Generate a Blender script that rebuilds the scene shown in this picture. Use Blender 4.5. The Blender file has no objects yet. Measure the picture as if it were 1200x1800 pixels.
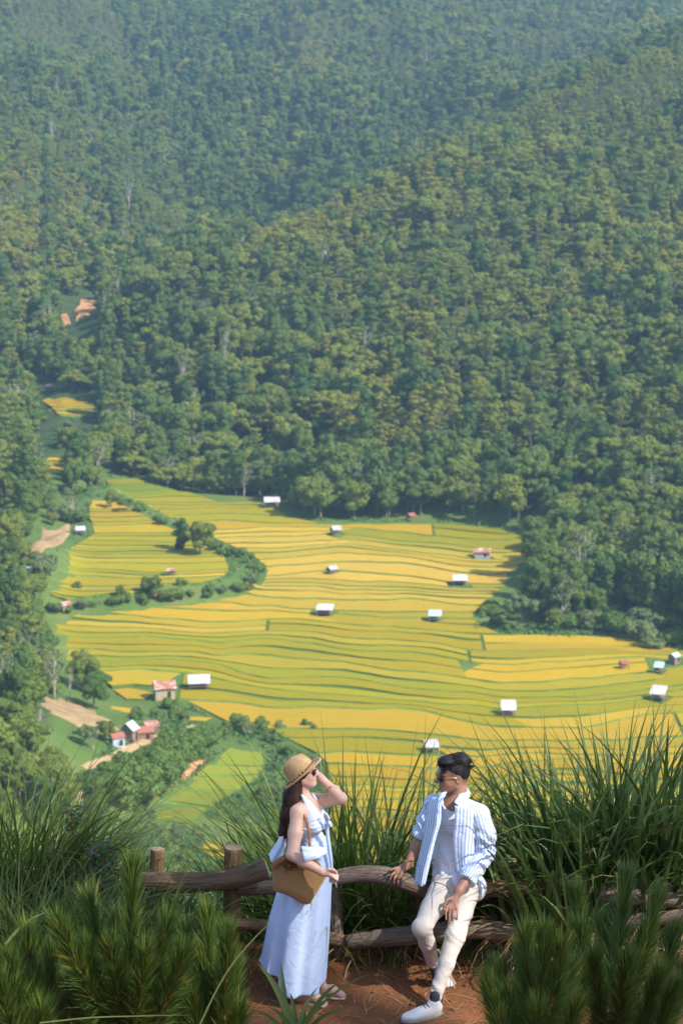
import bpy, math, random
import numpy as np
from mathutils import Vector, Matrix, Quaternion
PI = math.pi
R = math.radians
SC = bpy.context.scene
COL = SC.collection

# ------------------------------------------------------------------ camera, sky, sun, exposure
CAM_Z = 160.0
PITCH = 12.0
cam_data = bpy.data.cameras.new('camera')
cam_data.sensor_fit = 'VERTICAL'; cam_data.sensor_height = 36.0; cam_data.lens = 85.0
cam_data.clip_start = 0.5; cam_data.clip_end = 9000.0
cam_data.dof.use_dof = True; cam_data.dof.focus_distance = 15.6; cam_data.dof.aperture_fstop = 5.6
cam = bpy.data.objects.new('camera', cam_data); COL.objects.link(cam)
cam.location = (0, 0, CAM_Z); cam.rotation_euler = (R(90 - PITCH), 0, 0)
SC.camera = cam

SUN_DIR = Vector((0.64, -0.40, 0.76)).normalized()          # towards the sun
sun_el = math.asin(SUN_DIR.z); sun_az = math.atan2(SUN_DIR.x, SUN_DIR.y)
world = bpy.data.worlds.new('World'); SC.world = world; world.use_nodes = True
wn = world.node_tree; bg = wn.nodes['Background']
sky = wn.nodes.new('ShaderNodeTexSky'); sky.sky_type = 'NISHITA'; sky.sun_disc = False
sky.sun_elevation = sun_el; sky.sun_rotation = sun_az; sky.dust_density = 1.6; sky.air_density = 1.0; sky.altitude = 900
wn.links.new(sky.outputs[0], bg.inputs[0]); bg.inputs[1].default_value = 0.15
sun_data = bpy.data.lights.new('sun', 'SUN'); sun_data.energy = 4.0; sun_data.angle = R(0.9); sun_data.color = (1.0, 0.95, 0.86)
sun = bpy.data.objects.new('sun', sun_data); COL.objects.link(sun)
sun.rotation_euler = SUN_DIR.to_track_quat('Z', 'Y').to_euler(); sun.location = (60, -20, 260)
SC.view_settings.view_transform = 'Standard'; SC.view_settings.look = 'None'
SC.view_settings.exposure = 1.08; SC.view_settings.gamma = 1.0; SC.view_settings.use_curve_mapping = False
SC.render.engine = 'CYCLES'
SC.cycles.use_denoising = True
try: SC.cycles.denoiser = 'OPENIMAGEDENOISE'
except Exception: pass
SC.cycles.max_bounces = 6; SC.cycles.diffuse_bounces = 3; SC.cycles.glossy_bounces = 2
SC.cycles.transmission_bounces = 4; SC.cycles.transparent_max_bounces = 6; SC.cycles.volume_bounces = 1
SC.cycles.caustics_reflective = False; SC.cycles.caustics_refractive = False

# ------------------------------------------------------------------ helpers
FPX = 85.0 / 36.0 * 1800.0
CP, SP = math.cos(R(PITCH)), math.sin(R(PITCH))
def ray(u, v):
    """direction through a point of the photograph (1200 x 1800), unit depth along the view axis"""
    xo = (u - 600.0) / FPX; yo = (v - 900.0) / FPX
    return (xo, CP - yo * SP, -SP - yo * CP)
def at_depth(u, v, t):
    d = ray(u, v); return Vector((d[0] * t, d[1] * t, CAM_Z + d[2] * t))
def at_y(u, v, Y):
    d = ray(u, v); t = Y / d[1]; return Vector((d[0] * t, Y, CAM_Z + d[2] * t))
def at_z(u, v, z):
    d = ray(u, v); t = (z - CAM_Z) / d[2]; return Vector((d[0] * t, d[1] * t, z))

_rs = np.random.RandomState(7)
_LAT = _rs.rand(256, 256)
def vnoise(x, y):
    x = np.asarray(x, float); y = np.asarray(y, float)
    xi = np.floor(x).astype(int); yi = np.floor(y).astype(int)
    fx = x - xi; fy = y - yi; fx = fx * fx * (3 - 2 * fx); fy = fy * fy * (3 - 2 * fy)
    g = lambda a, b: _LAT[a & 255, b & 255]
    return ((g(xi, yi) * (1 - fx) + g(xi + 1, yi) * fx) * (1 - fy) + (g(xi, yi + 1) * (1 - fx) + g(xi + 1, yi + 1) * fx) * fy) * 2 - 1
def fbm(x, y, o=4):
    a = 0; s = 1.0; f = 1.0
    for k in range(o):
        a = a + s * vnoise(np.asarray(x) * f + 17.3 * k, np.asarray(y) * f + 5.1 * k); s *= 0.5; f *= 2.03
    return a
def smooth(e0, e1, x):
    t = np.clip((np.asarray(x, float) - e0) / (e1 - e0), 0, 1); return t * t * (3 - 2 * t)
def in_poly(px, py, poly):
    px = np.asarray(px, float); py = np.asarray(py, float); r = np.zeros(px.shape, bool); n = len(poly)
    for i in range(n):
        x1, y1 = poly[i]; x2, y2 = poly[(i + 1) % n]
        c = ((y1 > py) != (y2 > py)) & (px < (x2 - x1) * (py - y1) / (y2 - y1 + 1e-12) + x1)
        r ^= c
    return r
def poly_dist(px, py, poly, closed=True):
    px = np.asarray(px, float); py = np.asarray(py, float); d = np.full(px.shape, 1e9); n = len(poly)
    for i in range(n if closed else n - 1):
        x1, y1 = poly[i]; x2, y2 = poly[(i + 1) % n]
        dx, dy = x2 - x1, y2 - y1; L = dx * dx + dy * dy + 1e-12
        t = np.clip(((px - x1) * dx + (py - y1) * dy) / L, 0, 1)
        d = np.minimum(d, np.hypot(px - x1 - t * dx, py - y1 - t * dy))
    return d

def mesh_np(name, V, F, smooth_shade=False):
    """V (n,3), F list of arrays (k,3)/(k,4) or one array"""
    me = bpy.data.meshes.new(name)
    V = np.asarray(V, np.float32)
    if isinstance(F, np.ndarray): F = [F]
    F = [np.asarray(f, np.int32) for f in F if len(f)]
    nl = sum(f.size for f in F); nf = sum(len(f) for f in F)
    me.vertices.add(len(V)); me.vertices.foreach_set('co', V.ravel())
    if nf:
        me.loops.add(nl); me.polygons.add(nf)
        me.loops.foreach_set('vertex_index', np.concatenate([f.ravel() for f in F]))
        tot = np.concatenate([np.full(len(f), f.shape[1], np.int32) for f in F])
        st = np.concatenate([[0], np.cumsum(tot)[:-1]]).astype(np.int32)
        me.polygons.foreach_set('loop_start', st); me.polygons.foreach_set('loop_total', tot)
        me.polygons.foreach_set('use_smooth', np.full(nf, bool(smooth_shade)))
    me.update(calc_edges=True); me.validate()
    return me
def obj(name, me, mat=None, parent=None, loc=None):
    o = bpy.data.objects.new(name, me); COL.objects.link(o)
    if mat is not None and me is not None and len(me.materials) == 0: me.materials.append(mat)
    if parent is not None: o.parent = parent
    if loc is not None: o.location = loc
    return o
def tag(o, label=None, cat=None, group=None, kind=None):
    if label: o['label'] = label
    if cat: o['category'] = cat
    if group: o['group'] = group
    if kind: o['kind'] = kind
    return o
def empty(name, loc=(0, 0, 0), rz=0.0):
    o = bpy.data.objects.new(name, None); COL.objects.link(o); o.location = loc; o.rotation_euler = (0, 0, rz)
    o.empty_display_size = 0.2; return o
class MB:
    """collects verts / faces of one mesh"""
    def __init__(s): s.v = []; s.f3 = []; s.f4 = []; s.n = 0; s.at = {}
    def add(s, V, F3=None, F4=None):
        V = np.asarray(V, float).reshape(-1, 3); b = s.n; s.v.append(V); s.n += len(V)
        if F3 is not None and len(F3): s.f3.append(np.asarray(F3, int) + b)
        if F4 is not None and len(F4): s.f4.append(np.asarray(F4, int) + b)
        return b
    def box(s, c, size, rz=0.0, M=None):
        x, y, z = [a / 2 for a in size]
        V = np.array([[i * x, j * y, k * z] for k in (-1, 1) for j in (-1, 1) for i in (-1, 1)], float)
        if rz: V[:, :2] = V[:, :2] @ np.array([[math.cos(rz), math.sin(rz)], [-math.sin(rz), math.cos(rz)]])
        if M is not None: V = V @ np.array(M).T
        s.add(V + np.array(c), None, [[0, 2, 3, 1], [4, 5, 7, 6], [0, 1, 5, 4], [2, 6, 7, 3], [0, 4, 6, 2], [1, 3, 7, 5]])
    def tube(s, pts, rad, n=8, cap=True, squash=None):
        pts = np.asarray(pts, float); m = len(pts); rad = np.broadcast_to(np.asarray(rad, float), (m,))
        T = np.gradient(pts, axis=0); T /= np.linalg.norm(T, axis=1)[:, None] + 1e-9
        ref = np.array([0, 0, 1.0]) if abs(T[0, 2]) < 0.9 else np.array([1.0, 0, 0])
        a = np.cross(T[0], ref); a /= np.linalg.norm(a); V = []
        for i in range(m):
            a = a - T[i] * (a @ T[i]); a /= np.linalg.norm(a) + 1e-9; b = np.cross(T[i], a)
            th = np.arange(n) * 2 * PI / n; rr = rad[i]
            ring = pts[i] + rr * (np.cos(th)[:, None] * a + np.sin(th)[:, None] * b * (squash if squash else 1.0)); V.append(ring)
        V = np.concatenate(V); F = []
        for i in range(m - 1):
            for j in range(n):
                F.append([i * n + j, i * n + (j + 1) % n, (i + 1) * n + (j + 1) % n, (i + 1) * n + j])
        f3 = []
        if cap:
            V = np.vstack([V, pts[:1], pts[-1:]]); c0 = m * n; c1 = c0 + 1
            for j in range(n):
                f3.append([c0, (j + 1) % n, j]); f3.append([c1, (m - 1) * n + j, (m - 1) * n + (j + 1) % n])
        s.add(V, f3, F)
    def mesh(s, name, smooth_shade=False):
        V = np.concatenate(s.v) if s.v else np.zeros((0, 3)); F = []
        if s.f4: F.append(np.concatenate(s.f4))
        if s.f3: F.append(np.concatenate(s.f3))
        return mesh_np(name, V, F, smooth_shade)
    def build(s, name, mat, parent=None, smooth_shade=False, loc=None):
        return obj(name, s.mesh(name, smooth_shade), mat, parent, loc)
def vattr(me, name, arr, typ='FLOAT'):
    a = me.attributes.new(name, typ, 'POINT')
    if typ == 'FLOAT': a.data.foreach_set('value', np.asarray(arr, np.float32).ravel())
    elif typ == 'FLOAT_COLOR': a.data.foreach_set('color', np.asarray(arr, np.float32).ravel())
    elif typ == 'FLOAT_VECTOR': a.data.foreach_set('vector', np.asarray(arr, np.float32).ravel())
    elif typ == 'INT': a.data.foreach_set('value', np.asarray(arr, np.int32).ravel())
    return a

# ------------------------------------------------------------------ materials
MATS = {}
class NT:
    def __init__(s, name):
        s.m = bpy.data.materials.new(name); s.m.use_nodes = True; s.t = s.m.node_tree; s.b = s.t.nodes['Principled BSDF']
        s.out = s.t.nodes['Material Output']; MATS[name] = s.m
    def n(s, typ, **kw):
        nd = s.t.nodes.new(typ)
        for k, v in kw.items(): setattr(nd, k, v)
        return nd
    def l(s, a, b): s.t.links.new(a, b)
    def set(s, **kw):
        for k, v in kw.items():
            s.b.inputs[k.replace('_', ' ')].default_value = v
    def noise(s, scale, detail=4, vec=None, rough=0.6, dist=0.0):
        nd = s.n('ShaderNodeTexNoise'); nd.inputs['Scale'].default_value = scale; nd.inputs['Detail'].default_value = detail
        nd.inputs['Roughness'].default_value = rough; nd.inputs['Distortion'].default_value = dist
        if vec is not None: s.l(vec, nd.inputs['Vector'])
        return nd.outputs['Fac']
    def ramp(s, fac, stops, interp='LINEAR'):
        nd = s.n('ShaderNodeValToRGB'); cr = nd.color_ramp; cr.interpolation = interp
        while len(cr.elements) < len(stops): cr.elements.new(0.5)
        for e, (p, c) in zip(cr.elements, stops): e.position = p; e.color = (*c, 1) if len(c) == 3 else c
        s.l(fac, nd.inputs[0]); return nd.outputs[0]
    def mix(s, fac, a, b, mode='MIX'):
        nd = s.n('ShaderNodeMix', data_type='RGBA', blend_type=mode)
        for sock, v in ((nd.inputs[0], fac), (nd.inputs[6], a), (nd.inputs[7], b)):
            if isinstance(v, (int, float)): sock.default_value = v
            elif isinstance(v, tuple): sock.default_value = (*v, 1) if len(v) == 3 else v
            else: s.l(v, sock)
        return nd.outputs[2]
    def math(s, op, a, b=None):
        nd = s.n('ShaderNodeMath', operation=op)
        for sock, v in ((nd.inputs[0], a), (nd.inputs[1], b)):
            if v is None: continue
            if isinstance(v, (int, float)): sock.default_value = v
            else: s.l(v, sock)
        return nd.outputs[0]
    def coord(s, which='Object'): return s.n('ShaderNodeTexCoord').outputs[which]
    def mapping(s, vec, scale=(1, 1, 1), rot=(0, 0, 0)):
        nd = s.n('ShaderNodeMapping'); nd.inputs['Scale'].default_value = scale; nd.inputs['Rotation'].default_value = rot
        s.l(vec, nd.inputs['Vector']); return nd.outputs[0]
    def attr(s, name, out='Fac'):
        nd = s.n('ShaderNodeAttribute', attribute_name=name); return nd.outputs[out]
    def bump(s, h, strength=0.3, dist=0.02):
        nd = s.n('ShaderNodeBump'); nd.inputs['Strength'].default_value = strength; nd.inputs['Distance'].default_value = dist
        s.l(h, nd.inputs['Height']); s.l(nd.outputs[0], s.b.inputs['Normal'])
    def color(s, c): s.l(c, s.b.inputs['Base Color'])
    def leafy(s, c, trans=0.35):
        """diffuse + translucent leaf"""
        tr = s.n('ShaderNodeBsdfTranslucent'); s.l(c, tr.inputs[0]); mx = s.n('ShaderNodeMixShader'); mx.inputs[0].default_value = trans
        s.l(c, s.b.inputs['Base Color']); s.l(s.b.outputs[0], mx.inputs[1]); s.l(tr.outputs[0], mx.inputs[2]); s.l(mx.outputs[0], s.out.inputs[0])

def mat_plain(name, col, rough=0.8, var=0.25, scale=6.0, bump=0.0, bscale=40.0, spec=0.3):
    t = NT(name); co = t.coord('Object'); f = t.noise(scale, 5, co)
    a = tuple(c * (1 - var) for c in col); b = tuple(min(1, c * (1 + var)) for c in col)
    t.color(t.ramp(f, [(0.3, a), (0.7, b)])); t.set(Roughness=rough); t.b.inputs['Specular IOR Level'].default_value = spec
    if bump: t.bump(t.noise(bscale, 4, co), bump, 0.02)
    return t.m
def foliage_mat(name, c0, c1, c2, trans=0.3, patch=None, rough=0.6):
    """leaf colour: random per tree between c0..c1 with drift per position; c2 = leaf to leaf accent"""
    t = NT(name); oi = t.n('ShaderNodeObjectInfo'); col = t.ramp(oi.outputs['Random'], [(0.0, c0), (0.5, tuple((a + b) / 2 for a, b in zip(c0, c1))), (1.0, c1)])
    f = t.noise(0.9, 3, t.coord('Object'))
    col = t.mix(t.ramp(f, [(0.42, (0, 0, 0)), (0.68, (1, 1, 1))]), col, c2)
    if patch:
        g = t.noise(patch[0], 3, oi.outputs['Location']); col = t.mix(t.ramp(g, [(patch[2], (0, 0, 0)), (patch[3], (1, 1, 1))]), col, patch[1])
    t.set(Roughness=rough); t.b.inputs['Specular IOR Level'].default_value = 0.25
    t.leafy(col, trans); return t.m
# ------------------------------------------------------------------ terrain: valley floor and wooded hills
def field_plane(Y): return 0.022 * (Y - 450.0)
_cp = []
for Y in (330, 400, 470, 540, 610, 680, 740):
    for X in (-60, -30, 0, 30, 60, 90):
        if Y < 560 and X < -30: continue
        if Y > 600 and X > 60: continue
        if Y > 700 and X > 20: continue
        _cp.append((X, Y, float(field_plane(Y))))
for Y in (330, 420, 500): _cp.append((130, Y, float(field_plane(Y)))); _cp.append((170, Y, float(field_plane(Y)) + 4))
for u, v, Y in [
    # left bank and farm
    (0, 1050, 600), (0, 1200, 500), (0, 1300, 450), (-100, 1200, 470), (-100, 1350, 420), (100, 1250, 510), (150, 1320, 480), (230, 1285, 500), (100, 1390, 450),
    (0, 900, 690), (0, 800, 790), (60, 830, 780), (110, 760, 840), (120, 712, 890), (85, 690, 915), (60, 650, 940), (20, 960, 640), (-150, 1000, 580), (-150, 1100, 530),
    (300, 1450, 452), (400, 1350, 492), (300, 1340, 488), (200, 1420, 455), (330, 1235, 545), (180, 1230, 542), (100, 1150, 568), (60, 1090, 600), (75, 980, 665), (160, 860, 760), (180, 838, 775),
    # left hill
    (0, 600, 940), (0, 450, 1080), (100, 450, 1100), (0, 300, 1220), (120, 300, 1235), (0, 150, 1450), (150, 150, 1490), (0, 0, 1750), (150, 0, 1850), (240, 330, 1240), (-200, 600, 900), (-200, 300, 1200), (-200, 0, 1750), (0, 700, 880),
    # gully
    (150, 560, 1000), (200, 520, 1045), (330, 470, 1190), (480, 425, 1330), (420, 380, 1450), (350, 250, 1680), (310, 130, 1950), (340, 10, 2350),
    # middle mountain
    (560, 250, 1370), (600, 100, 1560), (720, 40, 1720), (800, 5, 1900), (640, 370, 1330), (700, 250, 1500), (820, 160, 1620), (900, 150, 1750), (490, 150, 1640), (500, 20, 1880), (650, 0, 1800),
    # near hill
    (470, 872, 785), (600, 905, 722), (800, 915, 716), (940, 938, 697), (330, 862, 780),
    (600, 700, 815), (600, 550, 890), (640, 390, 1000), (800, 650, 830), (800, 450, 950), (800, 300, 1060), (1000, 700, 790), (1000, 500, 900), (1000, 300, 1040), (1000, 190, 1180),
    (1200, 700, 760), (1200, 450, 920), (1200, 200, 1130), (400, 650, 850), (400, 560, 900), (400, 480, 960), (250, 700, 850), (250, 600, 915), (170, 690, 885), (520, 435, 980), (280, 520, 945),
    (900, 250, 1120), (1100, 135, 1280), (1200, 95, 1350), (1450, 700, 740), (1450, 400, 900), (1450, 100, 1200),
    # right spur
    (950, 1100, 598), (1100, 1105, 596), (1200, 1130, 587), (1000, 1000, 640), (1100, 1000, 630), (1200, 950, 650), (1000, 850, 712), (1200, 850, 690), (1350, 1050, 590), (1350, 900, 640),
]:
    p = at_y(u, v, Y); _cp.append((p.x, p.y, p.z))
# hidden ground behind the near ridge, and the far range
_cp += [(75, 1300, 78), (150, 1480, 100), (20, 1180, 44), (200, 1600, 112)]
_cp += [(x, 2500, z) for x, z in ((-900, 260), (-400, 215), (-100, 190), (150, 150), (400, 150), (900, 230))]
_cp += [(x, 3100, z) for x, z in ((-1200, 380), (-500, 300), (0, 270), (300, 205), (600, 250), (1200, 380))]
_cp += [(x, 3900, 420) for x in (-1400, -600, 0, 600, 1400)]
_cp += [(-400, 450, 70), (-400, 800, 110), (-500, 1200, 170), (-700, 1700, 230), (400, 450, 40), (400, 800, 90), (500, 1200, 150), (700, 1700, 200), (-250, 330, 30), (250, 330, 12)]
_cp = np.array(_cp)
def _rbf_fit(P):
    n = len(P); d = np.hypot(P[:, None, 0] - P[None, :, 0], P[:, None, 1] - P[None, :, 1])
    A = np.zeros((n + 3, n + 3)); A[:n, :n] = -d - 6.0 * np.eye(n) * 0 + np.eye(n) * 8.0
    A[:n, n] = 1; A[:n, n + 1:n + 3] = P[:, :2] / 1000.0; A[n:, :n] = A[:n, n:].T
    b = np.zeros(n + 3); b[:n] = P[:, 2]; return np.linalg.solve(A, b)
_cw = _rbf_fit(_cp)
def _rbf(X, Y):
    X = np.asarray(X, float); Y = np.asarray(Y, float); sh = X.shape; x = X.ravel(); y = Y.ravel(); out = np.empty(len(x)); n = len(_cp)
    for i in range(0, len(x), 20000):
        d = np.hypot(x[i:i + 20000, None] - _cp[None, :, 0], y[i:i + 20000, None] - _cp[None, :, 1])
        out[i:i + 20000] = -d @ _cw[:n] + _cw[n] + x[i:i + 20000] / 1000 * _cw[n + 1] + y[i:i + 20000] / 1000 * _cw[n + 2]
    return out.reshape(sh)
# raised field on the left, edged by the shrubby bank
_mound = [at_z(u, v, 6) for u, v in ((60, 985), (150, 940), (150, 885), (185, 868), (260, 905), (345, 945), (410, 975), (445, 1000), (430, 1022), (360, 1040), (270, 1046), (180, 1058), (100, 1066), (60, 1060))]
MOUND = [(p.x, p.y) for p in _mound]
_FIELD_FLAT = [at_z(u, v, 4) for u, v in ((170, 845), (330, 868), (480, 882), (620, 916), (800, 921), (950, 944), (880, 1050), (850, 1105), (1010, 1116), (1200, 1140), (1350, 1250), (1350, 1700), (400, 1700), (250, 1400), (560, 1330), (310, 1240), (110, 1170), (75, 1085), (140, 900))]
_FIELD_FLAT = [(p.x, p.y) for p in _FIELD_FLAT]
def terrain(X, Y):
    X = np.asarray(X, float); Y = np.asarray(Y, float); sh = X.shape
    X = X.ravel(); Y = Y.ravel()
    z = _rbf(X, Y)
    fp = field_plane(Y)
    ins = in_poly(X, Y, _FIELD_FLAT); d = poly_dist(X, Y, _FIELD_FLAT); sd = np.where(ins, d, -d)
    w = smooth(-6, 10, sd); z = z * (1 - w) + fp * w
    rough = (1 - smooth(-45, 0, sd)) * smooth(380, 620, Y)
    z = z + rough * (fbm(X / 95, Y / 120, 4) * (3 + 6 * smooth(800, 1700, Y)) - (np.abs(vnoise(X / 70 + 4 + 0.2 * Y / 90, Y / 210 + 2)) - 0.35) * (8 + 15 * smooth(900, 1500, Y)))
    im = in_poly(X, Y, MOUND); dm = poly_dist(X, Y, MOUND); z = z + 3.6 * smooth(-4.5, 2.0, np.where(im, dm, -dm))
    return z.reshape(sh)
def tz(x, y): return float(terrain(np.array([x]), np.array([y]))[0])
def hit(u, v, y0=300.0, y1=3200.0):
    """where the sight line through (u,v) meets the land"""
    d = ray(u, v); ys = np.concatenate([np.arange(y0, 1100, 3.0), np.arange(1100, y1, 8.0)])
    xs = d[0] / d[1] * ys; zs = CAM_Z + d[2] / d[1] * ys; g = zs - terrain(xs, ys)
    k = int(np.argmax(g < 0))
    if g[k] >= 0: k = len(ys) - 1
    k = max(k, 1); f = g[k - 1] / (g[k - 1] - g[k] + 1e-9); Y = ys[k - 1] + f * (ys[k] - ys[k - 1])
    return Vector((d[0] / d[1] * Y, Y, CAM_Z + d[2] / d[1] * Y))

def ground_mat():
    t = NT('valley_ground'); co = t.coord('Object')
    f = t.noise(0.03, 6, co); g = t.noise(0.35, 5, co)
    c = t.ramp(f, [(0.30, (0.055, 0.095, 0.022)), (0.52, (0.095, 0.145, 0.030)), (0.72, (0.17, 0.175, 0.050))])
    c = t.mix(t.ramp(g, [(0.35, (0, 0, 0)), (0.75, (0.75, 0.75, 0.75))]), c, (0.075, 0.125, 0.03))
    fl = t.ramp(t.noise(0.2, 4, co), [(0.35, (0.030, 0.052, 0.018)), (0.7, (0.062, 0.088, 0.028))])       # shrubby forest floor
    c = t.mix(t.attr('wooded'), c, fl)
    t.color(c); t.set(Roughness=0.95); t.b.inputs['Specular IOR Level'].default_value = 0.1
    t.bump(t.noise(0.8, 5, co), 0.6, 0.6); return t.m
def terrain_sheet():
    ys = np.concatenate([np.arange(205, 860, 4.5), np.arange(860, 1500, 9), np.arange(1500, 4001, 25)])
    us = np.linspace(-1, 1, 181); us = np.sign(us) * (0.42 * np.abs(us) + 0.58 * np.abs(us) ** 3)
    U, Yg = np.meshgrid(us, ys); Xg = U * (330 + 0.42 * Yg)
    Zg = terrain(Xg, Yg) - 0.05
    ny, nx = Xg.shape; V = np.stack([Xg, Yg, Zg], -1).reshape(-1, 3)
    i = np.arange(ny - 1)[:, None] * nx + np.arange(nx - 1)[None, :]; i = i.ravel()
    F = np.stack([i, i + 1, i + nx + 1, i + nx], 1)
    me = mesh_np('valley_terrain', V, F, True); ins = in_poly(V[:, 0], V[:, 1], _FIELD_FLAT); d = poly_dist(V[:, 0], V[:, 1], _FIELD_FLAT); sd = np.where(ins, -d, d)
    vattr(me, 'wooded', smooth(12, 30, sd) * smooth(520, 560, V[:, 1] + np.where(V[:, 0] < -62, 60, 0)))
    o = obj('valley_terrain', me, ground_mat()); tag(o, kind='structure')
    return o
terrain_sheet()
# ------------------------------------------------------------------ terraced rice fields
def world_poly(pts): return [(p.x, p.y) for p in (hit(u, v) for u, v in pts)]
def paddy_mat():
    t = NT('rice_crop'); oi = t.n('ShaderNodeObjectInfo'); co = t.coord('Object')
    st = t.noise(0.5, 4, t.mapping(co, (0.25, 1.3, 1)))
    big = t.noise(0.055, 3, co); fine = t.noise(1.7, 6, co, 0.8)
    c = oi.outputs['Color']
    c = t.mix(t.ramp(big, [(0.40, (0, 0, 0)), (0.72, (0.34, 0.34, 0.34))]), c, t.mix(1.0, c, (0.62, 0.86, 0.6), 'MULTIPLY'))
    c = t.mix(t.ramp(st, [(0.3, (0, 0, 0)), (0.75, (0.5, 0.5, 0.5))]), c, t.mix(1.0, c, (0.78, 0.74, 0.6), 'MULTIPLY'))
    c = t.mix(t.ramp(fine, [(0.38, (0, 0, 0)), (0.72, (0.8, 0.8, 0.8))]), t.mix(1.0, c, (0.88, 0.92, 0.85), 'MULTIPLY'), t.mix(1.0, c, (1.25, 1.18, 1.15), 'MULTIPLY'))
    t.color(c); t.set(Roughness=0.9); t.b.inputs['Specular IOR Level'].default_value = 0.12
    t.bump(t.noise(2.4, 6, co, 0.8), 0.8, 0.5); return t.m
M_PADDY = paddy_mat()
def bund_mat():
    t = NT('grass_bund'); co = t.coord('Object'); f = t.noise(0.5, 5, co)
    t.color(t.ramp(f, [(0.25, (0.070, 0.130, 0.025)), (0.55, (0.120, 0.190, 0.035)), (0.8, (0.20, 0.22, 0.04))])); t.set(Roughness=0.95); t.b.inputs['Specular IOR Level'].default_value = 0.1
    t.bump(t.noise(1.5, 4, co), 0.7, 0.3); return t.m
M_BUND = bund_mat()
# ripeness anchors (photo u, v, colour): gold, lime, green patches of the crop itself
GOLD = (0.51, 0.305, 0.018); AMBER = (0.45, 0.265, 0.006); LIME = (0.310, 0.255, 0.005); GREEN = (0.165, 0.200, 0.012); PALE = (0.55, 0.350, 0.048); DEEP = (0.11, 0.20, 0.04)
_anch = [(640, 960, PALE), (520, 950, PALE), (700, 1010, PALE), (860, 1000, PALE), (820, 950, LIME), (720, 935, GREEN), (560, 915, AMBER), (420, 900, LIME), (300, 880, LIME), (250, 860, GREEN), (500, 1000, PALE), (600, 1030, PALE),
         (830, 1060, LIME), (880, 1030, GREEN), (760, 1070, LIME), (500, 1060, AMBER), (400, 1060, GOLD), (250, 1090, PALE), (150, 1110, PALE), (200, 1150, PALE), (330, 1120, GOLD), (300, 1165, LIME), (450, 1130, LIME), (600, 1120, LIME), (750, 1110, LIME),
         (560, 1160, LIME), (480, 1190, AMBER), (300, 1200, GOLD), (420, 1215, GOLD), (650, 1190, LIME), (600, 1230, LIME), (520, 1240, LIME), (800, 1140, GOLD), (950, 1135, AMBER), (1050, 1180, GOLD), (850, 1210, AMBER), (950, 1180, GOLD), (1000, 1215, LIME), (880, 1225, GREEN),
         (1100, 1150, LIME), (1150, 1190, LIME), (1060, 1235, LIME), (820, 1260, AMBER), (900, 1280, AMBER), (700, 1290, LIME), (600, 1310, LIME), (900, 1340, AMBER), (850, 1380, LIME), (1000, 1300, GOLD), (880, 1460, AMBER), (900, 1530, AMBER), (860, 1620, LIME), (1100, 1280, GOLD), (650, 1400, LIME), (700, 1350, AMBER),
         (220, 1000, LIME), (150, 990, LIME), (330, 1005, GOLD), (250, 950, LIME), (200, 910, AMBER), (300, 925, GOLD), (120, 1040, LIME), (270, 1030, LIME)]
_ax = np.array([[hit(u, v).x, hit(u, v).y] for u, v, _ in _anch]); _ac = np.array([c for _, _, c in _anch])
def crop_colour(x, y, rng):
    d = np.hypot((_ax[:, 0] - x), (_ax[:, 1] - y) * 0.55) + 2.0; w = d ** -3.0; c = (w[:, None] * _ac).sum(0) / w.sum()
    j = rng.random()
    if j < 0.10: c = c * 0.65 + np.array(GREEN) * 0.35
    elif j < 0.22: c = c * 0.75 + np.array(AMBER) * 0.25
    elif j < 0.32: c = c * 0.75 + np.array(PALE) * 0.25
    return np.clip(c * (0.9 + 0.2 * rng.random()) * np.array([1, 0.97 + 0.06 * rng.random(), 1]), 0, 1)
HOLES = []          # spots kept free of crop (x, y, r)
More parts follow.
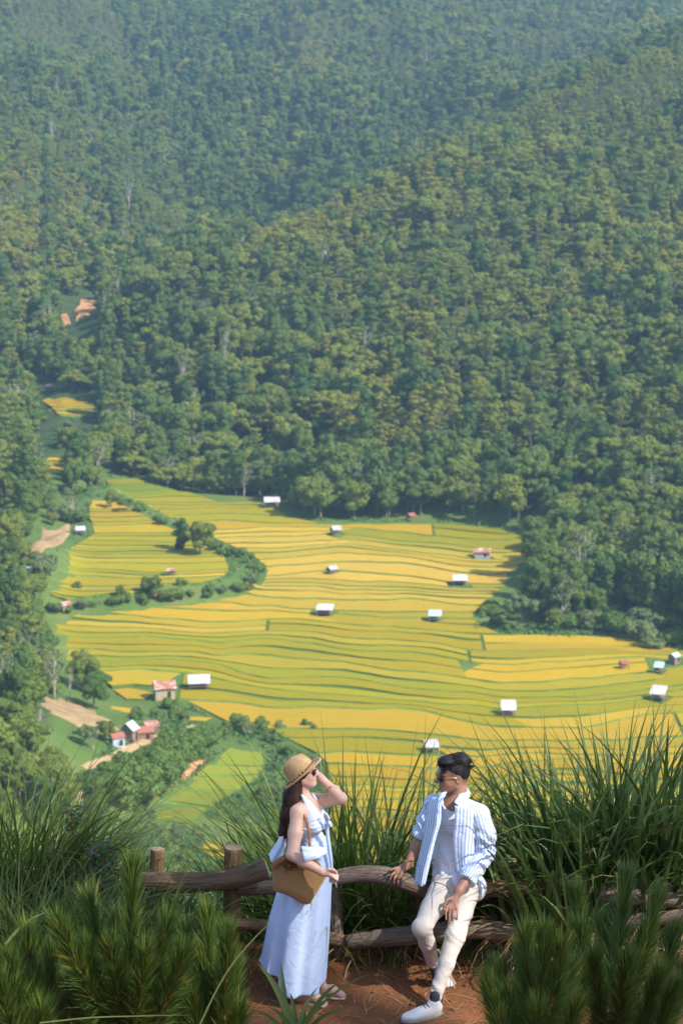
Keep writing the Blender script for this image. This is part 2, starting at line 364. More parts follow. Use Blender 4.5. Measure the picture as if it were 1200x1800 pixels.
def build_field(root_name, label, poly, y_lo, y_hi, sp_lo, sp_hi, seed, wob=9.0, gap=1.7, plot=(30, 75), holes=(), grp=None, exclude=None, colfix=None):
    rng = random.Random(seed); root = empty(root_name, (0, 0, 0)); tag(root, label, 'rice field', grp)
    levels = []; y = y_lo
    while y < y_hi:
        levels.append(y); y += (sp_lo + (sp_hi - sp_lo) * (y - y_lo) / max(1, y_hi - y_lo)) * rng.uniform(0.65, 1.4)
    xs_all = [p[0] for p in poly]; x0, x1 = min(xs_all) - 2, max(xs_all) + 2
    dx = 2.0; xs = np.arange(x0, x1 + dx, dx)
    def curve(Yk): return Yk + wob * fbm(xs / 55 + seed, np.full_like(xs, Yk / 50), 2) + 0.30 * wob * vnoise(xs / 17, np.full_like(xs, Yk / 12 + seed)) + 0.10 * wob * vnoise(xs / 6, np.full_like(xs, Yk / 5 + seed)) + 0.085 * (xs - xs.mean()) * math.sin(Yk / 41.0 + seed)
    C = [curve(Y) for Y in levels]
    for k in range(1, len(C)): C[k] = np.maximum(C[k], C[k - 1] + 0.25)
    nplots = 0
    for k in range(len(C) - 1):
        gl = gap * rng.uniform(0.7, 1.25); lo = C[k] + gl * 0.5; hi = C[k + 1] - gl * 0.5
        mid = (lo + hi) / 2; wid = hi - lo
        ok = in_poly(xs, mid, poly) & (wid > 0.45)
        ok &= in_poly(xs, lo + 0.25 * wid, poly) & in_poly(xs, hi - 0.25 * wid, poly)
        if exclude is not None: ok &= ~in_poly(xs, mid, exclude) & ~in_poly(xs, lo, exclude) & ~in_poly(xs, hi, exclude)
        for hx, hy, hr in holes: ok &= ~((np.abs(xs - hx) < hr) & (lo - 1.0 < hy) & (hi + 1.0 > hy))
        i = 0; n = len(xs); runs = []
        while i < n:
            if ok[i]:
                j = i
                while j + 1 < n and ok[j + 1]: j += 1
                runs.append((i, j)); i = j + 1
            else: i += 1
        for a, b in runs:
            s = a
            while s < b - 1:
                L = max(3, int(rng.uniform(*plot) / dx)); e = min(b, s + L)
                if b - e < 6: e = b
                sl = slice(s, e + 1); m = e - s + 1; X = xs[sl].copy(); tilt = rng.uniform(-1.5, 1.5)
                tz_ = terrain(np.array([X.mean()]), np.array([mid[sl].mean()]))[0]
                jit = np.array([rng.uniform(-0.14, 0.14) for _ in range(m)])
                l2 = lo[sl] + jit * min(1, gap); h2 = hi[sl] + jit[::-1] * min(1, gap)
                Xl = X.copy(); Xh = X.copy(); Xl[0] += 0.4; Xh[0] += 0.4; Xl[-1] -= 0.4; Xh[-1] -= 0.4
                for end, sg in ((0, -1), (-1, 1)):          # run the ends out to the field margin
                    if (end == 0 and s == a) or (end == -1 and e == b):
                        tx = X[end] + sg * np.arange(-1.5, 9.0, 0.5)
                        for arr, cv, yy in ((Xl, lo, l2), (Xh, hi, h2)):
                            ty = np.interp(tx, xs, cv); good = in_poly(tx, ty, poly)
                            for hx, hy, hr in holes: good &= ~((np.abs(tx - hx) < hr) & (np.abs(ty - hy) < hr + 1))
                            q = 0
                            while q + 1 < len(tx) and good[q + 1]: q += 1
                            arr[end] = tx[q]; yy[end] = ty[q]
                wmid = float(np.median(h2 - l2)); subs = [(0.0, 1.0)]
                if gap > 0.85 and wmid > 5.0 and rng.random() < 0.62:
                    c_ = rng.uniform(0.35, 0.65); g_ = 0.34 / wmid; subs = [(0.0, c_ - g_), (c_ + g_, 1.0)]
                for f0, f1 in subs:
                    wv = 0.05 * np.sin(X / rng.uniform(6, 14) + rng.uniform(0, 6)) * (1 if len(subs) > 1 else 0)
                    q0 = f0 + (wv if f0 > 0 else 0); q1 = f1 + (wv if f1 < 1 else 0)
                    la = l2 + (h2 - l2) * q0; ha = l2 + (h2 - l2) * q1; Xa = Xl + (Xh - Xl) * q0; Xb = Xl + (Xh - Xl) * q1
                    base_z = terrain(X, (la + ha) / 2); zt = 0.8 * base_z + 0.2 * tz_ + 0.20 + (0.06 if f0 > 0 else 0)
                    fr = np.array([0.0, 0.0, 1.0, 1.0]); dz = np.array([-1.3, 0, 0, -1.3]); nr = 4
                    Xt = Xa[None, :] + (Xb - Xa)[None, :] * fr[:, None]; Yt = la[None, :] + (ha - la)[None, :] * fr[:, None]; Zt = zt[None, :] + dz[:, None]
                    V = np.stack([Xt, Yt, Zt], -1).reshape(-1, 3)
                    ii = (np.arange(nr - 1)[:, None] * m + np.arange(m - 1)[None, :]).ravel()
                    F = np.vstack([np.stack([ii, ii + 1, ii + m + 1, ii + m], 1), [[0, m, 2 * m, 3 * m], [4 * m - 1, 3 * m - 1, 2 * m - 1, m - 1]]])
                    me = mesh_np('rice_paddy', V, F, False); me.materials.append(M_PADDY); me.materials.append(M_BUND); mi = np.ones(len(F), np.int32); mi[m - 1:2 * (m - 1)] = 0; me.polygons.foreach_set('material_index', mi); o = obj('rice_paddy', me, None, root)
                    cc = crop_colour(X.mean(), (la + ha).mean() / 2, rng) if colfix is None else np.array(colfix) * rng.uniform(0.85, 1.15)
                    o.color = (*cc, 1); nplots += 1
                s = e if e < b else b
    # one grassy bund along every terrace edge
    for k in range(len(C)):
        ok = in_poly(xs, C[k], poly)
        if exclude is not None: ok &= ~in_poly(xs, C[k], exclude)
        if k and False: pass
        idx = np.where(ok)[0]
        if len(idx) < 4: continue
        for run in np.split(idx, np.where(np.diff(idx) > 1)[0] + 1):
            if len(run) < 4: continue
            X = xs[run]; Yc = C[k][run]; zc = terrain(X, Yc); m = len(X)
            hw = gap * (0.24 + 0.16 * vnoise(X / 7, np.full_like(X, k * 3.1))) + 0.08; hh = 0.26 + 0.12 * vnoise(X / 5, np.full_like(X, k * 1.7))
            V = np.concatenate([np.stack([X, Yc - hw * 1.5, zc - 0.3], 1), np.stack([X, Yc - hw * 0.6, zc + hh], 1), np.stack([X, Yc + hw * 0.6, zc + hh], 1), np.stack([X, Yc + hw * 1.5, zc - 0.3], 1)])
            ii = (np.arange(3)[:, None] * m + np.arange(m - 1)[None, :]).ravel(); F = np.stack([ii, ii + 1, ii + m + 1, ii + m], 1)
            obj('bund', mesh_np('bund', V, F, True), M_BUND, root)
    return root, nplots
MAIN_POLY = world_poly([(185, 842), (240, 847), (330, 869), (465, 882), (515, 912), (540, 917), (620, 919), (720, 917), (800, 922), (870, 928), (940, 943), (925, 990), (885, 1030), (835, 1075), (825, 1104), (930, 1117), (1010, 1122), (1085, 1112), (1140, 1120), (1230, 1150),
                        (1300, 1250), (1330, 1400), (1300, 1560), (1150, 1680), (800, 1690), (640, 1560), (580, 1470), (575, 1345), (520, 1296), (400, 1268), (325, 1236), (205, 1228), (205, 1190), (125, 1172), (95, 1125), (80, 1095), (110, 1078), (180, 1068), (275, 1056), (365, 1050), (450, 1026), (470, 1000), (440, 975), (370, 945), (270, 895), (200, 862)])
MOUND_POLY = world_poly([(78, 985), (110, 965), (165, 940), (155, 900), (160, 880), (180, 873), (250, 905), (330, 943), (395, 975), (405, 1003), (385, 1022), (290, 1036), (190, 1046), (95, 1058), (75, 1030)])
HUT_SPOTS = []
_hx = [(350, 1210, 5), (288, 1222, 5), (571, 1080, 4.2), (764, 1090, 4), (808, 1030, 4), (583, 1008, 3.5), (590, 940, 4), (847, 978, 4.5), (893, 1256, 4), (758, 1320, 4), (1157, 1228, 4.5), (1158, 1180, 3), (1184, 1163, 3.5), (1096, 1174, 3), (300, 1010, 3.5), (478, 888, 4), (820, 1172, 5), (790, 1176, 4), (120, 1069, 4)]
HOLES = [(hit(u, v).x, hit(u, v).y, r * 0.75) for u, v, r in _hx]
_ymin = min(p[1] for p in MAIN_POLY); _ymax = max(p[1] for p in MAIN_POLY)
_, n1 = build_field('terraced_field', 'golden terraced rice field filling the valley floor below the wooded hills', MAIN_POLY, _ymin, _ymax, 10.5, 8.2, 3, wob=13.0, gap=0.9, plot=(45, 150), holes=HOLES)
_ymin = min(p[1] for p in MOUND_POLY); _ymax = max(p[1] for p in MOUND_POLY)
_, n2 = build_field('raised_field', 'raised terraced rice field on the left, ringed by a shrubby green bank', MOUND_POLY, _ymin, _ymax, 7.0, 9.0, 11, wob=5.0, gap=0.95, plot=(40, 110), holes=HOLES)
LOW_POLY = world_poly([(258, 1412), (330, 1372), (395, 1318), (450, 1298), (476, 1330), (445, 1378), (385, 1408), (345, 1440), (290, 1465)])
_ymin = min(p[1] for p in LOW_POLY); _ymax = max(p[1] for p in LOW_POLY)
_, n3 = build_field('young_rice_field', 'small lime green rice field left of the woman, beside the dark hedge', LOW_POLY, _ymin, _ymax, 8, 10, 21, wob=6, gap=0.8, plot=(20, 40), colfix=(0.235, 0.25, 0.025))
SMALL = [(([(352, 1480), (395, 1474), (420, 1490), (415, 1512), (365, 1512)]), 'small bright yellow rice plot behind the upright fence post', AMBER), ([(70, 702), (100, 694), (165, 708), (168, 722), (150, 734), (105, 736)], 'tiny far rice terraces in the side valley on the left', AMBER), ([(78, 806), (118, 797), (112, 842), (95, 848), (80, 828)], 'small golden rice terrace among the trees on the left edge', GOLD),
         ([(185, 1243), (250, 1241), (250, 1256), (190, 1254)], 'narrow yellow rice plot in front of the rusty roofed hut', GOLD), ([(300, 1258), (335, 1247), (375, 1262), (350, 1274)], 'little yellow rice plot beside the irrigation bank', GOLD)]
n4 = 0
for pts, lab, colr in SMALL:
    P = world_poly(pts); ys_ = [p[1] for p in P]
    _, q = build_field('rice_plot', lab, P, min(ys_) - 1.5, max(ys_) + 3, 4, 5.5, 31 + n4, wob=2, gap=1.0, plot=(20, 50), colfix=colr); n4 += q
print('paddies', n1, n2, n3, n4)
# ------------------------------------------------------------------ trees
M_BARK = mat_plain('bark_grey', (0.20, 0.165, 0.13), 0.95, 0.35, 2.0)
M_BARK_PALE = mat_plain('bark_pale', (0.42, 0.37, 0.30), 0.9, 0.25, 2.0)
M_LEAF_A = foliage_mat('leaf_broad', (0.098, 0.168, 0.026), (0.235, 0.258, 0.038), (0.165, 0.222, 0.032), 0.42, patch=(0.006, (0.240, 0.262, 0.034), 0.50, 0.64))
M_LEAF_B = foliage_mat('leaf_dark', (0.056, 0.115, 0.024), (0.158, 0.205, 0.034), (0.092, 0.165, 0.030), 0.38)
M_LEAF_P = foliage_mat('leaf_pine', (0.165, 0.212, 0.030), (0.245, 0.262, 0.036), (0.200, 0.235, 0.032), 0.42, patch=(0.006, (0.30, 0.275, 0.032), 0.52, 0.66))
M_LEAF_G = foliage_mat('leaf_sage', (0.135, 0.185, 0.070), (0.185, 0.225, 0.075), (0.125, 0.175, 0.060), 0.32)
M_LEAF_Y = foliage_mat('leaf_lime', (0.24, 0.25, 0.02), (0.34, 0.28, 0.02), (0.20, 0.23, 0.02), 0.3)
M_LEAF_BUSH = foliage_mat('leaf_bush', (0.082, 0.155, 0.024), (0.165, 0.230, 0.038), (0.118, 0.198, 0.034), 0.38)

def leaves(lobes, n, size, rng, up=0.25, flat=1.0, jit=0.75, inner=0.72):
    """leaf-clump quads over a set of lobes (cx,cy,cz,rx,ry,rz)"""
    L = np.array(lobes, float); w = (L[:, 3] * L[:, 4]) ** 1.0 + L[:, 5] ** 2; w /= w.sum()
    k = rng.choice(len(L), n, p=w); d = rng.normal(size=(n, 3)); d[:, 2] += up; d /= np.linalg.norm(d, axis=1)[:, None]
    rr = 0.70 + 0.36 * rng.rand(n) ** 0.7
    P = L[k, :3] + d * L[k, 3:6] * rr[:, None]
    keep = np.ones(n, bool)
    for q in range(len(L)):
        e = ((P - L[q, :3]) / L[q, 3:6]); keep &= ~((np.linalg.norm(e, axis=1) < inner) & (k != q))
    P = P[keep]; d = d[keep]; n = len(P)
    N = d + jit * rng.normal(size=(n, 3)) * 0.4; N[:, 2] += 0.2; N /= np.linalg.norm(N, axis=1)[:, None]
    a = np.cross(N, rng.normal(size=(n, 3))); a /= np.linalg.norm(a, axis=1)[:, None] + 1e-9; b = np.cross(N, a)
    s = size * (0.6 + 0.8 * rng.rand(n))[:, None]; s2 = s * (0.55 + 0.4 * rng.rand(n))[:, None] * flat
    c = P; fold = N * s * 0.22
    V = np.stack([c - a * s, c - b * s2 - fold, c + a * s, c + b * s2 - fold], 1).reshape(-1, 3)
    F = np.arange(n * 4).reshape(n, 4); return V, F
def limbs(mb, H, r0, lobes, rng, n=6, lean=0.0, low=0.35):
    top = np.array([lean, lean * 0.4, H * 0.86]); base = np.array([0, 0, -0.6])
    mid = np.array([lean * 0.25 + rng.normal() * 0.2, rng.normal() * 0.2, H * 0.45])
    ts = np.linspace(0, 1, 7)[:, None]; pts = (1 - ts) ** 2 * base + 2 * ts * (1 - ts) * mid + ts ** 2 * top
    mb.tube(pts, np.linspace(r0, r0 * 0.25, 7), 7)
    idx = rng.permutation(len(lobes))[:n]
    for q in idx:
        c = np.array(lobes[q][:3]); f = np.clip(c[2] / H * 0.75, low, 0.9); s = pts[int(f * 6)]
        m = (s + c) / 2 + np.array([0, 0, -0.08 * H * rng.rand()]); tt = np.linspace(0, 1, 5)[:, None]
        mb.tube((1 - tt) ** 2 * s + 2 * tt * (1 - tt) * m + tt ** 2 * c, np.linspace(r0 * 0.42, r0 * 0.10, 5), 5)
PROTO = {}
def proto(key, seed):
    rng = np.random.RandomState(seed); kind = key[0]; lob = []; tk = MB(); bark = M_BARK
    if kind == 'round':                       # rounded broadleaf
        H = 11.0; R0 = 4.3
        for i in range(26):
            a = rng.rand() * 2 * PI; r = R0 * 0.80 * math.sqrt(rng.rand()); z = 3.6 + 5.6 * rng.rand() * (1 - 0.35 * (r / R0) ** 2)
            q = 0.75 + 0.95 * rng.rand(); lob.append((r * math.cos(a), r * math.sin(a), z, q, q, q * 0.8))
        lob.append((0, 0, 6.2, 2.6, 2.6, 2.9)); n, sz = 4300, 0.29; mat = M_LEAF_A; limbs(tk, H, 0.26, lob, rng)
    elif kind == 'tall':                      # tall dark forest tree
        H = 15.0
        for i in range(32):
            z = 3.4 + 10.5 * rng.rand(); w = 3.3 * math.sin(PI * min(0.93, (z - 1.2) / 14.4)) ** 0.7; a = rng.rand() * 2 * PI; r = w * (0.45 + 0.4 * rng.rand())
            q = 0.7 + 0.85 * rng.rand(); lob.append((r * math.cos(a), r * math.sin(a), z, q, q, q * 0.85))
        lob.append((0, 0, 7.5, 2.1, 2.1, 4.6)); n, sz = 4600, 0.29; mat = M_LEAF_B; limbs(tk, H, 0.28, lob, rng)
    elif kind == 'wide':                      # spreading crown, lighter green
        H = 10.5
        for i in range(28):
            a = rng.rand() * 2 * PI; r = 4.6 * math.sqrt(rng.rand()); z = 5.6 + 3.2 * rng.rand() * (1 - 0.5 * (r / 4.6) ** 2)
            q = 0.75 + 0.7 * rng.rand(); lob.append((r * math.cos(a), r * math.sin(a), z, q, q, q * 0.68))
        n, sz = 3800, 0.28; mat = M_LEAF_A; limbs(tk, H, 0.25, lob, rng, 8)
    elif kind == 'vine':                      # tree draped in climbers, dense to the ground
        H = 14.0
        for i in range(9):
            a = rng.rand() * 2 * PI; r = 2.9 * math.sqrt(rng.rand()); h = 2.0 + 2.2 * rng.rand(); z = 13.2 - h - 2.8 * rng.rand() - 0.25 * r
            q = 1.1 + 0.5 * rng.rand(); lob.append((r * math.cos(a), r * math.sin(a), z, q, q, h))
        for i in range(9):
            a = rng.rand() * 2 * PI; r = 2.6 + 0.8 * rng.rand(); lob.append((r * math.cos(a), r * math.sin(a), 1.4 + 2.6 * rng.rand(), 1.0, 1.0, 1.5))
        n, sz = 4300, 0.30; mat = M_LEAF_BUSH; limbs(tk, H, 0.3, lob, rng)
    elif kind == 'pine':                      # umbrella-topped hill pine, trunk showing
        H = 15.0
        for i in range(30):
            t = rng.rand(); z = 7.2 + 6.4 * t; w = 3.2 * (1 - 0.55 * t); a = rng.rand() * 2 * PI; r = w * (0.25 + 0.75 * rng.rand())
            q = 0.45 + 0.55 * rng.rand(); lob.append((r * math.cos(a), r * math.sin(a), z, q * 1.15, q * 1.15, q * 0.62))
        n, sz = 2000, 0.21; mat = M_LEAF_P; limbs(tk, H, 0.2, lob, rng, 12, lean=rng.normal() * 0.5, low=0.5)
    elif kind == 'bare':                      # half-bare pale tree
        H = 12.0
        for i in range(16):
            a = rng.rand() * 2 * PI; r = 3.0 * math.sqrt(rng.rand()); z = 6.5 + 5.0 * rng.rand(); lob.append((r * math.cos(a), r * math.sin(a), z, 0.75, 0.75, 0.6))
        n, sz = 420, 0.24; mat = M_LEAF_G; bark = M_BARK_PALE; limbs(tk, H, 0.24, lob, rng, 16, low=0.4)
    elif kind == 'bush':
        H = 3.0
        for i in range(9):
            a = rng.rand() * 2 * PI; r = 1.55 * math.sqrt(rng.rand()); q = 0.65 + 0.5 * rng.rand(); lob.append((r * math.cos(a), r * math.sin(a), 0.7 + 1.5 * rng.rand(), q, q, q * 0.85))
        n, sz = 1300, 0.20; mat = M_LEAF_BUSH; limbs(tk, 2.4, 0.08, lob, rng, 5, low=0.2)
    elif kind == 'shrub':
        H = 3.4
        for i in range(10):
            a = rng.rand() * 2 * PI; r = 1.5 * math.sqrt(rng.rand()); q = 0.6 + 0.5 * rng.rand(); lob.append((r * math.cos(a), r * math.sin(a), 0.8 + 1.8 * rng.rand(), q, q, q * 0.9))
        n, sz = 1300, 0.19; mat = M_LEAF_G; limbs(tk, 2.6, 0.07, lob, rng, 5, low=0.2)
    V, F = leaves(lob, n, sz, rng)
    PROTO[key] = (mesh_np('crown', V, F), tk.mesh('trunk', True), mat, bark, H)
    PROTO[key][0].materials.append(mat); PROTO[key][1].materials.append(bark)
for i in range(4): proto(('round', i), 100 + i)
for i in range(4): proto(('tall', i), 200 + i)
for i in range(3): proto(('wide', i), 300 + i)
for i in range(3): proto(('vine', i), 400 + i)
for i in range(5): proto(('pine', i), 500 + i)
for i in range(3): proto(('bare', i), 600 + i)
for i in range(3): proto(('bush', i), 700 + i)
for i in range(2): proto(('shrub', i), 800 + i)
FIRST = {}
def tree(key, loc, height, rz, label, cat, group=None, name=None, wide=1.0, leaf=None):
    me_c, me_t, mat, bark, H = PROTO[key]
    s = height / H; nm = name or {'pine': 'pine_tree', 'bush': 'bush', 'shrub': 'shrub', 'bare': 'bare_tree'}.get(key[0], 'broadleaf_tree')
    e = empty(nm, loc, rz); e.scale = (s * wide, s * wide, s); tag(e, label, cat, group)
    c = obj('crown', me_c, None, e); k = obj('stems' if key[0] in ('bush', 'shrub') else 'trunk', me_t, None, e)
    if leaf is not None:
        c.material_slots[0].link = 'OBJECT'; c.material_slots[0].material = leaf
    FIRST.setdefault(key, (c, k)); return e

# soil patches first (trees keep off them)
M_SOIL = None
def soil_mat():
    t = NT('bare_soil'); co = t.coord('Object'); f = t.noise(0.35, 6, co, 0.7)
    t.color(t.ramp(f, [(0.28, (0.19, 0.125, 0.06)), (0.5, (0.31, 0.21, 0.105)), (0.75, (0.40, 0.30, 0.165))])); t.set(Roughness=1.0); t.b.inputs['Specular IOR Level'].default_value = 0.05
    t.bump(t.noise(1.4, 5, co), 0.8, 0.4); return t.m
M_SOIL = soil_mat()
M_ROAD = mat_plain('dirt_track', (0.36, 0.25, 0.13), 1.0, 0.2, 0.8, spec=0.05)
M_CLAY = mat_plain('orange_clay', (0.42, 0.22, 0.10), 1.0, 0.45, 0.6, 0.6, 1.5, spec=0.05)
PATCHES = []
def soil_patch(name, pts, mat, lift=0.12, label=None):
    P = world_poly(pts); PATCHES.append(P); xs = [p[0] for p in P]; ys = [p[1] for p in P]
    cx, cy = sum(xs) / len(xs), sum(ys) / len(ys)
    # fan of rings with a ragged rim
    D = []; n = len(P); sub = 6
    for i in range(n):
        for q in range(sub):
            t = q / sub; D.append((P[i][0] * (1 - t) + P[(i + 1) % n][0] * t, P[i][1] * (1 - t) + P[(i + 1) % n][1] * t))
    D = np.array(D); rng = np.random.RandomState(len(PATCHES)); D = (D - [cx, cy]) * (1 + 0.10 * rng.normal(size=(len(D), 1))) + [cx, cy]
    V = [(cx, cy)]; rings = 8; m = len(D)
    for r in range(1, rings + 1): V += [tuple(np.array([cx, cy]) + (d - np.array([cx, cy])) * r / rings) for d in D]
    V = np.array(V); z = terrain(V[:, 0], V[:, 1]) + lift; z[-m:] -= lift + 0.25; V3 = np.column_stack([V, z])
    f3 = np.array([[0, 1 + j, 1 + (j + 1) % m] for j in range(m)]); f4 = []
    for r in range(rings - 1):
        b0 = 1 + r * m; b1 = b0 + m
        f4 += [[b0 + j, b1 + j, b1 + (j + 1) % m, b0 + (j + 1) % m] for j in range(m)]
    o = obj(name, mesh_np(name, V3, [np.array(f4), f3], True), mat); tag(o, kind='structure'); return o
soil_patch('bare_soil_slope', [(72, 1222), (120, 1228), (190, 1262), (215, 1285), (190, 1296), (130, 1275), (80, 1250)], M_SOIL, 0.3)
soil_patch('bare_soil_bank', [(40, 985), (75, 925), (128, 925), (120, 945), (80, 965), (65, 1000)], M_SOIL, 0.3)
soil_patch('landslide', [(132, 548), (142, 526), (168, 528), (172, 545), (150, 560), (136, 562)], M_CLAY, 0.8)
soil_patch('landslide_foot', [(104, 556), (118, 552), (124, 568), (110, 574)], M_CLAY, 0.8)
soil_patch('bare_soil_yard', [(112, 1385), (170, 1375), (190, 1405), (140, 1412)], M_SOIL, 0.3)
soil_patch('clay_bank', [(318, 1362), (338, 1342), (360, 1328), (362, 1338), (340, 1356), (322, 1372)], M_CLAY, 0.9)
soil_patch('clay_bank_end', [(262, 1400), (270, 1390), (286, 1392), (276, 1404)], M_CLAY, 0.9)
def track(name, pts, width, mat):
    P = [hit(u, v) for u, v in pts]; Q = []
    for a, b in zip(P[:-1], P[1:]):
        for t in np.linspace(0, 1, 8)[:-1]: Q.append(a.lerp(b, t))
    Q.append(P[-1]); Q = np.array([[q.x, q.y] for q in Q]); T = np.gradient(Q, axis=0); T /= np.linalg.norm(T, axis=1)[:, None]; N = np.column_stack([-T[:, 1], T[:, 0]])
    w = width * (1 + 0.25 * vnoise(np.arange(len(Q)) * 0.4, np.zeros(len(Q)))); L = Q + N * w[:, None] / 2; Rr = Q - N * w[:, None] / 2
    m = len(Q); A = np.vstack([L, Q, Rr]); z = terrain(A[:, 0], A[:, 1]) + 0.16; V = np.column_stack([A, z])
    F = np.array([[r * m + i, r * m + i + 1, (r + 1) * m + i + 1, (r + 1) * m + i] for r in range(2) for i in range(m - 1)])[:, ::-1]
    PATCHES.append([tuple(x) for x in L] + [tuple(x) for x in Rr[::-1]])
    o = obj(name, mesh_np(name, V, F, True), mat); tag(o, kind='structure'); return o
track('dirt_track', [(150, 1352), (190, 1335), (225, 1318), (262, 1302), (290, 1293)], 2.3, M_ROAD)
track('dirt_track_end', [(318, 1288), (335, 1279), (345, 1275)], 2.0, M_ROAD)

# ---- hand-placed trees: photo point of the foot, height in m, species
rngT = random.Random(5)
GB = 'shrubs on the bank around the raised field'
def put(u, v, key, h, label, cat='tree', group=None, wide=1.0, leaf=None, name=None, sink=0.3):
    p = hit(u, v); p.z -= sink; return tree(key, p, h, rngT.random() * 6.28, label, cat, group, name, wide, leaf)
put(352, 975, ('round', 0), 11.5, 'big round dark green tree in the middle of the raised field bank', wide=1.05, leaf=M_LEAF_A)
put(322, 968, ('tall', 1), 10.0, 'narrow dark tree hugging the left side of the big bank tree', leaf=M_LEAF_B)
put(196, 893, ('round', 2), 6.5, 'small round tree on the upper left tip of the raised field')
put(224, 900, ('wide', 1), 5.2, 'low spreading tree right of the small round bank tree')
put(268, 1050, ('round', 1), 7.0, 'round dark tree beside the red roofed field hut', leaf=M_LEAF_B, wide=1.15)
put(213, 1050, ('round', 3), 4.2, 'small lollipop tree alone at the raised field foot')
put(300, 1052, ('bush', 0), 3.6, 'dark bush just right of the red field hut', 'bush', wide=1.2)
put(320, 1028, ('bush', 1), 2.3, 'little bush alone in the raised field', 'bush')
put(134, 1033, ('bush', 2), 2.2, 'tiny pale bush in the left of the raised field', 'bush')
put(915, 1108, ('wide', 0), 11.5, 'sage green leafy tree at the left tip of the right-hand wood', leaf=M_LEAF_G, wide=0.8)
put(165, 1245, ('round', 0), 9.6, 'round dark tree beside the bare brown slope', wide=1.1, leaf=M_LEAF_BUSH)
put(97, 1228, ('bare', 0), 11.5, 'half-bare pale tree left of the brown slope', wide=0.9)
put(124, 1228, ('bare', 1), 9.0, 'slender bare trunk at the head of the brown slope', wide=0.5)
put(37, 1195, ('bare', 2), 12.0, 'tall thin grey tree on the left bank')
put(130, 922, ('bare', 2), 10.0, 'pale leafless tree above the white field hut', wide=0.8)
put(72, 1300, ('bare', 1), 8.0, 'leaning pale snag over the left farm')
put(165, 1318, ('bare', 0), 5.0, 'small pale tree left of the farmhouses')
put(148, 1310, ('wide', 2), 5.5, 'grey green tree beside the red roofed shed', leaf=M_LEAF_G)
put(186, 1302, ('round', 1), 5.6, 'rounded tree touching the red roofed shed')
put(763, 575, ('bare', 1), 15.0, 'lone pale trunk sticking out of the near hill', wide=0.45)
put(395, 662, ('bare', 0), 20.0, 'tall pale snag above the wood left of centre', wide=0.5)
put(322, 695, ('bare', 2), 19.0, 'thin leaning pale snag at the left of the near hill', wide=0.4)
put(1010, 790, ('bare', 1), 15.0, 'twisted pale snag in the right-hand wood', wide=0.6)
put(228, 372, ('bare', 2), 20.0, 'pale dead tree high on the left hill', wide=0.6)
put(92, 262, ('bare', 0), 20.0, 'white dead tree near the top of the left hill', wide=0.6)
put(735, 862, ('round', 2), 10.0, 'small yellowing tree at the forest edge behind the field', leaf=M_LEAF_Y)
put(22, 1105, ('tall', 0), 8.0, 'lime green tree on the left bank', leaf=M_LEAF_Y)
for u, v, k, h, lab in ((1000, 1085, ('tall', 0), 17, 'tall dark tree at the left of the right-hand wood'), (1035, 1075, ('vine', 0), 17, 'vine-draped tree left of centre in the right-hand wood'), (1072, 1070, ('vine', 1), 19, 'broad vine-draped tree with a deep shadow on its left'), (1120, 1072, ('tall', 2), 17, 'dark tree in the shadowed gap of the right-hand wood'),
                        (1160, 1082, ('vine', 2), 19, 'olive vine-draped tree near the right edge'), (1195, 1080, ('vine', 0), 17, 'vine-draped tree cut by the right edge'), (968, 1092, ('round', 1), 13, 'round tree behind the sage green one'), (972, 1110, ('round', 3), 7, 'low tree in front of the right-hand wood')):
    put(u, v, k, h, lab, 'tree')
for i, (u, v, h) in enumerate(((1000, 1102, 5), (1030, 1104, 5.5), (1058, 1108, 4.5), (1090, 1112, 6.0), (1112, 1110, 6.5), (1140, 1106, 5.5), (1165, 1100, 4.5), (1125, 1128, 6.0), (1150, 1140, 5.0), (1180, 1130, 4.5), (1075, 1096, 5))):
    put(u, v, ('shrub', i % 2) if i % 3 else ('bush', i % 3), h, 'silvery green shrub in the thicket between the right-hand wood and the field', 'shrub', 'shrubs below the right-hand wood', wide=1.25)
for i in range(46):                                # the shrubby bank
    t = i / 45; path = [(205, 878), (255, 902), (320, 938), (385, 968), (430, 985), (452, 1002), (440, 1025), (400, 1040), (330, 1050), (250, 1054), (150, 1066), (95, 1074)]
    s = t * (len(path) - 1); a = min(int(s), len(path) - 2); f = s - a
    u = path[a][0] * (1 - f) + path[a + 1][0] * f + rngT.uniform(-9, 9); v = path[a][1] * (1 - f) + path[a + 1][1] * f + rngT.uniform(-4, 5)
    put(u, v, ('bush', i % 3) if rngT.random() < 0.7 else ('shrub', i % 2), rngT.uniform(1.4, 3.4), 'small green shrub on the bank around the raised field', 'shrub', GB, name='shrub')
HEDGE = [(180, 1395, 7), (205, 1385, 6.5), (232, 1372, 6.5), (255, 1360, 6), (200, 1410, 7), (225, 1400, 6), (250, 1385, 5.5), (275, 1372, 5.5), (285, 1350, 5), (305, 1340, 5), (330, 1325, 4.5), (350, 1312, 4.2), (300, 1360, 5), (320, 1348, 4.5), (340, 1335, 4), (365, 1310, 4), (270, 1345, 5), (290, 1330, 4.5), (310, 1318, 4.2), (330, 1305, 4), (295, 1312, 3.6), (350, 1300, 3.5), (240, 1412, 6), (262, 1395, 5), (370, 1297, 3.4), (305, 1300, 3.4)]
for i, (u, v, h) in enumerate(HEDGE):
    put(u, v, ('bush', i % 3), h, 'dense green bush in the thicket between the dirt track and the lime field', 'bush', 'thicket below the dirt track', wide=1.1)
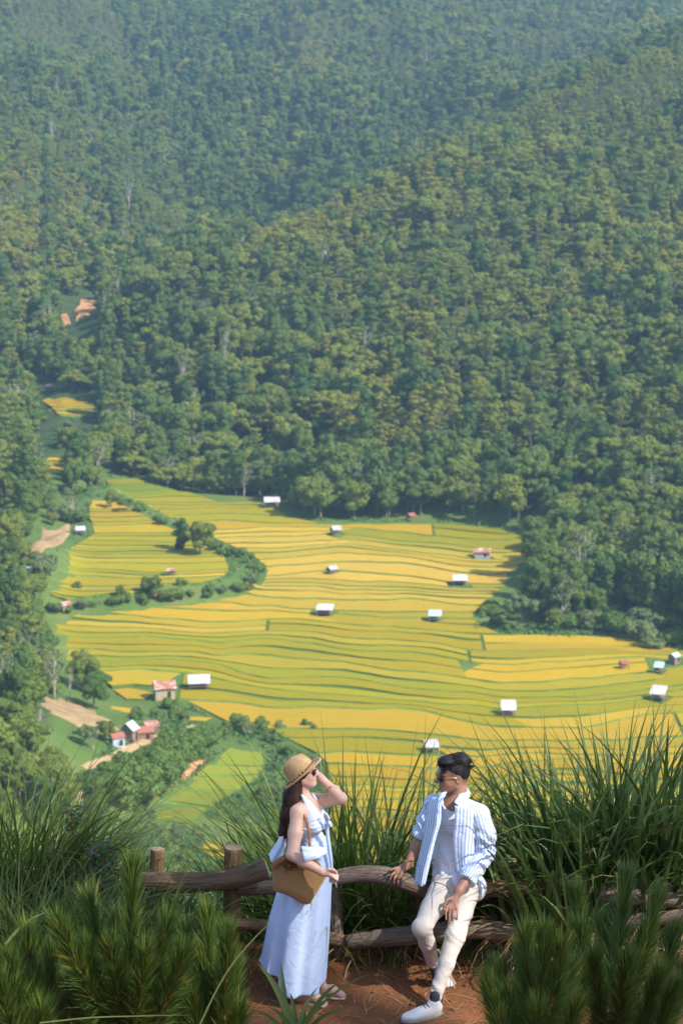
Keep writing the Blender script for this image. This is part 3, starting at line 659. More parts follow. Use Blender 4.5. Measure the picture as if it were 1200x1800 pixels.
for i in range(40):                                # greenery round the low field and by the fence gap
    reg = [((300, 470), (1452, 1560)), ((460, 575), (1280, 1420)), ((385, 560), (1272, 1296)), ((225, 330), (1244, 1275))][i % 4]
    u = rngT.uniform(*reg[0]); v = rngT.uniform(*reg[1])
    if in_poly(np.array([hit(u, v).x]), np.array([hit(u, v).y]), LOW_POLY)[0]: continue
    put(u, v, ('bush', i % 3) if i % 3 else ('shrub', i % 2), rngT.uniform(1.5, 3.3), 'low green bush in the scrub around the small lower fields', 'bush', 'scrub round the lower fields', name='bush')

for i in range(64):                                # growth on the open left bank and the side valley
    reg = [(42, 140, 855, 925), (40, 78, 930, 1080), (55, 130, 738, 792), (45, 62, 690, 740), (38, 66, 1068, 1120)][i % 5]
    u = rngT.uniform(reg[0], reg[1]); v = rngT.uniform(reg[2], reg[3]); q = hit(u, v); x_, y_ = np.array([q.x]), np.array([q.y])
    if any(in_poly(x_, y_, pl)[0] for pl in PATCHES + [MOUND_POLY, MAIN_POLY] + [world_poly(s_[0]) for s_ in SMALL]): continue
    low = i % 5 == 2
    put(u, v, [('bush', i % 3), ('round', i % 4), ('shrub', i % 2)][i % 3], rngT.uniform(2.0, 3.2) if low else rngT.uniform(2.6, 6.0), 'small bushy tree on the open bank between the left wood and the fields', 'bush', 'growth on the left bank', name='bushy_tree', wide=1.15)

for i in range(34):                                # thickets filling the field margins on either side
    left = i < 22; u = rngT.uniform(48, 92) if left else rngT.uniform(842, 905); v = rngT.uniform(1085, 1222) if left else rngT.uniform(1062, 1112); q = hit(u, v)
    if in_poly(np.array([q.x]), np.array([q.y]), MAIN_POLY)[0]: continue
    put(u, v, [('bush', i % 3), ('round', i % 4), ('shrub', i % 2)][i % 3], rngT.uniform(2.6, 5.5) if left else rngT.uniform(1.6, 3.2), 'bushy growth at the left margin of the big field' if left else 'low bush on the green margin left of the sage green tree', 'bush', 'left field margin bushes' if left else 'right field margin bushes', name='bushy_tree' if left else 'bush', wide=1.2)

# ---- the forest: scattered over the hills, kept off fields, soil and farm
def forest():
    rng = np.random.RandomState(42); pts = []
    y = 395.0
    while y < 2950:
        sp = 6.3 if y < 820 else (6.6 if y < 1150 else 6.9 if y < 1900 else 10.0)
        hw = 0.150 * y + 26; n = int(2 * hw / sp); xs = -hw + (np.arange(n) + rng.rand(n)) * sp; pts.append(np.column_stack([xs, y + sp * (rng.rand(n) - 0.5)])); y += sp * 0.92
    P = np.concatenate(pts); X, Y = P[:, 0], P[:, 1]; Z = terrain(X, Y)
    def clear(poly, m): return ~in_poly(X, Y, poly) & (poly_dist(X, Y, poly) > m)
    ok = clear(MAIN_POLY, 4.5) & clear(MOUND_POLY, 6.0) & clear(MOUND, 3.0) & clear(LOW_POLY, 3.0)
    for p in PATCHES: ok &= clear(p, 2.5)
    for pl, lab, c in SMALL: ok &= clear(world_poly(pl), 2.0)
    # photo position of each foot
    dz = Z - CAM_Z; dep = Y * CP - dz * SP; u = 600 + FPX * X / dep; v = 900 - FPX * (Y * SP + dz * CP) / dep
    ok &= ~((u > 820) & (u < 985) & (v > 945) & (v < 1115) & (u - 0.5 * 6.5 * FPX / dep < 925 - 0.3 * (v - 960)))
    ok &= ~((u > 46) & (u < 150) & (v > 1068) & (v < 1212))
    farm = in_poly(u, v, [(150, 1340), (110, 1420), (420, 1600), (600, 1600), (600, 1270), (330, 1225), (180, 1225), (215, 1262), (215, 1300), (190, 1330)])
    gap = in_poly(u, v, [(40, 690), (60, 670), (100, 672), (110, 690), (175, 705), (175, 740), (150, 760), (100, 762), (75, 740), (66, 705)]) | in_poly(u, v, [(60, 830), (80, 790), (125, 790), (122, 850), (95, 870), (70, 850)])
    scrub = in_poly(u, v, [(850, 1080), (960, 1108), (1010, 1100), (1090, 1092), (1210, 1098), (1230, 1180), (1100, 1115), (930, 1125)])
    slide = in_poly(u, v, [(100, 552), (140, 520), (175, 522), (176, 552), (150, 580), (100, 585)])
    near_low = (v > 1460)
    ok &= ~farm & ~gap & ~scrub & ~slide & ~near_low & (u > -90) & (u < 1290) & (v > -260)
    # hide what the canopy in front covers completely
    h = rng.uniform(0.55, 1.0, len(X)) + 0.38 * rng.rand(len(X)) ** 3 + 0.12 * vnoise(X / 35, Y / 35); nb = 400; ub = np.clip(((u + 100) / 1400 * nb).astype(int), 0, nb - 1)
    el_top = (Z + 13 - CAM_Z) / Y; el_can = (Z + 5.0 - CAM_Z) / Y; order = np.argsort(Y); mx = np.full(nb, -9.0); vis = np.zeros(len(X), bool)
    for i in order:
        b = ub[i]; vis[i] = el_top[i] > mx[max(0, b - 2):b + 3].min() - 0.008
        if ok[i]: mx[b] = max(mx[b], el_can[i])
    ok &= vis
    # species: pines on the crests and sunny slopes, dark broadleaf in gullies and along the field
    n1 = fbm(X / 130 + 3, Y / 150, 3); n2 = fbm(X / 40, Y / 40 + 9, 2)
    pinew = 0.10 + 0.75 * smooth(-0.15, 0.55, n1 + 0.35 * n2)
    hillp = in_poly(u, v, [(280, 500), (420, 470), (640, 375), (800, 290), (1250, 80), (1250, 480), (1130, 420), (1000, 560), (760, 640), (560, 600), (420, 590)])
    leftp = in_poly(u, v, [(-100, 150), (250, 230), (330, 400), (200, 470), (100, 520), (-100, 480)]); midp = in_poly(u, v, [(480, 60), (800, 0), (1000, 90), (800, 200), (620, 170)])
    midn = in_poly(u, v, [(560, 640), (760, 640), (1000, 560), (1250, 480), (1250, 800), (900, 800), (600, 720)])
    gul = in_poly(u, v, [(190, 0), (420, -50), (480, 160), (700, 170), (870, 60), (890, 120), (700, 300), (640, 380), (480, 430), (360, 400), (300, 250)])
    pinew = np.where(hillp, pinew * 0.45 + 0.58, pinew); pinew = np.where(leftp | midp, pinew * 0.6 + 0.38, pinew); pinew = np.where(midn, 0.18 + 0.4 * pinew, pinew); pinew = np.where(gul, pinew * 0.15, pinew)
    edge = poly_dist(X, Y, MAIN_POLY) < 45; pinew = np.where(edge | (Y < 700), pinew * 0.15, pinew)
    r = rng.rand(len(X)); sp = np.where(r < pinew, 'pine', 'broad')
    r2 = rng.rand(len(X)); r2 = np.where(gul, r2 * 0.5, r2); sub = np.where(sp == 'pine', 'pine', np.where(r2 < 0.36, 'tall', np.where(r2 < 0.70, 'round', np.where(r2 < 0.90, 'wide', np.where(r2 < 0.945, 'vine', 'bare')))))
    hgt = {'pine': 15.5, 'tall': 16.0, 'round': 13.5, 'wide': 13.0, 'vine': 14.5, 'bare': 15.0}
    near_small = np.where((u < 260) & (v > 880), 0.8, 1.0)
    H = np.array([hgt[s] for s in sub]) * h * near_small * np.where(Y > 1150, 0.80, 1.0) * np.where((Y > 830) & (Y <= 1150), 0.9, 1.0) * np.where(gul, 1.2, 1.0)
    tv = v - H * FPX / dep
    ok &= ~((u > 52) & (u < 182) & (v > 690) & (v < 830) & (tv < 738)) & ~((u > 66) & (u < 128) & (v > 790) & (v < 930) & (tv < 846)) & ~((u > 98) & (u < 180) & (v > 520) & (v < 650) & (tv < 574)) & ~((u > 62) & (u < 218) & (v > 1225) & (v < 1430) & (tv < 1288))
    idx = np.where(ok)[0]
    inview = idx[(u[idx] > 4) & (u[idx] < 1196) & (v[idx] > 30) & (v[idx] < 1450)]
    app = H[inview] / Y[inview]; nearest = set(inview[np.argsort(-app)][:240].tolist())
    cnt = {}
    for i in idx:
        if i not in nearest: continue
        k = sub[i]; var = rng.randint(sum(1 for q in PROTO if q[0] == k))
        if u[i] < 260 and v[i] > 860: where, g = 'on the wooded slope along the left edge', 'left bank wood'
        elif u[i] > 830 and v[i] > 940: where, g = 'in the wood right of the field', 'right-hand wood'
        elif v[i] > 760: where, g = 'in the forest wall behind the field', 'forest wall behind the field'
        else: where, g = 'on the near hillside above the forest wall', 'near hillside trees'
        lab = {'pine': 'thin olive pine with a flat crown ', 'tall': 'tall dark broadleaf tree ', 'round': 'rounded green broadleaf tree ', 'wide': 'spreading light green broadleaf tree ', 'vine': 'vine-covered leafy tree ', 'bare': 'half-bare pale tree '}[k] + where
        tree((k, int(var)), (X[i], Y[i], Z[i] - 0.4), float(H[i]), float(rng.rand() * 6.28), lab, 'tree', g + ', ' + k)
    rest = np.array([i for i in idx if i not in nearest])
    for fam, kinds in (('pine_forest', ('pine',)), ('broadleaf_forest', ('tall', 'round', 'wide', 'vine', 'bare'))):
        sel = rest[np.isin(sub[rest], kinds)]; keys = [q for q in PROTO if q[0] in kinds and q in FIRST]
        me = mesh_np(fam, np.column_stack([X[sel], Y[sel], Z[sel] - 0.4]), [])
        ki = np.zeros(len(sel), int)
        for j, i in enumerate(sel):
            opts = [q for q, kk in enumerate(keys) if kk[0] == sub[i]]; ki[j] = opts[rng.randint(len(opts))] if opts else rng.randint(len(keys))
        sc = np.array([H[i] / PROTO[keys[q]][4] for i, q in zip(sel, ki)]); wd = rng.uniform(0.9, 1.25, len(sel)) 
        vattr(me, 'kind_index', ki, 'INT'); vattr(me, 'tree_scale', np.column_stack([sc * wd, sc * wd, sc]), 'FLOAT_VECTOR'); vattr(me, 'tree_rot', np.column_stack([rng.normal(size=len(sel)) * 0.05, rng.normal(size=len(sel)) * 0.05, rng.rand(len(sel)) * 6.28]), 'FLOAT_VECTOR')
        o = obj(fam, me); tag(o, 'dense %s covering the far hills up to the top of the picture' % ('olive pine woods' if fam[0] == 'p' else 'dark broadleaf forest'), 'forest', kind='stuff')
        ng = bpy.data.node_groups.new(fam, 'GeometryNodeTree'); ng.interface.new_socket('Geometry', in_out='INPUT', socket_type='NodeSocketGeometry'); ng.interface.new_socket('Geometry', in_out='OUTPUT', socket_type='NodeSocketGeometry')
        nd = ng.nodes; gi = nd.new('NodeGroupInput'); go = nd.new('NodeGroupOutput'); jn = nd.new('GeometryNodeJoinGeometry')
        def named(nm, typ):
            a = nd.new('GeometryNodeInputNamedAttribute'); a.data_type = typ; a.inputs[0].default_value = nm; return a.outputs[0]
        kidx = named('kind_index', 'INT'); scl = named('tree_scale', 'FLOAT_VECTOR'); rot = named('tree_rot', 'FLOAT_VECTOR'); e2r = nd.new('FunctionNodeEulerToRotation'); ng.links.new(rot, e2r.inputs[0])
        for q, kk in enumerate(keys):
            j2 = nd.new('GeometryNodeJoinGeometry')
            for ob in FIRST[kk]:
                oi = nd.new('GeometryNodeObjectInfo'); oi.inputs[0].default_value = ob; oi.transform_space = 'ORIGINAL'; ng.links.new(oi.outputs['Geometry'], j2.inputs[0])
            cmp = nd.new('FunctionNodeCompare'); cmp.data_type = 'INT'; cmp.operation = 'EQUAL'; ng.links.new(kidx, cmp.inputs[2]); cmp.inputs[3].default_value = q
            ip = nd.new('GeometryNodeInstanceOnPoints'); ng.links.new(gi.outputs[0], ip.inputs['Points']); ng.links.new(cmp.outputs[0], ip.inputs['Selection']); ng.links.new(j2.outputs[0], ip.inputs['Instance'])
            ng.links.new(e2r.outputs[0], ip.inputs['Rotation']); ng.links.new(scl, ip.inputs['Scale']); ng.links.new(ip.outputs[0], jn.inputs[0])
        ng.links.new(jn.outputs[0], go.inputs[0]); md = o.modifiers.new('scatter', 'NODES'); md.node_group = ng
        print(fam, len(sel))
    print('individual trees', len(nearest))
forest()
# ------------------------------------------------------------------ rough meadow growth on the open ground of the valley
def meadow():
    rng = np.random.RandomState(77); V = []; F = []
    def scatter(poly_uv, n, s0, s1, avoid):
        us = [p[0] for p in poly_uv]; vs = [p[1] for p in poly_uv]; P = np.array(world_poly(poly_uv)); x = rng.uniform(P[:, 0].min(), P[:, 0].max(), n); y = rng.uniform(P[:, 1].min(), P[:, 1].max(), n); ok = in_poly(x, y, [tuple(p) for p in P])
        for a in avoid: ok &= ~in_poly(x, y, a)
        x = x[ok]; y = y[ok]; dens = fbm(x / 9, y / 9, 3); k = dens > -0.35; x = x[k]; y = y[k]; return x, y, rng.uniform(s0, s1, len(x))
    av = [MAIN_POLY, LOW_POLY, MOUND_POLY] + PATCHES + [world_poly(q[0]) for q in SMALL]
    sets = [scatter([(130, 1440), (185, 1300), (330, 1225), (420, 1262), (575, 1290), (640, 1560), (300, 1600)], 9000, 0.25, 0.9, av), scatter([(30, 1090), (30, 900), (200, 830), (480, 960), (480, 1030), (100, 1090)], 3600, 0.3, 0.9, av), scatter([(820, 1120), (850, 1070), (960, 1085), (1200, 1090), (1240, 1180), (1000, 1125)], 1800, 0.3, 1.1, av), scatter([(40, 690), (170, 700), (175, 760), (90, 800), (60, 760)], 500, 0.3, 0.9, av), scatter([(480, 905), (700, 900), (940, 930), (940, 950), (700, 925), (500, 925)], 1200, 0.3, 1.0, [MAIN_POLY])]
    X = np.concatenate([s[0] for s in sets]); Y = np.concatenate([s[1] for s in sets]); S = np.concatenate([s[2] for s in sets]); Z = terrain(X, Y); n = len(X)
    m = 7; d = rng.normal(size=(n, m, 3)); d[..., 2] = np.abs(d[..., 2]) * 0.8 + 0.1; c = np.stack([X, Y, Z], -1)[:, None, :] + d * S[:, None, None] * np.array([0.75, 0.75, 0.55]); N = d + 0.5 * rng.normal(size=d.shape); N /= np.linalg.norm(N, axis=-1)[..., None]; a = np.cross(N, rng.normal(size=d.shape)); a /= np.linalg.norm(a, axis=-1)[..., None]; b = np.cross(N, a); s = (S[:, None] * rng.uniform(0.25, 0.6, (n, m)))[..., None]
    V = np.stack([c - a * s, c - b * s * 0.7, c + a * s, c + b * s * 0.7], 2).reshape(-1, 3); F = np.arange(len(V)).reshape(-1, 4)
    t = NT('meadow_leaf'); v = t.attr('tone'); t.set(Roughness=0.8); t.leafy(t.ramp(v, [(0.0, (0.045, 0.11, 0.022)), (0.5, (0.085, 0.165, 0.035)), (0.85, (0.15, 0.20, 0.045)), (1.0, (0.26, 0.21, 0.08))]), 0.25)
    tn = np.clip(0.45 + 0.35 * fbm(X / 16, Y / 16, 3) + rng.normal(size=n) * 0.15, 0, 1); me = mesh_np('meadow_growth', V, F); vattr(me, 'tone', np.repeat(tn, m * 4)); tag(obj('meadow_growth', me, t.m), 'rough green meadow growth on the open ground round the fields', 'ground cover', kind='stuff')
meadow()
# ------------------------------------------------------------------ field huts and farmhouses
def tin_mat(name, col, rust=0.0):
    t = NT(name); co = t.coord('Object'); f = t.noise(0.9, 5, co)
    c = t.ramp(f, [(0.35, tuple(x * 0.86 for x in col)), (0.65, col)])
    if rust: c = t.mix(t.ramp(t.noise(0.55, 4, t.mapping(co, (1, 3, 1))), [(0.62 - rust * 0.3, (0, 0, 0)), (0.72 - rust * 0.25, (1, 1, 1))]), c, (0.30, 0.11, 0.06))
    t.color(c); t.set(Roughness=0.55); return t.m
M_TIN = tin_mat('tin_white', (0.50, 0.50, 0.51), 0.15); M_TIN_BLUE = tin_mat('tin_pale_blue', (0.40, 0.50, 0.55)); M_TIN_RUST = tin_mat('tin_rusty', (0.55, 0.47, 0.42), 0.8); M_TIN_RED = tin_mat('tin_red', (0.34, 0.12, 0.08), 0.4)
M_TIN_GREY = tin_mat('tin_grey', (0.40, 0.42, 0.45), 0.25); M_TARP = tin_mat('tarp_white', (0.78, 0.80, 0.82)); M_THATCH = mat_plain('thatch_brown', (0.28, 0.17, 0.10), 1.0, 0.3, 2.0, 0.5, 5)
M_PLANK = mat_plain('plank_wall', (0.22, 0.15, 0.10), 0.9, 0.35, 3.0); M_MUD = mat_plain('mud_wall', (0.40, 0.30, 0.20), 0.95, 0.2, 2.0); M_POST = mat_plain('hut_post', (0.20, 0.15, 0.11), 0.9, 0.3, 3.0); M_DARKIN = mat_plain('dark_opening_and_shade', (0.03, 0.025, 0.02), 1.0, 0.1)
def roof_piece(L, W, rise, z, th=0.08, rib=True, side=1, n=14):
    """one slope: ridge along x, corrugated; side = +1 far slope, -1 near slope"""
    xs = np.linspace(-L / 2, L / 2, n * 2 + 1); zz = 0.05 * (np.arange(len(xs)) % 2) if rib else np.zeros(len(xs))
    top = np.column_stack([xs, np.zeros_like(xs), z + rise + zz]); low = np.column_stack([xs, np.full_like(xs, side * W / 2), z + zz]); m = len(xs)
    V = np.vstack([top, low, top - [0, 0, th], low - [0, 0, th]]); F = []
    for i in range(m - 1): F += [[i, i + 1, m + i + 1, m + i], [2 * m + i, 3 * m + i, 3 * m + i + 1, 2 * m + i + 1], [m + i, m + i + 1, 3 * m + i + 1, 3 * m + i], [i, 2 * m + i, 2 * m + i + 1, i + 1]]
    F += [[0, m, 3 * m, 2 * m], [m - 1, 3 * m - 1, 4 * m - 1, 2 * m - 1]]
    return V, F
def hut(u, v, L, W, label, roof=M_TIN, style='gable', rz=0.0, h=1.5, rise=0.9, wall=None, group=None, name='field_hut', cat='hut'):
    p = hit(u, v); e = empty(name, (p.x, p.y, p.z + (0.55 if name == 'field_hut' else 0.1)), rz); tag(e, label, cat, group)
    if style == 'shed':                     # single slope tilted to the viewer, on posts
        xs = np.linspace(-L / 2, L / 2, 21); zz = 0.04 * (np.arange(21) % 2); A = np.column_stack([xs, np.full(21, W / 2), h + rise + zz]); B = np.column_stack([xs, np.full(21, -W / 2), h + zz]); V = np.vstack([A, B, A - [0, 0, .06], B - [0, 0, .06]]); F = []
        for i in range(20): F += [[i, 21 + i, 22 + i, i + 1], [42 + i, 43 + i, 64 + i, 63 + i], [21 + i, 63 + i, 64 + i, 22 + i], [i, i + 1, 43 + i, 42 + i]]
        F += [[0, 42, 63, 21], [20, 41, 83, 62]]
        obj('roof', mesh_np('roof', V, np.array(F)), roof, e)
        for sx in (-1, 1):
            for sy in (-1, 1):
                mb = MB(); hh = h + (rise if sy > 0 else 0) - 0.05; mb.box((sx * L * 0.43, sy * W * 0.40, hh / 2 - 0.5), (0.14, 0.14, hh + 1)); mb.build('post', M_POST, e)
        mb = MB(); mb.box((0, 0, 0.35), (L * 0.86, W * 0.78, 0.1)); mb.build('floor_platform', M_PLANK, e)
        if wall is not None: mb = MB(); mb.box((0, W * 0.36, h * 0.5 + 0.1), (L * 0.8, 0.08, h * 0.8)); mb.build('wall', wall, e)
    else:
        for sd, nm in ((-1, 'roof_slope'), (1, 'roof_slope')):
            V, F = roof_piece(L, W, rise, h, side=sd); obj(nm, mesh_np(nm, V, np.array(F)), roof, e)
        if wall is not None:
            wl, ww = L * 0.86, W * 0.78
            for sy in (-1, 1): mb = MB(); mb.box((0, sy * ww / 2, h / 2 - 0.3), (wl, 0.1, h + 0.55)); mb.build('wall', wall, e)
            for sx in (-1, 1):
                x = sx * wl / 2; V = [[x - .05, -ww / 2, -.6], [x - .05, ww / 2, -.6], [x - .05, ww / 2, h - .05], [x - .05, 0, h + rise * 0.78], [x - .05, -ww / 2, h - .05]]; V += [[a + .1, b, c] for a, b, c in V]
                mb = MB(); mb.add(V, [[0, 1, 2], [0, 2, 4], [2, 3, 4], [5, 7, 6], [5, 9, 7], [7, 9, 8]], [[0, 5, 6, 1], [1, 6, 7, 2], [2, 7, 8, 3], [3, 8, 9, 4], [4, 9, 5, 0]]); mb.build('gable_wall', wall, e)
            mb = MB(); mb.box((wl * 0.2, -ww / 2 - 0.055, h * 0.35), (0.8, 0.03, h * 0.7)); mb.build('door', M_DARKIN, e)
        else:
            for sx in (-1, 1):
                for sy in (-1, 1): mb = MB(); mb.box((sx * L * 0.42, sy * W * 0.38, h / 2 - 0.4), (0.13, 0.13, h + 0.9)); mb.build('post', M_POST, e)
            mb = MB(); mb.box((0, 0, 0.4), (L * 0.8, W * 0.7, 0.12)); mb.build('floor_platform', M_PLANK, e)
            mb = MB(); mb.box((0, W * 0.33, 0.85), (L * 0.8, 0.08, 0.8)); mb.build('back_wall', M_PLANK, e)
    return e
hut(478, 892, 5.0, 4.0, 'white and rust roofed hut at the forest edge of the field', M_TIN, 'shed', 0.05, wall=M_PLANK)
hut(590, 940, 3.0, 2.8, 'small grey thatched hut below the forest wall', M_TIN_GREY, rz=0.4, h=1.2, rise=1.0)
hut(722, 916, 2.4, 2.2, 'tiny red roofed hut against the forest wall', M_TIN_RED, rz=0.6, h=1.3, rise=0.7)
hut(847, 980, 5.0, 3.6, 'brown roofed hut with pale walls near the right end of the pale terraces', M_TIN_RUST, rz=-0.1, h=1.3, wall=M_TIN_GREY)
hut(583, 1009, 2.8, 2.4, 'small grey hut in the centre of the pale terraces', M_TIN_GREY, rz=0.7, h=1.0, rise=0.8)
hut(808, 1028, 4.0, 3.0, 'white flat roofed shelter below the brown roofed hut', M_TIN, 'shed', 0.0, h=1.0, rise=1.0)
hut(571, 1082, 4.4, 3.2, 'white roofed open shelter on posts in mid field', M_TIN, 'shed', -0.15, h=1.3, rise=0.9, wall=M_DARKIN)  # near-black back wall stands in for the shade below the roof
hut(764, 1092, 3.4, 3.0, 'pale blue roofed shelter beside the green terraces', M_TIN_BLUE, 'shed', -0.1, h=1.2, rise=0.9)
hut(300, 1012, 3.0, 2.2, 'brown and white striped shelter on the raised field', M_TIN_RUST, 'gable', 0.1, h=1.0, rise=0.6)
hut(282, 1054, 2.8, 2.0, 'red roofed hut tucked beside the round dark tree', M_TIN_RED, 'gable', 0.05, h=0.9, rise=0.6)
hut(115, 1073, 3.0, 2.4, 'red and white roofed hut at the left end of the field', M_TIN_RUST, 'gable', 0.7, h=1.1, rise=0.8, wall=M_PLANK)
hut(142, 940, 2.9, 2.4, 'white roofed hut beside the bare soil bank', M_TIN, 'shed', 0.1, h=1.0, rise=0.8)
hut(316, 966, 2.6, 2.4, 'dark little hut with a pale gable under the big bank tree', M_TIN_GREY, 'gable', 1.2, h=1.1, rise=0.9, wall=M_DARKIN)
hut(46, 1020, 3.2, 2.4, 'pale blue roof among the trees of the left bank', M_TIN_BLUE, 'shed', 0.1, h=2.0, rise=0.8)
hut(289, 1226, 5.2, 4.2, 'rusty roofed mud house standing alone in the field', M_TIN_RUST, 'gable', 0.22, h=2.5, rise=1.5, wall=M_MUD, name='mud_house', cat='house')
hut(350, 1211, 5.2, 3.4, 'long white roofed shelter right of the mud house', M_TIN, 'shed', 0.08, h=1.2, rise=1.3)
hut(228, 1302, 3.0, 3.6, 'farmhouse with a white gable roof beside the dirt track', M_TIN, 'gable', 1.15, h=2.6, rise=1.5, wall=M_PLANK, name='farmhouse', cat='house')
hut(206, 1310, 3.0, 2.6, 'small red roofed shed left of the white gabled farmhouse', M_TIN_RED, 'gable', 0.5, h=1.8, rise=0.9, wall=M_TIN_BLUE, name='shed', cat='shed')
hut(251, 1297, 4.6, 3.4, 'long low farm barn with a dark red roof', M_TIN_RED, 'gable', 0.35, h=1.5, rise=1.0, wall=M_PLANK, name='barn', cat='barn')
hut(267, 1287, 3.2, 2.8, 'pale tin roofed lean-to behind the red roofed barn', M_TIN_RUST, 'shed', 0.3, h=1.5, rise=0.7, wall=M_PLANK, name='lean_to', cat='shed')
hut(893, 1258, 3.4, 3.2, 'cream roofed shelter with a pole in the lower right field', M_TIN, 'shed', 0.0, h=1.2, rise=1.5, wall=M_DARKIN)
hut(758, 1322, 3.0, 2.6, 'white roofed shelter just above the man', M_TIN, 'shed', 0.15, h=0.9, rise=1.0)
hut(1156, 1231, 3.6, 3.2, 'white roofed shelter above the tall grass on the right', M_TIN, 'shed', -0.35, h=1.3, rise=1.3)
hut(1157, 1184, 2.4, 2.2, 'small pale blue roofed hut on the right edge of the field', M_TIN_BLUE, 'shed', -0.3, h=1.2, rise=0.9, wall=M_PLANK)
hut(1184, 1166, 2.6, 2.4, 'pale blue gabled hut at the foot of the right-hand wood', M_TIN_BLUE, 'gable', 0.8, h=1.3, rise=0.8, wall=M_PLANK)
hut(1096, 1176, 2.2, 2.0, 'rusty red roofed hut in the curved terraces on the right', M_TIN_RED, 'gable', 0.3, h=1.0, rise=0.7)
hut(88, 688, 3.4, 2.6, 'tiny pinkish roof by the far side valley terraces', M_TIN_RUST, 'gable', 0.2, h=1.4, rise=0.9)
hut(92, 1400, 3.4, 5.0, 'white tarpaulin roof glimpsed behind the left grass', M_TARP, 'shed', 0.5, h=1.2, rise=2.0)
# ------------------------------------------------------------------ the lookout: red path, slope, fence
GZ = CAM_Z - 6.27
EDGE_Y = 15.32
def near_z(X, Y):
    X = np.asarray(X, float); Y = np.asarray(Y, float)
    up = np.clip((11.8 - Y) / 11.8, 0, 1.4) * 4.6
    edge = EDGE_Y + 0.10 * vnoise(X * 0.7, X * 0 + 3) + 0.05 * np.abs(X) * 0.2
    dn = np.maximum(0, Y - edge); drop = dn * 0.72 + 0.25 * smooth(0, 0.5, dn)
    berm = 0.07 * np.exp(-((Y - edge + 0.12) / 0.16) ** 2) * (0.6 + 0.8 * vnoise(X * 1.3, X * 0 + 8))
    bump = 0.030 * fbm(X * 1.6, Y * 1.6, 4) * (1 - smooth(20, 60, Y)) + 1.6 * fbm(X / 14, Y / 14, 3) * smooth(18, 60, Y)
    side = 0.10 * smooth(1.5, 4, np.abs(X)) * (1 - smooth(15, 18, Y))
    return GZ + up - drop + berm + bump + side
def nz(x, y): return float(near_z(np.array([x]), np.array([y]))[0])
def on_near(u, v):
    d = ray(u, v); lo, hi = 11.0, 15.3
    ts = np.linspace(13.0, 17.5, 600); g = (CAM_Z + d[2] * ts) - near_z(d[0] * ts, d[1] * ts); k = int(np.argmax(g < 0)); t = ts[k]
    return Vector((d[0] * t, d[1] * t, CAM_Z + d[2] * t))
def path_mat():
    t = NT('red_earth'); co = t.coord('Object'); f = t.noise(1.6, 7, co, 0.7); g = t.noise(14, 5, co, 0.7); h = t.noise(55, 3, co)
    c = t.ramp(f, [(0.3, (0.145, 0.054, 0.024)), (0.55, (0.25, 0.100, 0.044)), (0.75, (0.35, 0.160, 0.072))])
    c = t.mix(t.ramp(g, [(0.40, (0, 0, 0)), (0.75, (0.7, 0.7, 0.7))]), c, (0.14, 0.060, 0.032)); c = t.mix(t.ramp(h, [(0.58, (0, 0, 0)), (0.72, (0.6, 0.6, 0.6))]), c, (0.36, 0.20, 0.11))
    # beyond the path: grass over soil
    sx = t.n('ShaderNodeSeparateXYZ'); t.l(co, sx.inputs[0]); far = t.math('GREATER_THAN', sx.outputs[1], 15.9)
    c = t.mix(far, c, t.ramp(t.noise(2.0, 5, co), [(0.35, (0.04, 0.07, 0.02)), (0.7, (0.09, 0.10, 0.03))]))
    t.color(c); t.set(Roughness=1.0); t.b.inputs['Specular IOR Level'].default_value = 0.08; t.bump(g, 0.9, 0.03); return t.m
def near_sheet():
    ys = np.concatenate([np.arange(-8, 11, 0.5), np.arange(11, 17.5, 0.055), np.arange(17.5, 30, 0.5), np.arange(30, 236, 5.0)])
    xs = np.concatenate([np.linspace(-1, -0.03, 40) ** 3 * 3.2, np.linspace(-0.03, 0.03, 3)[1:-1] * 0, np.linspace(0.03, 1, 40) ** 3 * 3.2]); fx = np.linspace(-3.2, 3.2, 118)
    xs = np.concatenate([-np.geomspace(3.3, 14, 14)[::-1], fx, np.geomspace(3.3, 14, 14)])
    X, Y = np.meshgrid(xs, ys); sc = 1 + np.maximum(0, Y - 18) * 0.11 * (np.abs(X) / 14); X = X * sc * np.where(np.abs(X) > 3.25, 1.6, 1.0) 
    Z = near_z(X, Y); ny, nx = X.shape; V = np.stack([X, Y, Z], -1).reshape(-1, 3); i = (np.arange(ny - 1)[:, None] * nx + np.arange(nx - 1)[None, :]).ravel()
    o = obj('lookout_ground', mesh_np('lookout_ground', V, np.stack([i, i + 1, i + nx + 1, i + nx], 1), True), path_mat()); tag(o, kind='structure')
near_sheet()

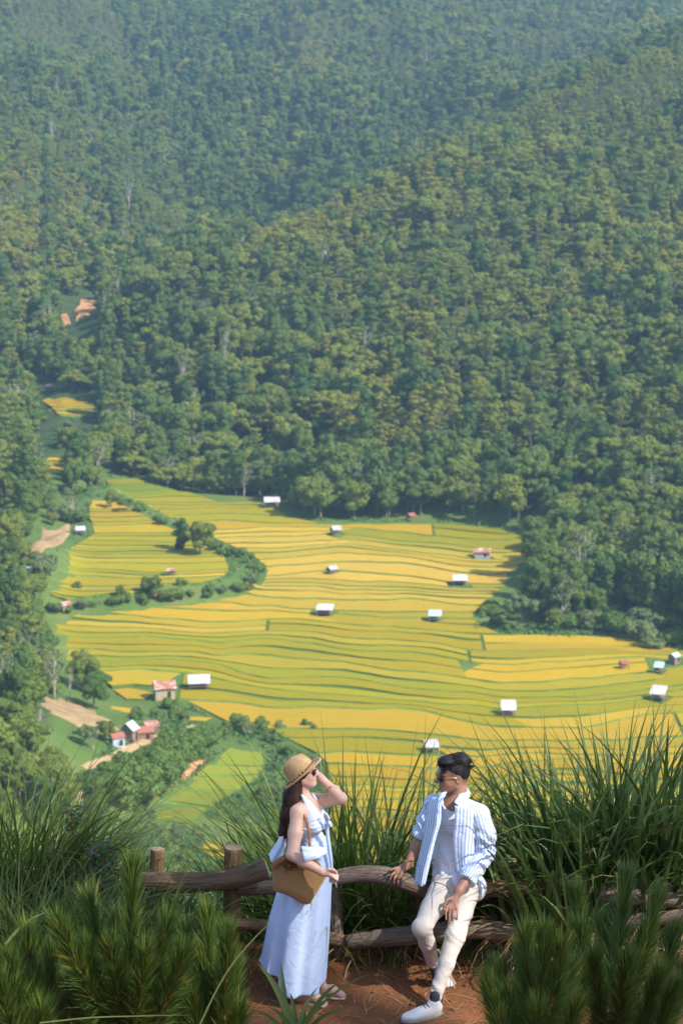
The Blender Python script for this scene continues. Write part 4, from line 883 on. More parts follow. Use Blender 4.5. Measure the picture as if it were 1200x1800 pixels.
# ---- rustic log fence
def log_mat(name, a, b, c):
    t = NT(name); co = t.attr('along', 'Vector'); f = t.noise(1.0, 6, t.mapping(co, (3.0, 26, 26)), 0.75, 0.4); g = t.noise(1.0, 4, t.mapping(co, (1.2, 5, 5))); k = t.noise(1.0, 3, t.mapping(co, (7, 70, 70)), 0.6, 0.3)
    cc = t.ramp(f, [(0.28, a), (0.5, b), (0.74, c)]); cc = t.mix(t.ramp(g, [(0.4, (0, 0, 0)), (0.7, (0.65, 0.65, 0.65))]), cc, tuple(x * 0.45 for x in b)); cc = t.mix(t.ramp(k, [(0.30, (1, 1, 1)), (0.40, (0, 0, 0))]), cc, tuple(x * 0.25 for x in a))
    t.color(cc); t.set(Roughness=0.92); t.b.inputs['Specular IOR Level'].default_value = 0.15; t.bump(k, 0.9, 0.02); return t.m
M_LOG = log_mat('log_brown', (0.085, 0.048, 0.028), (0.23, 0.145, 0.085), (0.38, 0.26, 0.165)); M_LOG_GREY = log_mat('log_grey', (0.085, 0.060, 0.045), (0.225, 0.170, 0.130), (0.38, 0.30, 0.24)); M_LOG_POST = log_mat('log_post', (0.11, 0.060, 0.028), (0.28, 0.170, 0.080), (0.42, 0.28, 0.15)); M_LOG_DARK = log_mat('log_dark', (0.055, 0.030, 0.018), (0.150, 0.080, 0.044), (0.25, 0.15, 0.09))
M_CUT = mat_plain('cut_end', (0.33, 0.23, 0.15), 0.9, 0.35, 30, 0.4, 60)
fence = empty('log_fence', (0.0, 15.1, GZ)); tag(fence, 'rustic log fence with bent rails running across the lookout edge', 'fence')
def log(name, pts, rad, mat, seed, n=16, m=44, rough=0.13):
    """pts: list of (u,v,Y); rad in m (list or number)"""
    P = np.array([list(at_y(*p)) for p in pts]) - np.array([0.0, 15.1, GZ]); s = np.concatenate([[0], np.cumsum(np.linalg.norm(np.diff(P, axis=0), axis=1))]); L = s[-1]; q = np.linspace(0, L, m)
    # smooth the polyline
    Q = np.column_stack([np.interp(q, s, P[:, k]) for k in range(3)])
    for _ in range(10): Q[1:-1] = 0.25 * Q[:-2] + 0.5 * Q[1:-1] + 0.25 * Q[2:]
    r = np.interp(q, np.linspace(0, L, len(rad)), rad) if isinstance(rad, (list, tuple)) else np.full(m, rad)
    T = np.gradient(Q, axis=0); T /= np.linalg.norm(T, axis=1)[:, None]; a = np.cross(T, np.array([0.3, 1, 0.2])); a /= np.linalg.norm(a, axis=1)[:, None]; b = np.cross(T, a)
    th = np.arange(n) * 2 * PI / n; qq, tt = np.meshgrid(q, th, indexing='ij')
    rr = r[:, None] * (1 + rough * (vnoise(qq * 2.2 + seed * 7, np.cos(tt) * 1.1 + 3 * seed) + 0.55 * vnoise(qq * 6 + seed, np.sin(tt) * 1.7 + seed) + 0.45 * vnoise(qq * 1.1 + seed, tt * 1.9 + 9)))
    V = Q[:, None, :] + rr[..., None] * (np.cos(tt)[..., None] * a[:, None, :] + np.sin(tt)[..., None] * b[:, None, :]); V = V.reshape(-1, 3)
    F = [[i * n + j, (i + 1) * n + j, (i + 1) * n + (j + 1) % n, i * n + (j + 1) % n] for i in range(m - 1) for j in range(n)]
    al = np.stack([qq + seed * 3.1, rr * np.cos(tt) + seed, rr * np.sin(tt)], -1).reshape(-1, 3)
    V = np.vstack([V, Q[:1] - T[:1] * 0.008, Q[-1:] + T[-1:] * 0.008]); al = np.vstack([al, al[:1], al[-1:]]); k = m * n; f3 = [[k, j, (j + 1) % n] for j in range(n)] + [[k + 1, (m - 1) * n + (j + 1) % n, (m - 1) * n + j] for j in range(n)]
    me = mesh_np(name, V, [np.array(F), np.array(f3)], True); vattr(me, 'along', al, 'FLOAT_VECTOR'); me.materials.append(mat); me.materials.append(M_CUT)
    mi = np.zeros(len(me.polygons), np.int32); mi[len(F):] = 1; me.polygons.foreach_set('material_index', mi); sm = np.ones(len(mi), bool); sm[len(F):] = False; me.polygons.foreach_set('use_smooth', sm)
    return obj(name, me, None, fence)
log('post', [(411, 1489, 15.08), (408, 1580, 15.08), (405, 1740, 15.05)], 0.060, M_LOG_POST, 1, rough=0.05)
log('post', [(278, 1492, 15.15), (272, 1600, 15.12), (266, 1740, 15.08)], 0.044, M_LOG_POST, 2, rough=0.06)
log('post', [(584, 1545, 15.16), (588, 1620, 15.16), (596, 1730, 15.14)], [0.05, 0.055, 0.062], M_LOG_GREY, 3, rough=0.08)
log('post', [(744, 1556, 15.18), (741, 1640, 15.16), (738, 1730, 15.12)], 0.055, M_LOG_DARK, 4)
log('post', [(890, 1512, 15.14), (893, 1600, 15.12), (908, 1740, 15.05)], [0.066, 0.070, 0.078], M_LOG_DARK, 5)
log('post', [(1092, 1540, 15.14), (1096, 1620, 15.12), (1102, 1740, 15.08)], 0.062, M_LOG_DARK, 6)
log('rail', [(245, 1549, 15.0), (300, 1552, 15.0), (350, 1553, 14.98), (400, 1549, 14.93), (440, 1537, 14.91), (470, 1525, 14.92)], [0.058, 0.066, 0.068, 0.066, 0.070, 0.076], M_LOG, 7, rough=0.08)
log('rail', [(415, 1562, 15.05), (480, 1560, 15.04), (560, 1548, 15.03), (620, 1537, 15.02), (660, 1535, 15.0), (700, 1544, 15.0), (740, 1560, 15.02), (790, 1572, 15.06)], [0.045, 0.048, 0.050, 0.054, 0.060, 0.066, 0.062, 0.055], M_LOG_GREY, 8, rough=0.10)
log('rail', [(775, 1560, 15.0), (850, 1562, 15.0), (900, 1560, 15.0), (960, 1558, 15.0), (1015, 1562, 15.0)], [0.062, 0.060, 0.062, 0.058, 0.055], M_LOG_DARK, 9)
log('rail', [(985, 1566, 15.05), (1060, 1570, 15.0), (1130, 1576, 14.97), (1240, 1590, 14.95)], 0.052, M_LOG_GREY, 10)
log('rail', [(1080, 1622, 15.0), (1150, 1614, 14.95), (1240, 1604, 14.9)], 0.048, M_LOG_GREY, 11)
log('rail', [(250, 1632, 15.0), (330, 1630, 15.0), (410, 1626, 15.0)], 0.038, M_LOG_DARK, 12)
log('rail', [(388, 1622, 14.98), (440, 1625, 15.0), (520, 1636, 15.02), (590, 1652, 15.02), (632, 1664, 15.04)], [0.038, 0.042, 0.045, 0.046, 0.044], M_LOG, 13)
log('rail', [(610, 1656, 15.0), (660, 1650, 14.98), (720, 1644, 14.97), (780, 1636, 14.97), (840, 1633, 14.97), (900, 1638, 14.97), (945, 1652, 15.0)], [0.052, 0.058, 0.062, 0.062, 0.060, 0.060, 0.056], M_LOG_GREY, 14, rough=0.07)
log('rail', [(1020, 1700, 15.0), (1100, 1692, 14.96), (1240, 1684, 14.92)], 0.045, M_LOG_DARK, 15)

# ------------------------------------------------------------------ grasses
def grass_mat(name, greens, straw, trans=0.3):
    t = NT(name); v = t.attr('tone'); al = t.attr('along')
    c = t.ramp(v, [(0.0, greens[0]), (0.35, greens[1]), (0.62, greens[2]), (0.74, greens[3]), (0.80, straw[0]), (1.0, straw[1])])
    c = t.mix(t.math('MULTIPLY', t.ramp(al, [(0.72, (0, 0, 0)), (1.0, (1, 1, 1))]), 0.35), c, (0.20, 0.17, 0.06))
    t.set(Roughness=0.45); t.b.inputs['Specular IOR Level'].default_value = 0.35; t.leafy(c, trans); return t.m
M_GRASS = grass_mat('tall_grass', [(0.062, 0.108, 0.016), (0.110, 0.168, 0.026), (0.170, 0.225, 0.040), (0.245, 0.260, 0.055)], [(0.36, 0.22, 0.085), (0.54, 0.40, 0.20)])
M_CANE = grass_mat('cane_grass', [(0.046, 0.098, 0.022), (0.080, 0.146, 0.032), (0.122, 0.198, 0.052), (0.195, 0.240, 0.085)], [(0.36, 0.21, 0.08), (0.56, 0.42, 0.22)])
def blades(base, az, tilt, L, w, droop, tone, seg=7, twist=None):
    """arrays of n blades -> verts, faces, tone, along.  base (n,3)"""
    n = len(az); s = np.linspace(0, 1, seg + 1); P = np.zeros((n, seg + 1, 3)); D = np.zeros((n, seg + 1)); ang = tilt.copy(); pos = base.copy(); step = L / seg; hx, hy = np.cos(az), np.sin(az); P[:, 0] = pos
    for k in range(1, seg + 1):
        ang = ang + droop * (0.35 + 1.5 * s[k] ** 1.5) / seg; pos = pos + np.stack([hx * np.sin(ang), hy * np.sin(ang), np.cos(ang)], 1) * step[:, None]; P[:, k] = pos
    side = np.stack([-hy, hx, np.zeros(n)], 1)
    if twist is not None:
        fwd = np.stack([hx, hy, np.zeros(n)], 1); side = side * np.cos(twist)[:, None] + fwd * np.sin(twist)[:, None]
    prof = np.minimum(1, 0.35 + 3.2 * s) * (1 - s ** 2.6) + 0.02; W = w[:, None] * prof[None, :] * 0.5
    V = np.stack([P - side[:, None, :] * W[..., None], P + side[:, None, :] * W[..., None]], 2).reshape(-1, 3)
    b = (np.arange(n) * (seg + 1) * 2)[:, None] + (np.arange(seg) * 2)[None, :]; b = b.ravel(); F = np.stack([b, b + 1, b + 3, b + 2], 1)
    return V, F, np.repeat(tone, (seg + 1) * 2), np.tile(np.repeat(s, 2), n)
def clump(name, u, v, Y, n, L, w, spread, label, mat, seed, tilt=(0.05, 0.55), droop=(0.3, 1.6), dead=0.22, az_bias=None, group=None, cat='grass', z=None):
    rng = np.random.RandomState(seed); c = at_y(u, v, Y); zc = nz(c.x, c.y) if z is None else z; r = spread * np.sqrt(rng.rand(n)); a = rng.rand(n) * 2 * PI
    bx = r * np.cos(a) * 1.2; by = r * np.sin(a) * 0.8; bz = near_z(c.x + bx, c.y + by) - zc - 0.03 if z is None else np.zeros(n)
    az = a + rng.normal(size=n) * 0.9
    if az_bias is not None:
        m = rng.rand(n) < az_bias[1]; az = np.where(m, az_bias[0] + rng.normal(size=n) * 0.6, az)
    LL = rng.uniform(L[0], L[1], n); isdead = rng.rand(n) < dead; LL = np.where(isdead, LL * rng.uniform(0.35, 0.85, n), LL)
    tl = rng.uniform(tilt[0], tilt[1], n) ** 1.2; dr = rng.uniform(droop[0], droop[1], n); dr = np.where(isdead, dr + rng.uniform(0.3, 2.0, n), dr); tl = np.where(isdead, tl + 0.25, tl)
    ww = rng.uniform(w[0], w[1], n) * np.where(isdead, 0.7, 1.0); tone = np.where(isdead, rng.uniform(0.80, 1.0, n), rng.rand(n) * 0.76)
    V, F, t, al = blades(np.stack([bx, by, bz], 1), az, tl, LL, ww, dr, tone, twist=rng.normal(size=n) * 0.9)
    me = mesh_np(name, V, F, True); vattr(me, 'tone', t); vattr(me, 'along', al); o = obj(name, me, mat, None, (c.x, c.y, zc)); tag(o, label, cat, group); return o
G1 = 'tall grass behind the fence between the couple'
k = 0
for u, Y, n, L, lab in ((470, 15.75, 170, (0.5, 0.85), 'tall grass tuft rising behind the woman and the fence post'), (520, 15.95, 300, (0.8, 1.5), 'grass tuft behind the woman at her shoulders'), (585, 15.9, 330, (0.9, 1.75), 'tall green tuft just right of the woman behind the rail'), (640, 15.75, 330, (0.9, 1.6), 'thick green grass tuft midway between the woman and the man'), (695, 15.9, 330, (0.9, 1.75), 'tall arching grass tuft left of the man'), (735, 15.75, 190, (0.7, 1.45), 'grass tuft directly behind the man at the rail')):
    clump('grass_clump', u, 1640, Y, int(n * 1.35), (L[0] * 1.12, L[1] * (1.3 if 560 < u < 720 else 1.12)), (0.014, 0.032), 0.27, lab, M_GRASS, 900 + k, group=None, dead=0.36, tilt=(0.02, 0.5), droop=(0.25, 1.5)); k += 1
for u, Y, lab in ((610, 15.5, 'low tangle of dry straw under the rail beside the woman'), (665, 15.5, 'low tangle of dry straw under the rail in the middle'), (715, 15.5, 'low tangle of dry grass at the man\'s knee behind the rail'), (480, 15.5, 'dry grass tangle under the rail behind the woman'), (775, 15.55, 'dry grass tuft behind the man\'s legs')):
    clump('dry_grass', u, 1660, Y, 240, (0.35, 0.8), (0.005, 0.010), 0.20, lab, M_GRASS, 930 + k, dead=0.62, tilt=(0.1, 0.9), droop=(0.8, 2.8)); k += 1
for u, v, Y, n, L, lab in ((20, 1560, 15.5, 420, (1.0, 1.5), 'tall meadow grass clump at the far left edge'), (75, 1560, 15.7, 420, (0.9, 1.4), 'tall meadow grass clump second from the left edge'), (140, 1600, 15.6, 380, (0.6, 1.15), 'meadow grass clump behind the left pine sapling'), (195, 1600, 15.6, 300, (0.4, 0.8), 'shorter grass clump around the leafy weed on the left'), (262, 1640, 14.92, 240, (0.45, 0.78), 'upright grass clump hiding the left fence post'), (40, 1650, 14.4, 380, (0.5, 1.0), 'nearer grass clump low at the left edge'), (120, 1650, 14.3, 360, (0.45, 0.85), 'nearer grass clump between the left edge and the pine sapling'), (210, 1640, 14.6, 260, (0.4, 0.8), 'nearer grass clump left of the fence end')):
    clump('grass_clump', u, v, Y, int(n * 1.9), (L[0] * 1.12, L[1] * 1.22), (0.010, 0.021), 0.29, lab, M_GRASS, 960 + k, dead=0.27, tilt=(0.02, 0.5), droop=(0.4, 1.8), az_bias=(0.6, 0.2)); k += 1
for u, v, Y, n, L, lab, bias in ((912, 1560, 15.55, 60, (0.75, 1.25), 'cane grass clump reaching left over the man\'s arm', (PI * 1.02, 0.62)), (975, 1560, 15.6, 200, (0.9, 1.5), 'cane grass clump above the dark fence post', (PI, 0.3)), (1020, 1560, 15.6, 240, (1.0, 1.75), 'tall cane grass clump with upright blades', None), (1085, 1560, 15.65, 260, (1.1, 1.9), 'tallest cane grass clump on the right', None), (1145, 1560, 15.6, 240, (0.9, 1.75), 'cane grass clump left of the right edge', None), (1200, 1560, 15.6, 240, (0.9, 1.7), 'cane grass clump cut by the right edge', None), (985, 1575, 15.1, 130, (0.6, 1.1), 'arching cane grass hanging over the fence rail', (PI * 1.25, 0.7)), (1120, 1600, 15.3, 180, (0.5, 1.0), 'dry cane grass at the foot of the right clump', None)):
    clump('cane_grass_clump', u, v, Y, int(n * 1.6), (L[0] * 1.1, L[1] * 1.22), (0.022, 0.050), 0.27, lab, M_CANE, 1000 + k, dead=0.28, tilt=(0.02, 0.42), droop=(0.15, 1.35), az_bias=bias); k += 1
for u, v, Y, lab in ((880, 1660, 15.2, 'dark scrubby tuft at the foot of the dark post'), (840, 1668, 15.15, 'dark low weeds behind the man\'s standing leg'), (650, 1690, 15.1, 'thin dry tuft on the path below the grey rail'), (720, 1685, 15.1, 'low weeds at the path edge left of the man'), (430, 1690, 15.0, 'dry tuft at the foot of the upright post')):
    clump('weed_tuft', u, v, Y, 130, (0.12, 0.38), (0.004, 0.009), 0.16, lab, M_GRASS, 1040 + k, dead=0.45, tilt=(0.2, 1.1), droop=(0.5, 2.2)); k += 1

# broad strap leaves in front of the woman's hem, and pale arching blades on the left
def strap_plant():
    rng = np.random.RandomState(3); c = at_depth(520, 1850, 13.6); e = empty('strap_leaf_plant', (c.x, c.y, c.z)); tag(e, 'green strap-leaved plant poking up in front of the skirt hem', 'plant')
    spec = [((452, 1692), 0.050), ((492, 1690), 0.044), ((600, 1724), 0.036), ((648, 1712), 0.020), ((470, 1770), 0.036), ((560, 1735), 0.028), ((540, 1765), 0.040), ((590, 1780), 0.030), ((440, 1775), 0.030), ((510, 1745), 0.036), ((620, 1770), 0.022)]
    for (tu, tv), w in spec:
        tip = np.array(at_depth(tu, tv, 13.6 + rng.uniform(-0.15, 0.15))) - np.array(c); b = np.array([rng.uniform(-0.07, 0.07), rng.uniform(-0.05, 0.05), 0.0]); m = (b + tip) / 2 + np.array([-0.12 * (tip[0]), 0, 0.10 + 0.05 * rng.rand()]); s = np.linspace(0, 1, 11)[:, None]
        P = (1 - s) ** 2 * b + 2 * s * (1 - s) * m + s ** 2 * tip; T = np.gradient(P, axis=0); sd = np.cross(T, np.array([0, -1.0, 0.35])); sd /= np.linalg.norm(sd, axis=1)[:, None]; nrm = np.cross(sd, T); nrm /= np.linalg.norm(nrm, axis=1)[:, None]
        W = (w * np.minimum(1, 0.5 + 1.5 * s) * (1 - s ** 2.2) + 0.001) / 2; V = np.stack([P - sd * W, P - nrm * W * 0.35, P + sd * W], 1).reshape(-1, 3); F = []
        for i in range(10): F += [[3 * i, 3 * i + 1, 3 * i + 4, 3 * i + 3], [3 * i + 1, 3 * i + 2, 3 * i + 5, 3 * i + 4]]
        me = mesh_np('leaf', V, np.array(F), True); vattr(me, 'tone', np.full(len(V), rng.uniform(0.3, 0.72))); vattr(me, 'along', np.repeat(s.ravel(), 3) * 0.8); obj('leaf', me, M_CANE, e)
strap_plant()
def arching(pts, w, tone, label):
    P = np.array([list(at_depth(u, v, t)) for u, v, t in pts]); base = P[0]; P = P - base; s0 = np.linspace(0, 1, len(P)); s = np.linspace(0, 1, 22); Q = np.column_stack([np.interp(s, s0, P[:, i]) for i in range(3)])
    for _ in range(6): Q[1:-1] = (Q[:-2] + 2 * Q[1:-1] + Q[2:]) / 4
    T = np.gradient(Q, axis=0); sd = np.cross(T, [0, -1, 0.3]); sd /= np.linalg.norm(sd, axis=1)[:, None]; W = (w * (1 - s ** 3) + 0.001)[:, None] / 2; V = np.stack([Q - sd * W, Q + sd * W], 1).reshape(-1, 3); b = np.arange(21) * 2
    me = mesh_np('reed_grass', V, np.stack([b, b + 1, b + 3, b + 2], 1), True); vattr(me, 'tone', np.full(len(V), tone)); vattr(me, 'along', np.repeat(s, 2) * 0.7); tag(obj('reed_grass', me, M_CANE, None, tuple(base)), label, 'grass')
arching([(352, 1800, 11.5), (380, 1740, 11.5), (410, 1690, 11.5), (455, 1640, 11.5), (480, 1618, 11.5)][::1], 0.006, 0.70, 'pale blade rising beside the left pine sapling')
arching([(10, 1660, 12.0), (35, 1630, 12.0), (60, 1612, 12.0), (80, 1604, 12.0)], 0.013, 0.73, 'short broad pale blade at the left edge')
arching([(70, 1798, 11.0), (160, 1788, 11.0), (240, 1786, 11.0), (330, 1784, 11.0)], 0.004, 0.75, 'pale blade lying low across the left bottom corner')

# ------------------------------------------------------------------ pine saplings in front
def needle_mat():
    t = NT('pine_needles'); v = t.attr('tone'); al = t.attr('along'); c = t.ramp(v, [(0.0, (0.044, 0.098, 0.018)), (0.5, (0.078, 0.152, 0.026)), (0.85, (0.135, 0.205, 0.036)), (1.0, (0.34, 0.26, 0.03))]); t.set(Roughness=0.5); t.leafy(c, 0.25); return t.m
M_NEEDLE = needle_mat(); M_PINESTEM = mat_plain('pine_stem', (0.36, 0.17, 0.055), 0.9, 0.4, 30); M_CANDLE = mat_plain('pine_candle', (0.40, 0.24, 0.05), 0.8, 0.3, 60)
def pine_sapling(spec_pts, t, label, seed, scale=1.0):
    """spec: list of shoot tips (u,v) ; all shoots spring from one stem below the frame"""
    rng = np.random.RandomState(seed); us = np.mean([p[0] for p in spec_pts]); foot = at_depth(us, 1800, t); gz = nz(foot.x, foot.y); root = np.array([foot.x, foot.y, gz]); e = empty('pine_sapling', tuple(root)); tag(e, label, 'sapling')
    st = MB(); nd = MB(); tone = []; tips = [np.array(at_depth(u, v, t + rng.uniform(-0.35, 0.35))) - root for u, v in spec_pts]; hmax = max(p[2] for p in tips); lead = max(tips, key=lambda p: p[2]); allP = []
    for tip in tips:
        if tip is lead: b = np.array([0, 0, 0.0]); m = np.array([lead[0] * 0.6, lead[1] * 0.5, hmax * 0.5])
        else: hb = max(0.05, tip[2] - 0.42 - 0.5 * np.hypot(*(tip - lead)[:2])); b = np.array([lead[0] * hb / hmax * 0.8, lead[1] * hb / hmax * 0.8, hb]); m = b * 0.4 + tip * 0.6 + np.array([0, 0, -0.14])
        s = np.linspace(0, 1, 14)[:, None]; P = (1 - s) ** 2 * b + 2 * s * (1 - s) * m + s ** 2 * tip; st.tube(P, np.linspace(0.020 if tip is lead else 0.014, 0.007, 14), 6)
        allP.append(P); cd = MB(); cd.tube(np.array([tip - (P[-1] - P[-2]) * 0.2, tip + np.array([0, 0, 0.05]) * rng.uniform(0.6, 1.4)]), [0.008, 0.004], 5); cd.build('candle', M_CANDLE, e, True)
        T = np.gradient(P, axis=0); T /= np.linalg.norm(T, axis=1)[:, None]; L = np.linalg.norm(np.diff(P, axis=0), axis=1).sum(); n = int(1150 * min(1.0, L / 0.6) * scale); f = 1 - 0.92 * rng.rand(n) ** 1.35 * min(1.0, 0.62 / L) ; x = f * 13; i = np.minimum(x.astype(int), 12); fr = (x - i)[:, None]
        B = P[i] * (1 - fr) + P[i + 1] * fr; D = T[i]; rd = rng.normal(size=(n, 3)); rd -= D * (rd * D).sum(1)[:, None]; rd /= np.linalg.norm(rd, axis=1)[:, None]; op = rng.uniform(0.25, 0.85, n) * (0.55 + 0.6 * (1 - f) / 0.6).clip(0.5, 1.2); dirv = D * np.cos(op)[:, None] + rd * np.sin(op)[:, None] + np.array([0, 0, 0.12]); dirv /= np.linalg.norm(dirv, axis=1)[:, None]
        LL = rng.uniform(0.13, 0.21, n)[:, None]; sd = np.cross(dirv, rng.normal(size=(n, 3))); sd /= np.linalg.norm(sd, axis=1)[:, None]; sag = np.array([0, 0, -0.018]) * rng.rand(n, 1); w = 0.0017
        V = np.stack([B - sd * w, B + sd * w, B + dirv * LL * 0.55 + sd * w - sag * 0.0, B + dirv * LL * 0.55 - sd * w, B + dirv * LL + sag], 1).reshape(-1, 3); q = np.arange(n) * 5
        nd.add(V, np.stack([q + 3, q + 2, q + 4], 1), np.stack([q, q + 1, q + 2, q + 3], 1)); tn = rng.rand(n) * 0.88; tn = np.where(rng.rand(n) < 0.08, 0.97, tn); tone.append(np.repeat(tn, 5))
    st.build('stem', M_PINESTEM, e, True); me = nd.mesh('needles'); vattr(me, 'tone', np.concatenate(tone)); vattr(me, 'along', np.zeros(len(me.vertices))); obj('needles', me, M_NEEDLE, e)
pine_sapling([(232, 1545), (160, 1600), (110, 1640), (290, 1640), (200, 1680), (255, 1690), (320, 1690), (170, 1720), (230, 1760), (130, 1750), (280, 1755), (210, 1640), (150, 1680), (190, 1790)], 11.6, 'tall dark pine sapling in the left foreground', 1)
pine_sapling([(365, 1625), (400, 1660), (330, 1660), (410, 1720), (360, 1700), (395, 1770), (340, 1760), (310, 1790), (385, 1730), (420, 1790), (300, 1720)], 11.9, 'bushy pine sapling right of the tall left one', 2)
pine_sapling([(50, 1660), (90, 1690), (20, 1700), (60, 1730), (110, 1780), (30, 1770), (75, 1790), (5, 1740)], 11.4, 'pine sapling filling the bottom left corner', 3)
pine_sapling([(1098, 1560), (1015, 1590), (1060, 1640), (1150, 1600), (1130, 1660), (1045, 1700), (1180, 1660), (1100, 1700), (1150, 1730), (1020, 1650), (1080, 1770), (1180, 1750), (1120, 1790), (1205, 1710)], 12.4, 'tall pine sapling with an orange candle in the right foreground', 4)
pine_sapling([(955, 1660), (915, 1690), (985, 1680), (880, 1720), (935, 1730), (975, 1750), (900, 1770), (1000, 1720), (860, 1745), (945, 1790), (1010, 1780), (870, 1790), (925, 1660)], 12.0, 'low pine sapling right of the man\'s shoe', 5)

# ------------------------------------------------------------------ leafy weeds
M_WEED = foliage_mat('weed_leaf', (0.035, 0.085, 0.030), (0.06, 0.115, 0.045), (0.085, 0.13, 0.07), 0.25); M_WEEDG = foliage_mat('weed_leaf_grey', (0.075, 0.115, 0.075), (0.10, 0.14, 0.09), (0.065, 0.105, 0.06), 0.25)
def weed(u, v, Y, h, n, label, mat, seed, leaf=0.07, spread=0.2, name='leafy_weed'):
    rng = np.random.RandomState(seed); c = at_y(u, v, Y); z0 = nz(c.x, c.y); top = c.z - z0; e = empty(name, (c.x, c.y, z0)); tag(e, label, 'plant'); sm = MB(); V = []; F = []
    for q in range(4):
        tip = np.array([rng.normal() * spread * 0.6, rng.normal() * spread * 0.5, top * rng.uniform(0.75, 1.0)]); b = np.array([rng.normal() * 0.03, rng.normal() * 0.03, -0.03]); s = np.linspace(0, 1, 8)[:, None]; P = (1 - s) * b + s * tip + np.sin(s * PI) * np.array([rng.normal() * 0.05, 0, 0]); sm.tube(P, np.linspace(0.008, 0.003, 8), 5)
        for i in range(n // 4):
            f = 1 - (h / max(top, 0.1)) * rng.rand() ** 1.3; f = max(0.02, f); p = b + (tip - b) * f; a = rng.rand() * 2 * PI; el = rng.uniform(-0.3, 0.9); d = np.array([math.cos(a) * math.cos(el), math.sin(a) * math.cos(el), math.sin(el)]); sd = np.cross(d, [0, 0, 1.0]); sd /= np.linalg.norm(sd); L = leaf * rng.uniform(0.6, 1.3); w = L * 0.16; k0 = len(V)
            V += [p, p + d * L * .45 - sd * w, p + d * L - np.array([0, 0, 0.2 * L]), p + d * L * .45 + sd * w]; F.append([k0, k0 + 1, k0 + 2, k0 + 3])
    sm.build('stems', M_PINESTEM, e, True); obj('leaves', mesh_np('leaves', np.array(V), np.array(F)), mat, e)
weed(150, 1402, 15.5, 0.30, 130, 'dark leafy weed standing above the left grass', M_WEED, 1, 0.09, 0.10)
weed(185, 1462, 15.2, 0.45, 260, 'grey green leafy weed in the left grass', M_WEEDG, 2, 0.08, 0.22)
weed(330, 1585, 16.2, 0.5, 320, 'leafy sapling seen under the left rail', M_WEED, 3, 0.08, 0.25, 'leafy_sapling'); weed(385, 1590, 16.4, 0.5, 260, 'second leafy sapling under the left rail beside the post', M_WEED, 4, 0.08, 0.2, 'leafy_sapling')
weed(700, 1665, 15.05, 0.2, 60, 'small dark leafy weed at the path edge', M_WEED, 5, 0.05, 0.08); weed(650, 1648, 15.0, 0.15, 40, 'sprig growing through the grey rail', M_WEED, 6, 0.045, 0.06)
# straw and twigs lying on the path
def litter():
    rng = np.random.RandomState(12); n = 900; x = rng.uniform(-2.4, 2.4, n); y = rng.uniform(13.2, 15.3, n); L = rng.uniform(0.03, 0.22, n); a = rng.rand(n) * PI; z = near_z(x, y) + 0.004 + 0.006 * rng.rand(n); dx, dy = np.cos(a) * L / 2, np.sin(a) * L / 2; w = rng.uniform(0.0012, 0.0028, n)
    sx, sy = -np.sin(a) * w, np.cos(a) * w; lift = rng.uniform(0, 0.014, n); P = lambda f, s, zz: np.stack([x + dx * f + sx * s, y + dy * f + sy * s, zz], 1); z0 = near_z(x - dx, y - dy) + 0.005; z1 = near_z(x + dx, y + dy) + 0.006 + lift
    V = np.stack([P(-1, -1, z0), P(-1, 1, z0), P(0, 1, z + lift), P(0, -1, z + lift), P(1, 1, z1), P(1, -1, z1)], 1).reshape(-1, 3); q = np.arange(n) * 6; F = np.vstack([np.stack([q, q + 3, q + 2, q + 1], 1), np.stack([q + 3, q + 5, q + 4, q + 2], 1)])
    me = mesh_np('straw_litter', V, F); vattr(me, 'tone', np.repeat(rng.uniform(0.80, 1.0, n), 6)); vattr(me, 'along', np.zeros(n * 6)); tag(obj('straw_litter', me, M_GRASS), 'dry straw and twigs scattered over the red path', 'straw', kind='stuff')
    m = 260; V = []; F = []
    for i in range(m):
        c = np.array([rng.uniform(-2.2, 2.2), rng.uniform(13.3, 15.25), 0]); r = rng.uniform(0.006, 0.022) * (1 if rng.rand() < 0.9 else 1.8); c[2] = near_z(c[0], c[1]) + r * 0.2; k0 = len(V); d = np.array([[1, 0, 0], [-1, 0, 0], [0, 1, 0], [0, -1, 0], [0, 0, .7], [0, 0, -.7]]) * r * rng.uniform(0.6, 1.2, (6, 1)); V += list(c + d); F += [[k0 + a, k0 + b, k0 + 4] for a, b in ((0, 2), (2, 1), (1, 3), (3, 0))] + [[k0 + b, k0 + a, k0 + 5] for a, b in ((0, 2), (2, 1), (1, 3), (3, 0))]
    tag(obj('earth_crumbs', mesh_np('earth_crumbs', np.array(V), np.array(F), True), mat_plain('earth_clod', (0.20, 0.085, 0.042), 1.0, 0.35, 20, spec=0.05)), 'crumbs of red earth and pebbles on the path', 'pebbles', kind='stuff')
litter()
# unseen pines added off frame: their sparse crowns thin the sun on the lookout
def shade_pine(x, y, H, label, seed):
    rng = np.random.RandomState(seed); z0 = nz(x, y); tk = MB(); lob = []
    for i in range(40):
        t = rng.rand(); z = H * (0.50 + 0.46 * t); w = 5.2 * (1 - 0.35 * t); a = rng.rand() * 2 * PI; r = w * math.sqrt(rng.rand()); q = 1.0 + 0.6 * rng.rand(); lob.append((r * math.cos(a), r * math.sin(a), z, q, q, q * 0.75))
    limbs(tk, H, 0.32, lob, rng, 24, low=0.45); V, F = leaves(lob, 1400, 0.085, rng, flat=0.8, jit=1.6, inner=0.2); e = empty('pine_tree', (x, y, z0)); tag(e, label, 'tree'); obj('crown', mesh_np('crown', V, F), M_LEAF_P, e); tk.build('trunk', M_BARK, e, True)
SHADE = [(13.0, 5.5, 24, 'unseen pine added right of the lookout to shade it'), (17.5, 2.5, 26, 'unseen shade pine added further up the slope on the right'), (16.5, 8.5, 26, 'unseen shade pine added beside the path on the right')]
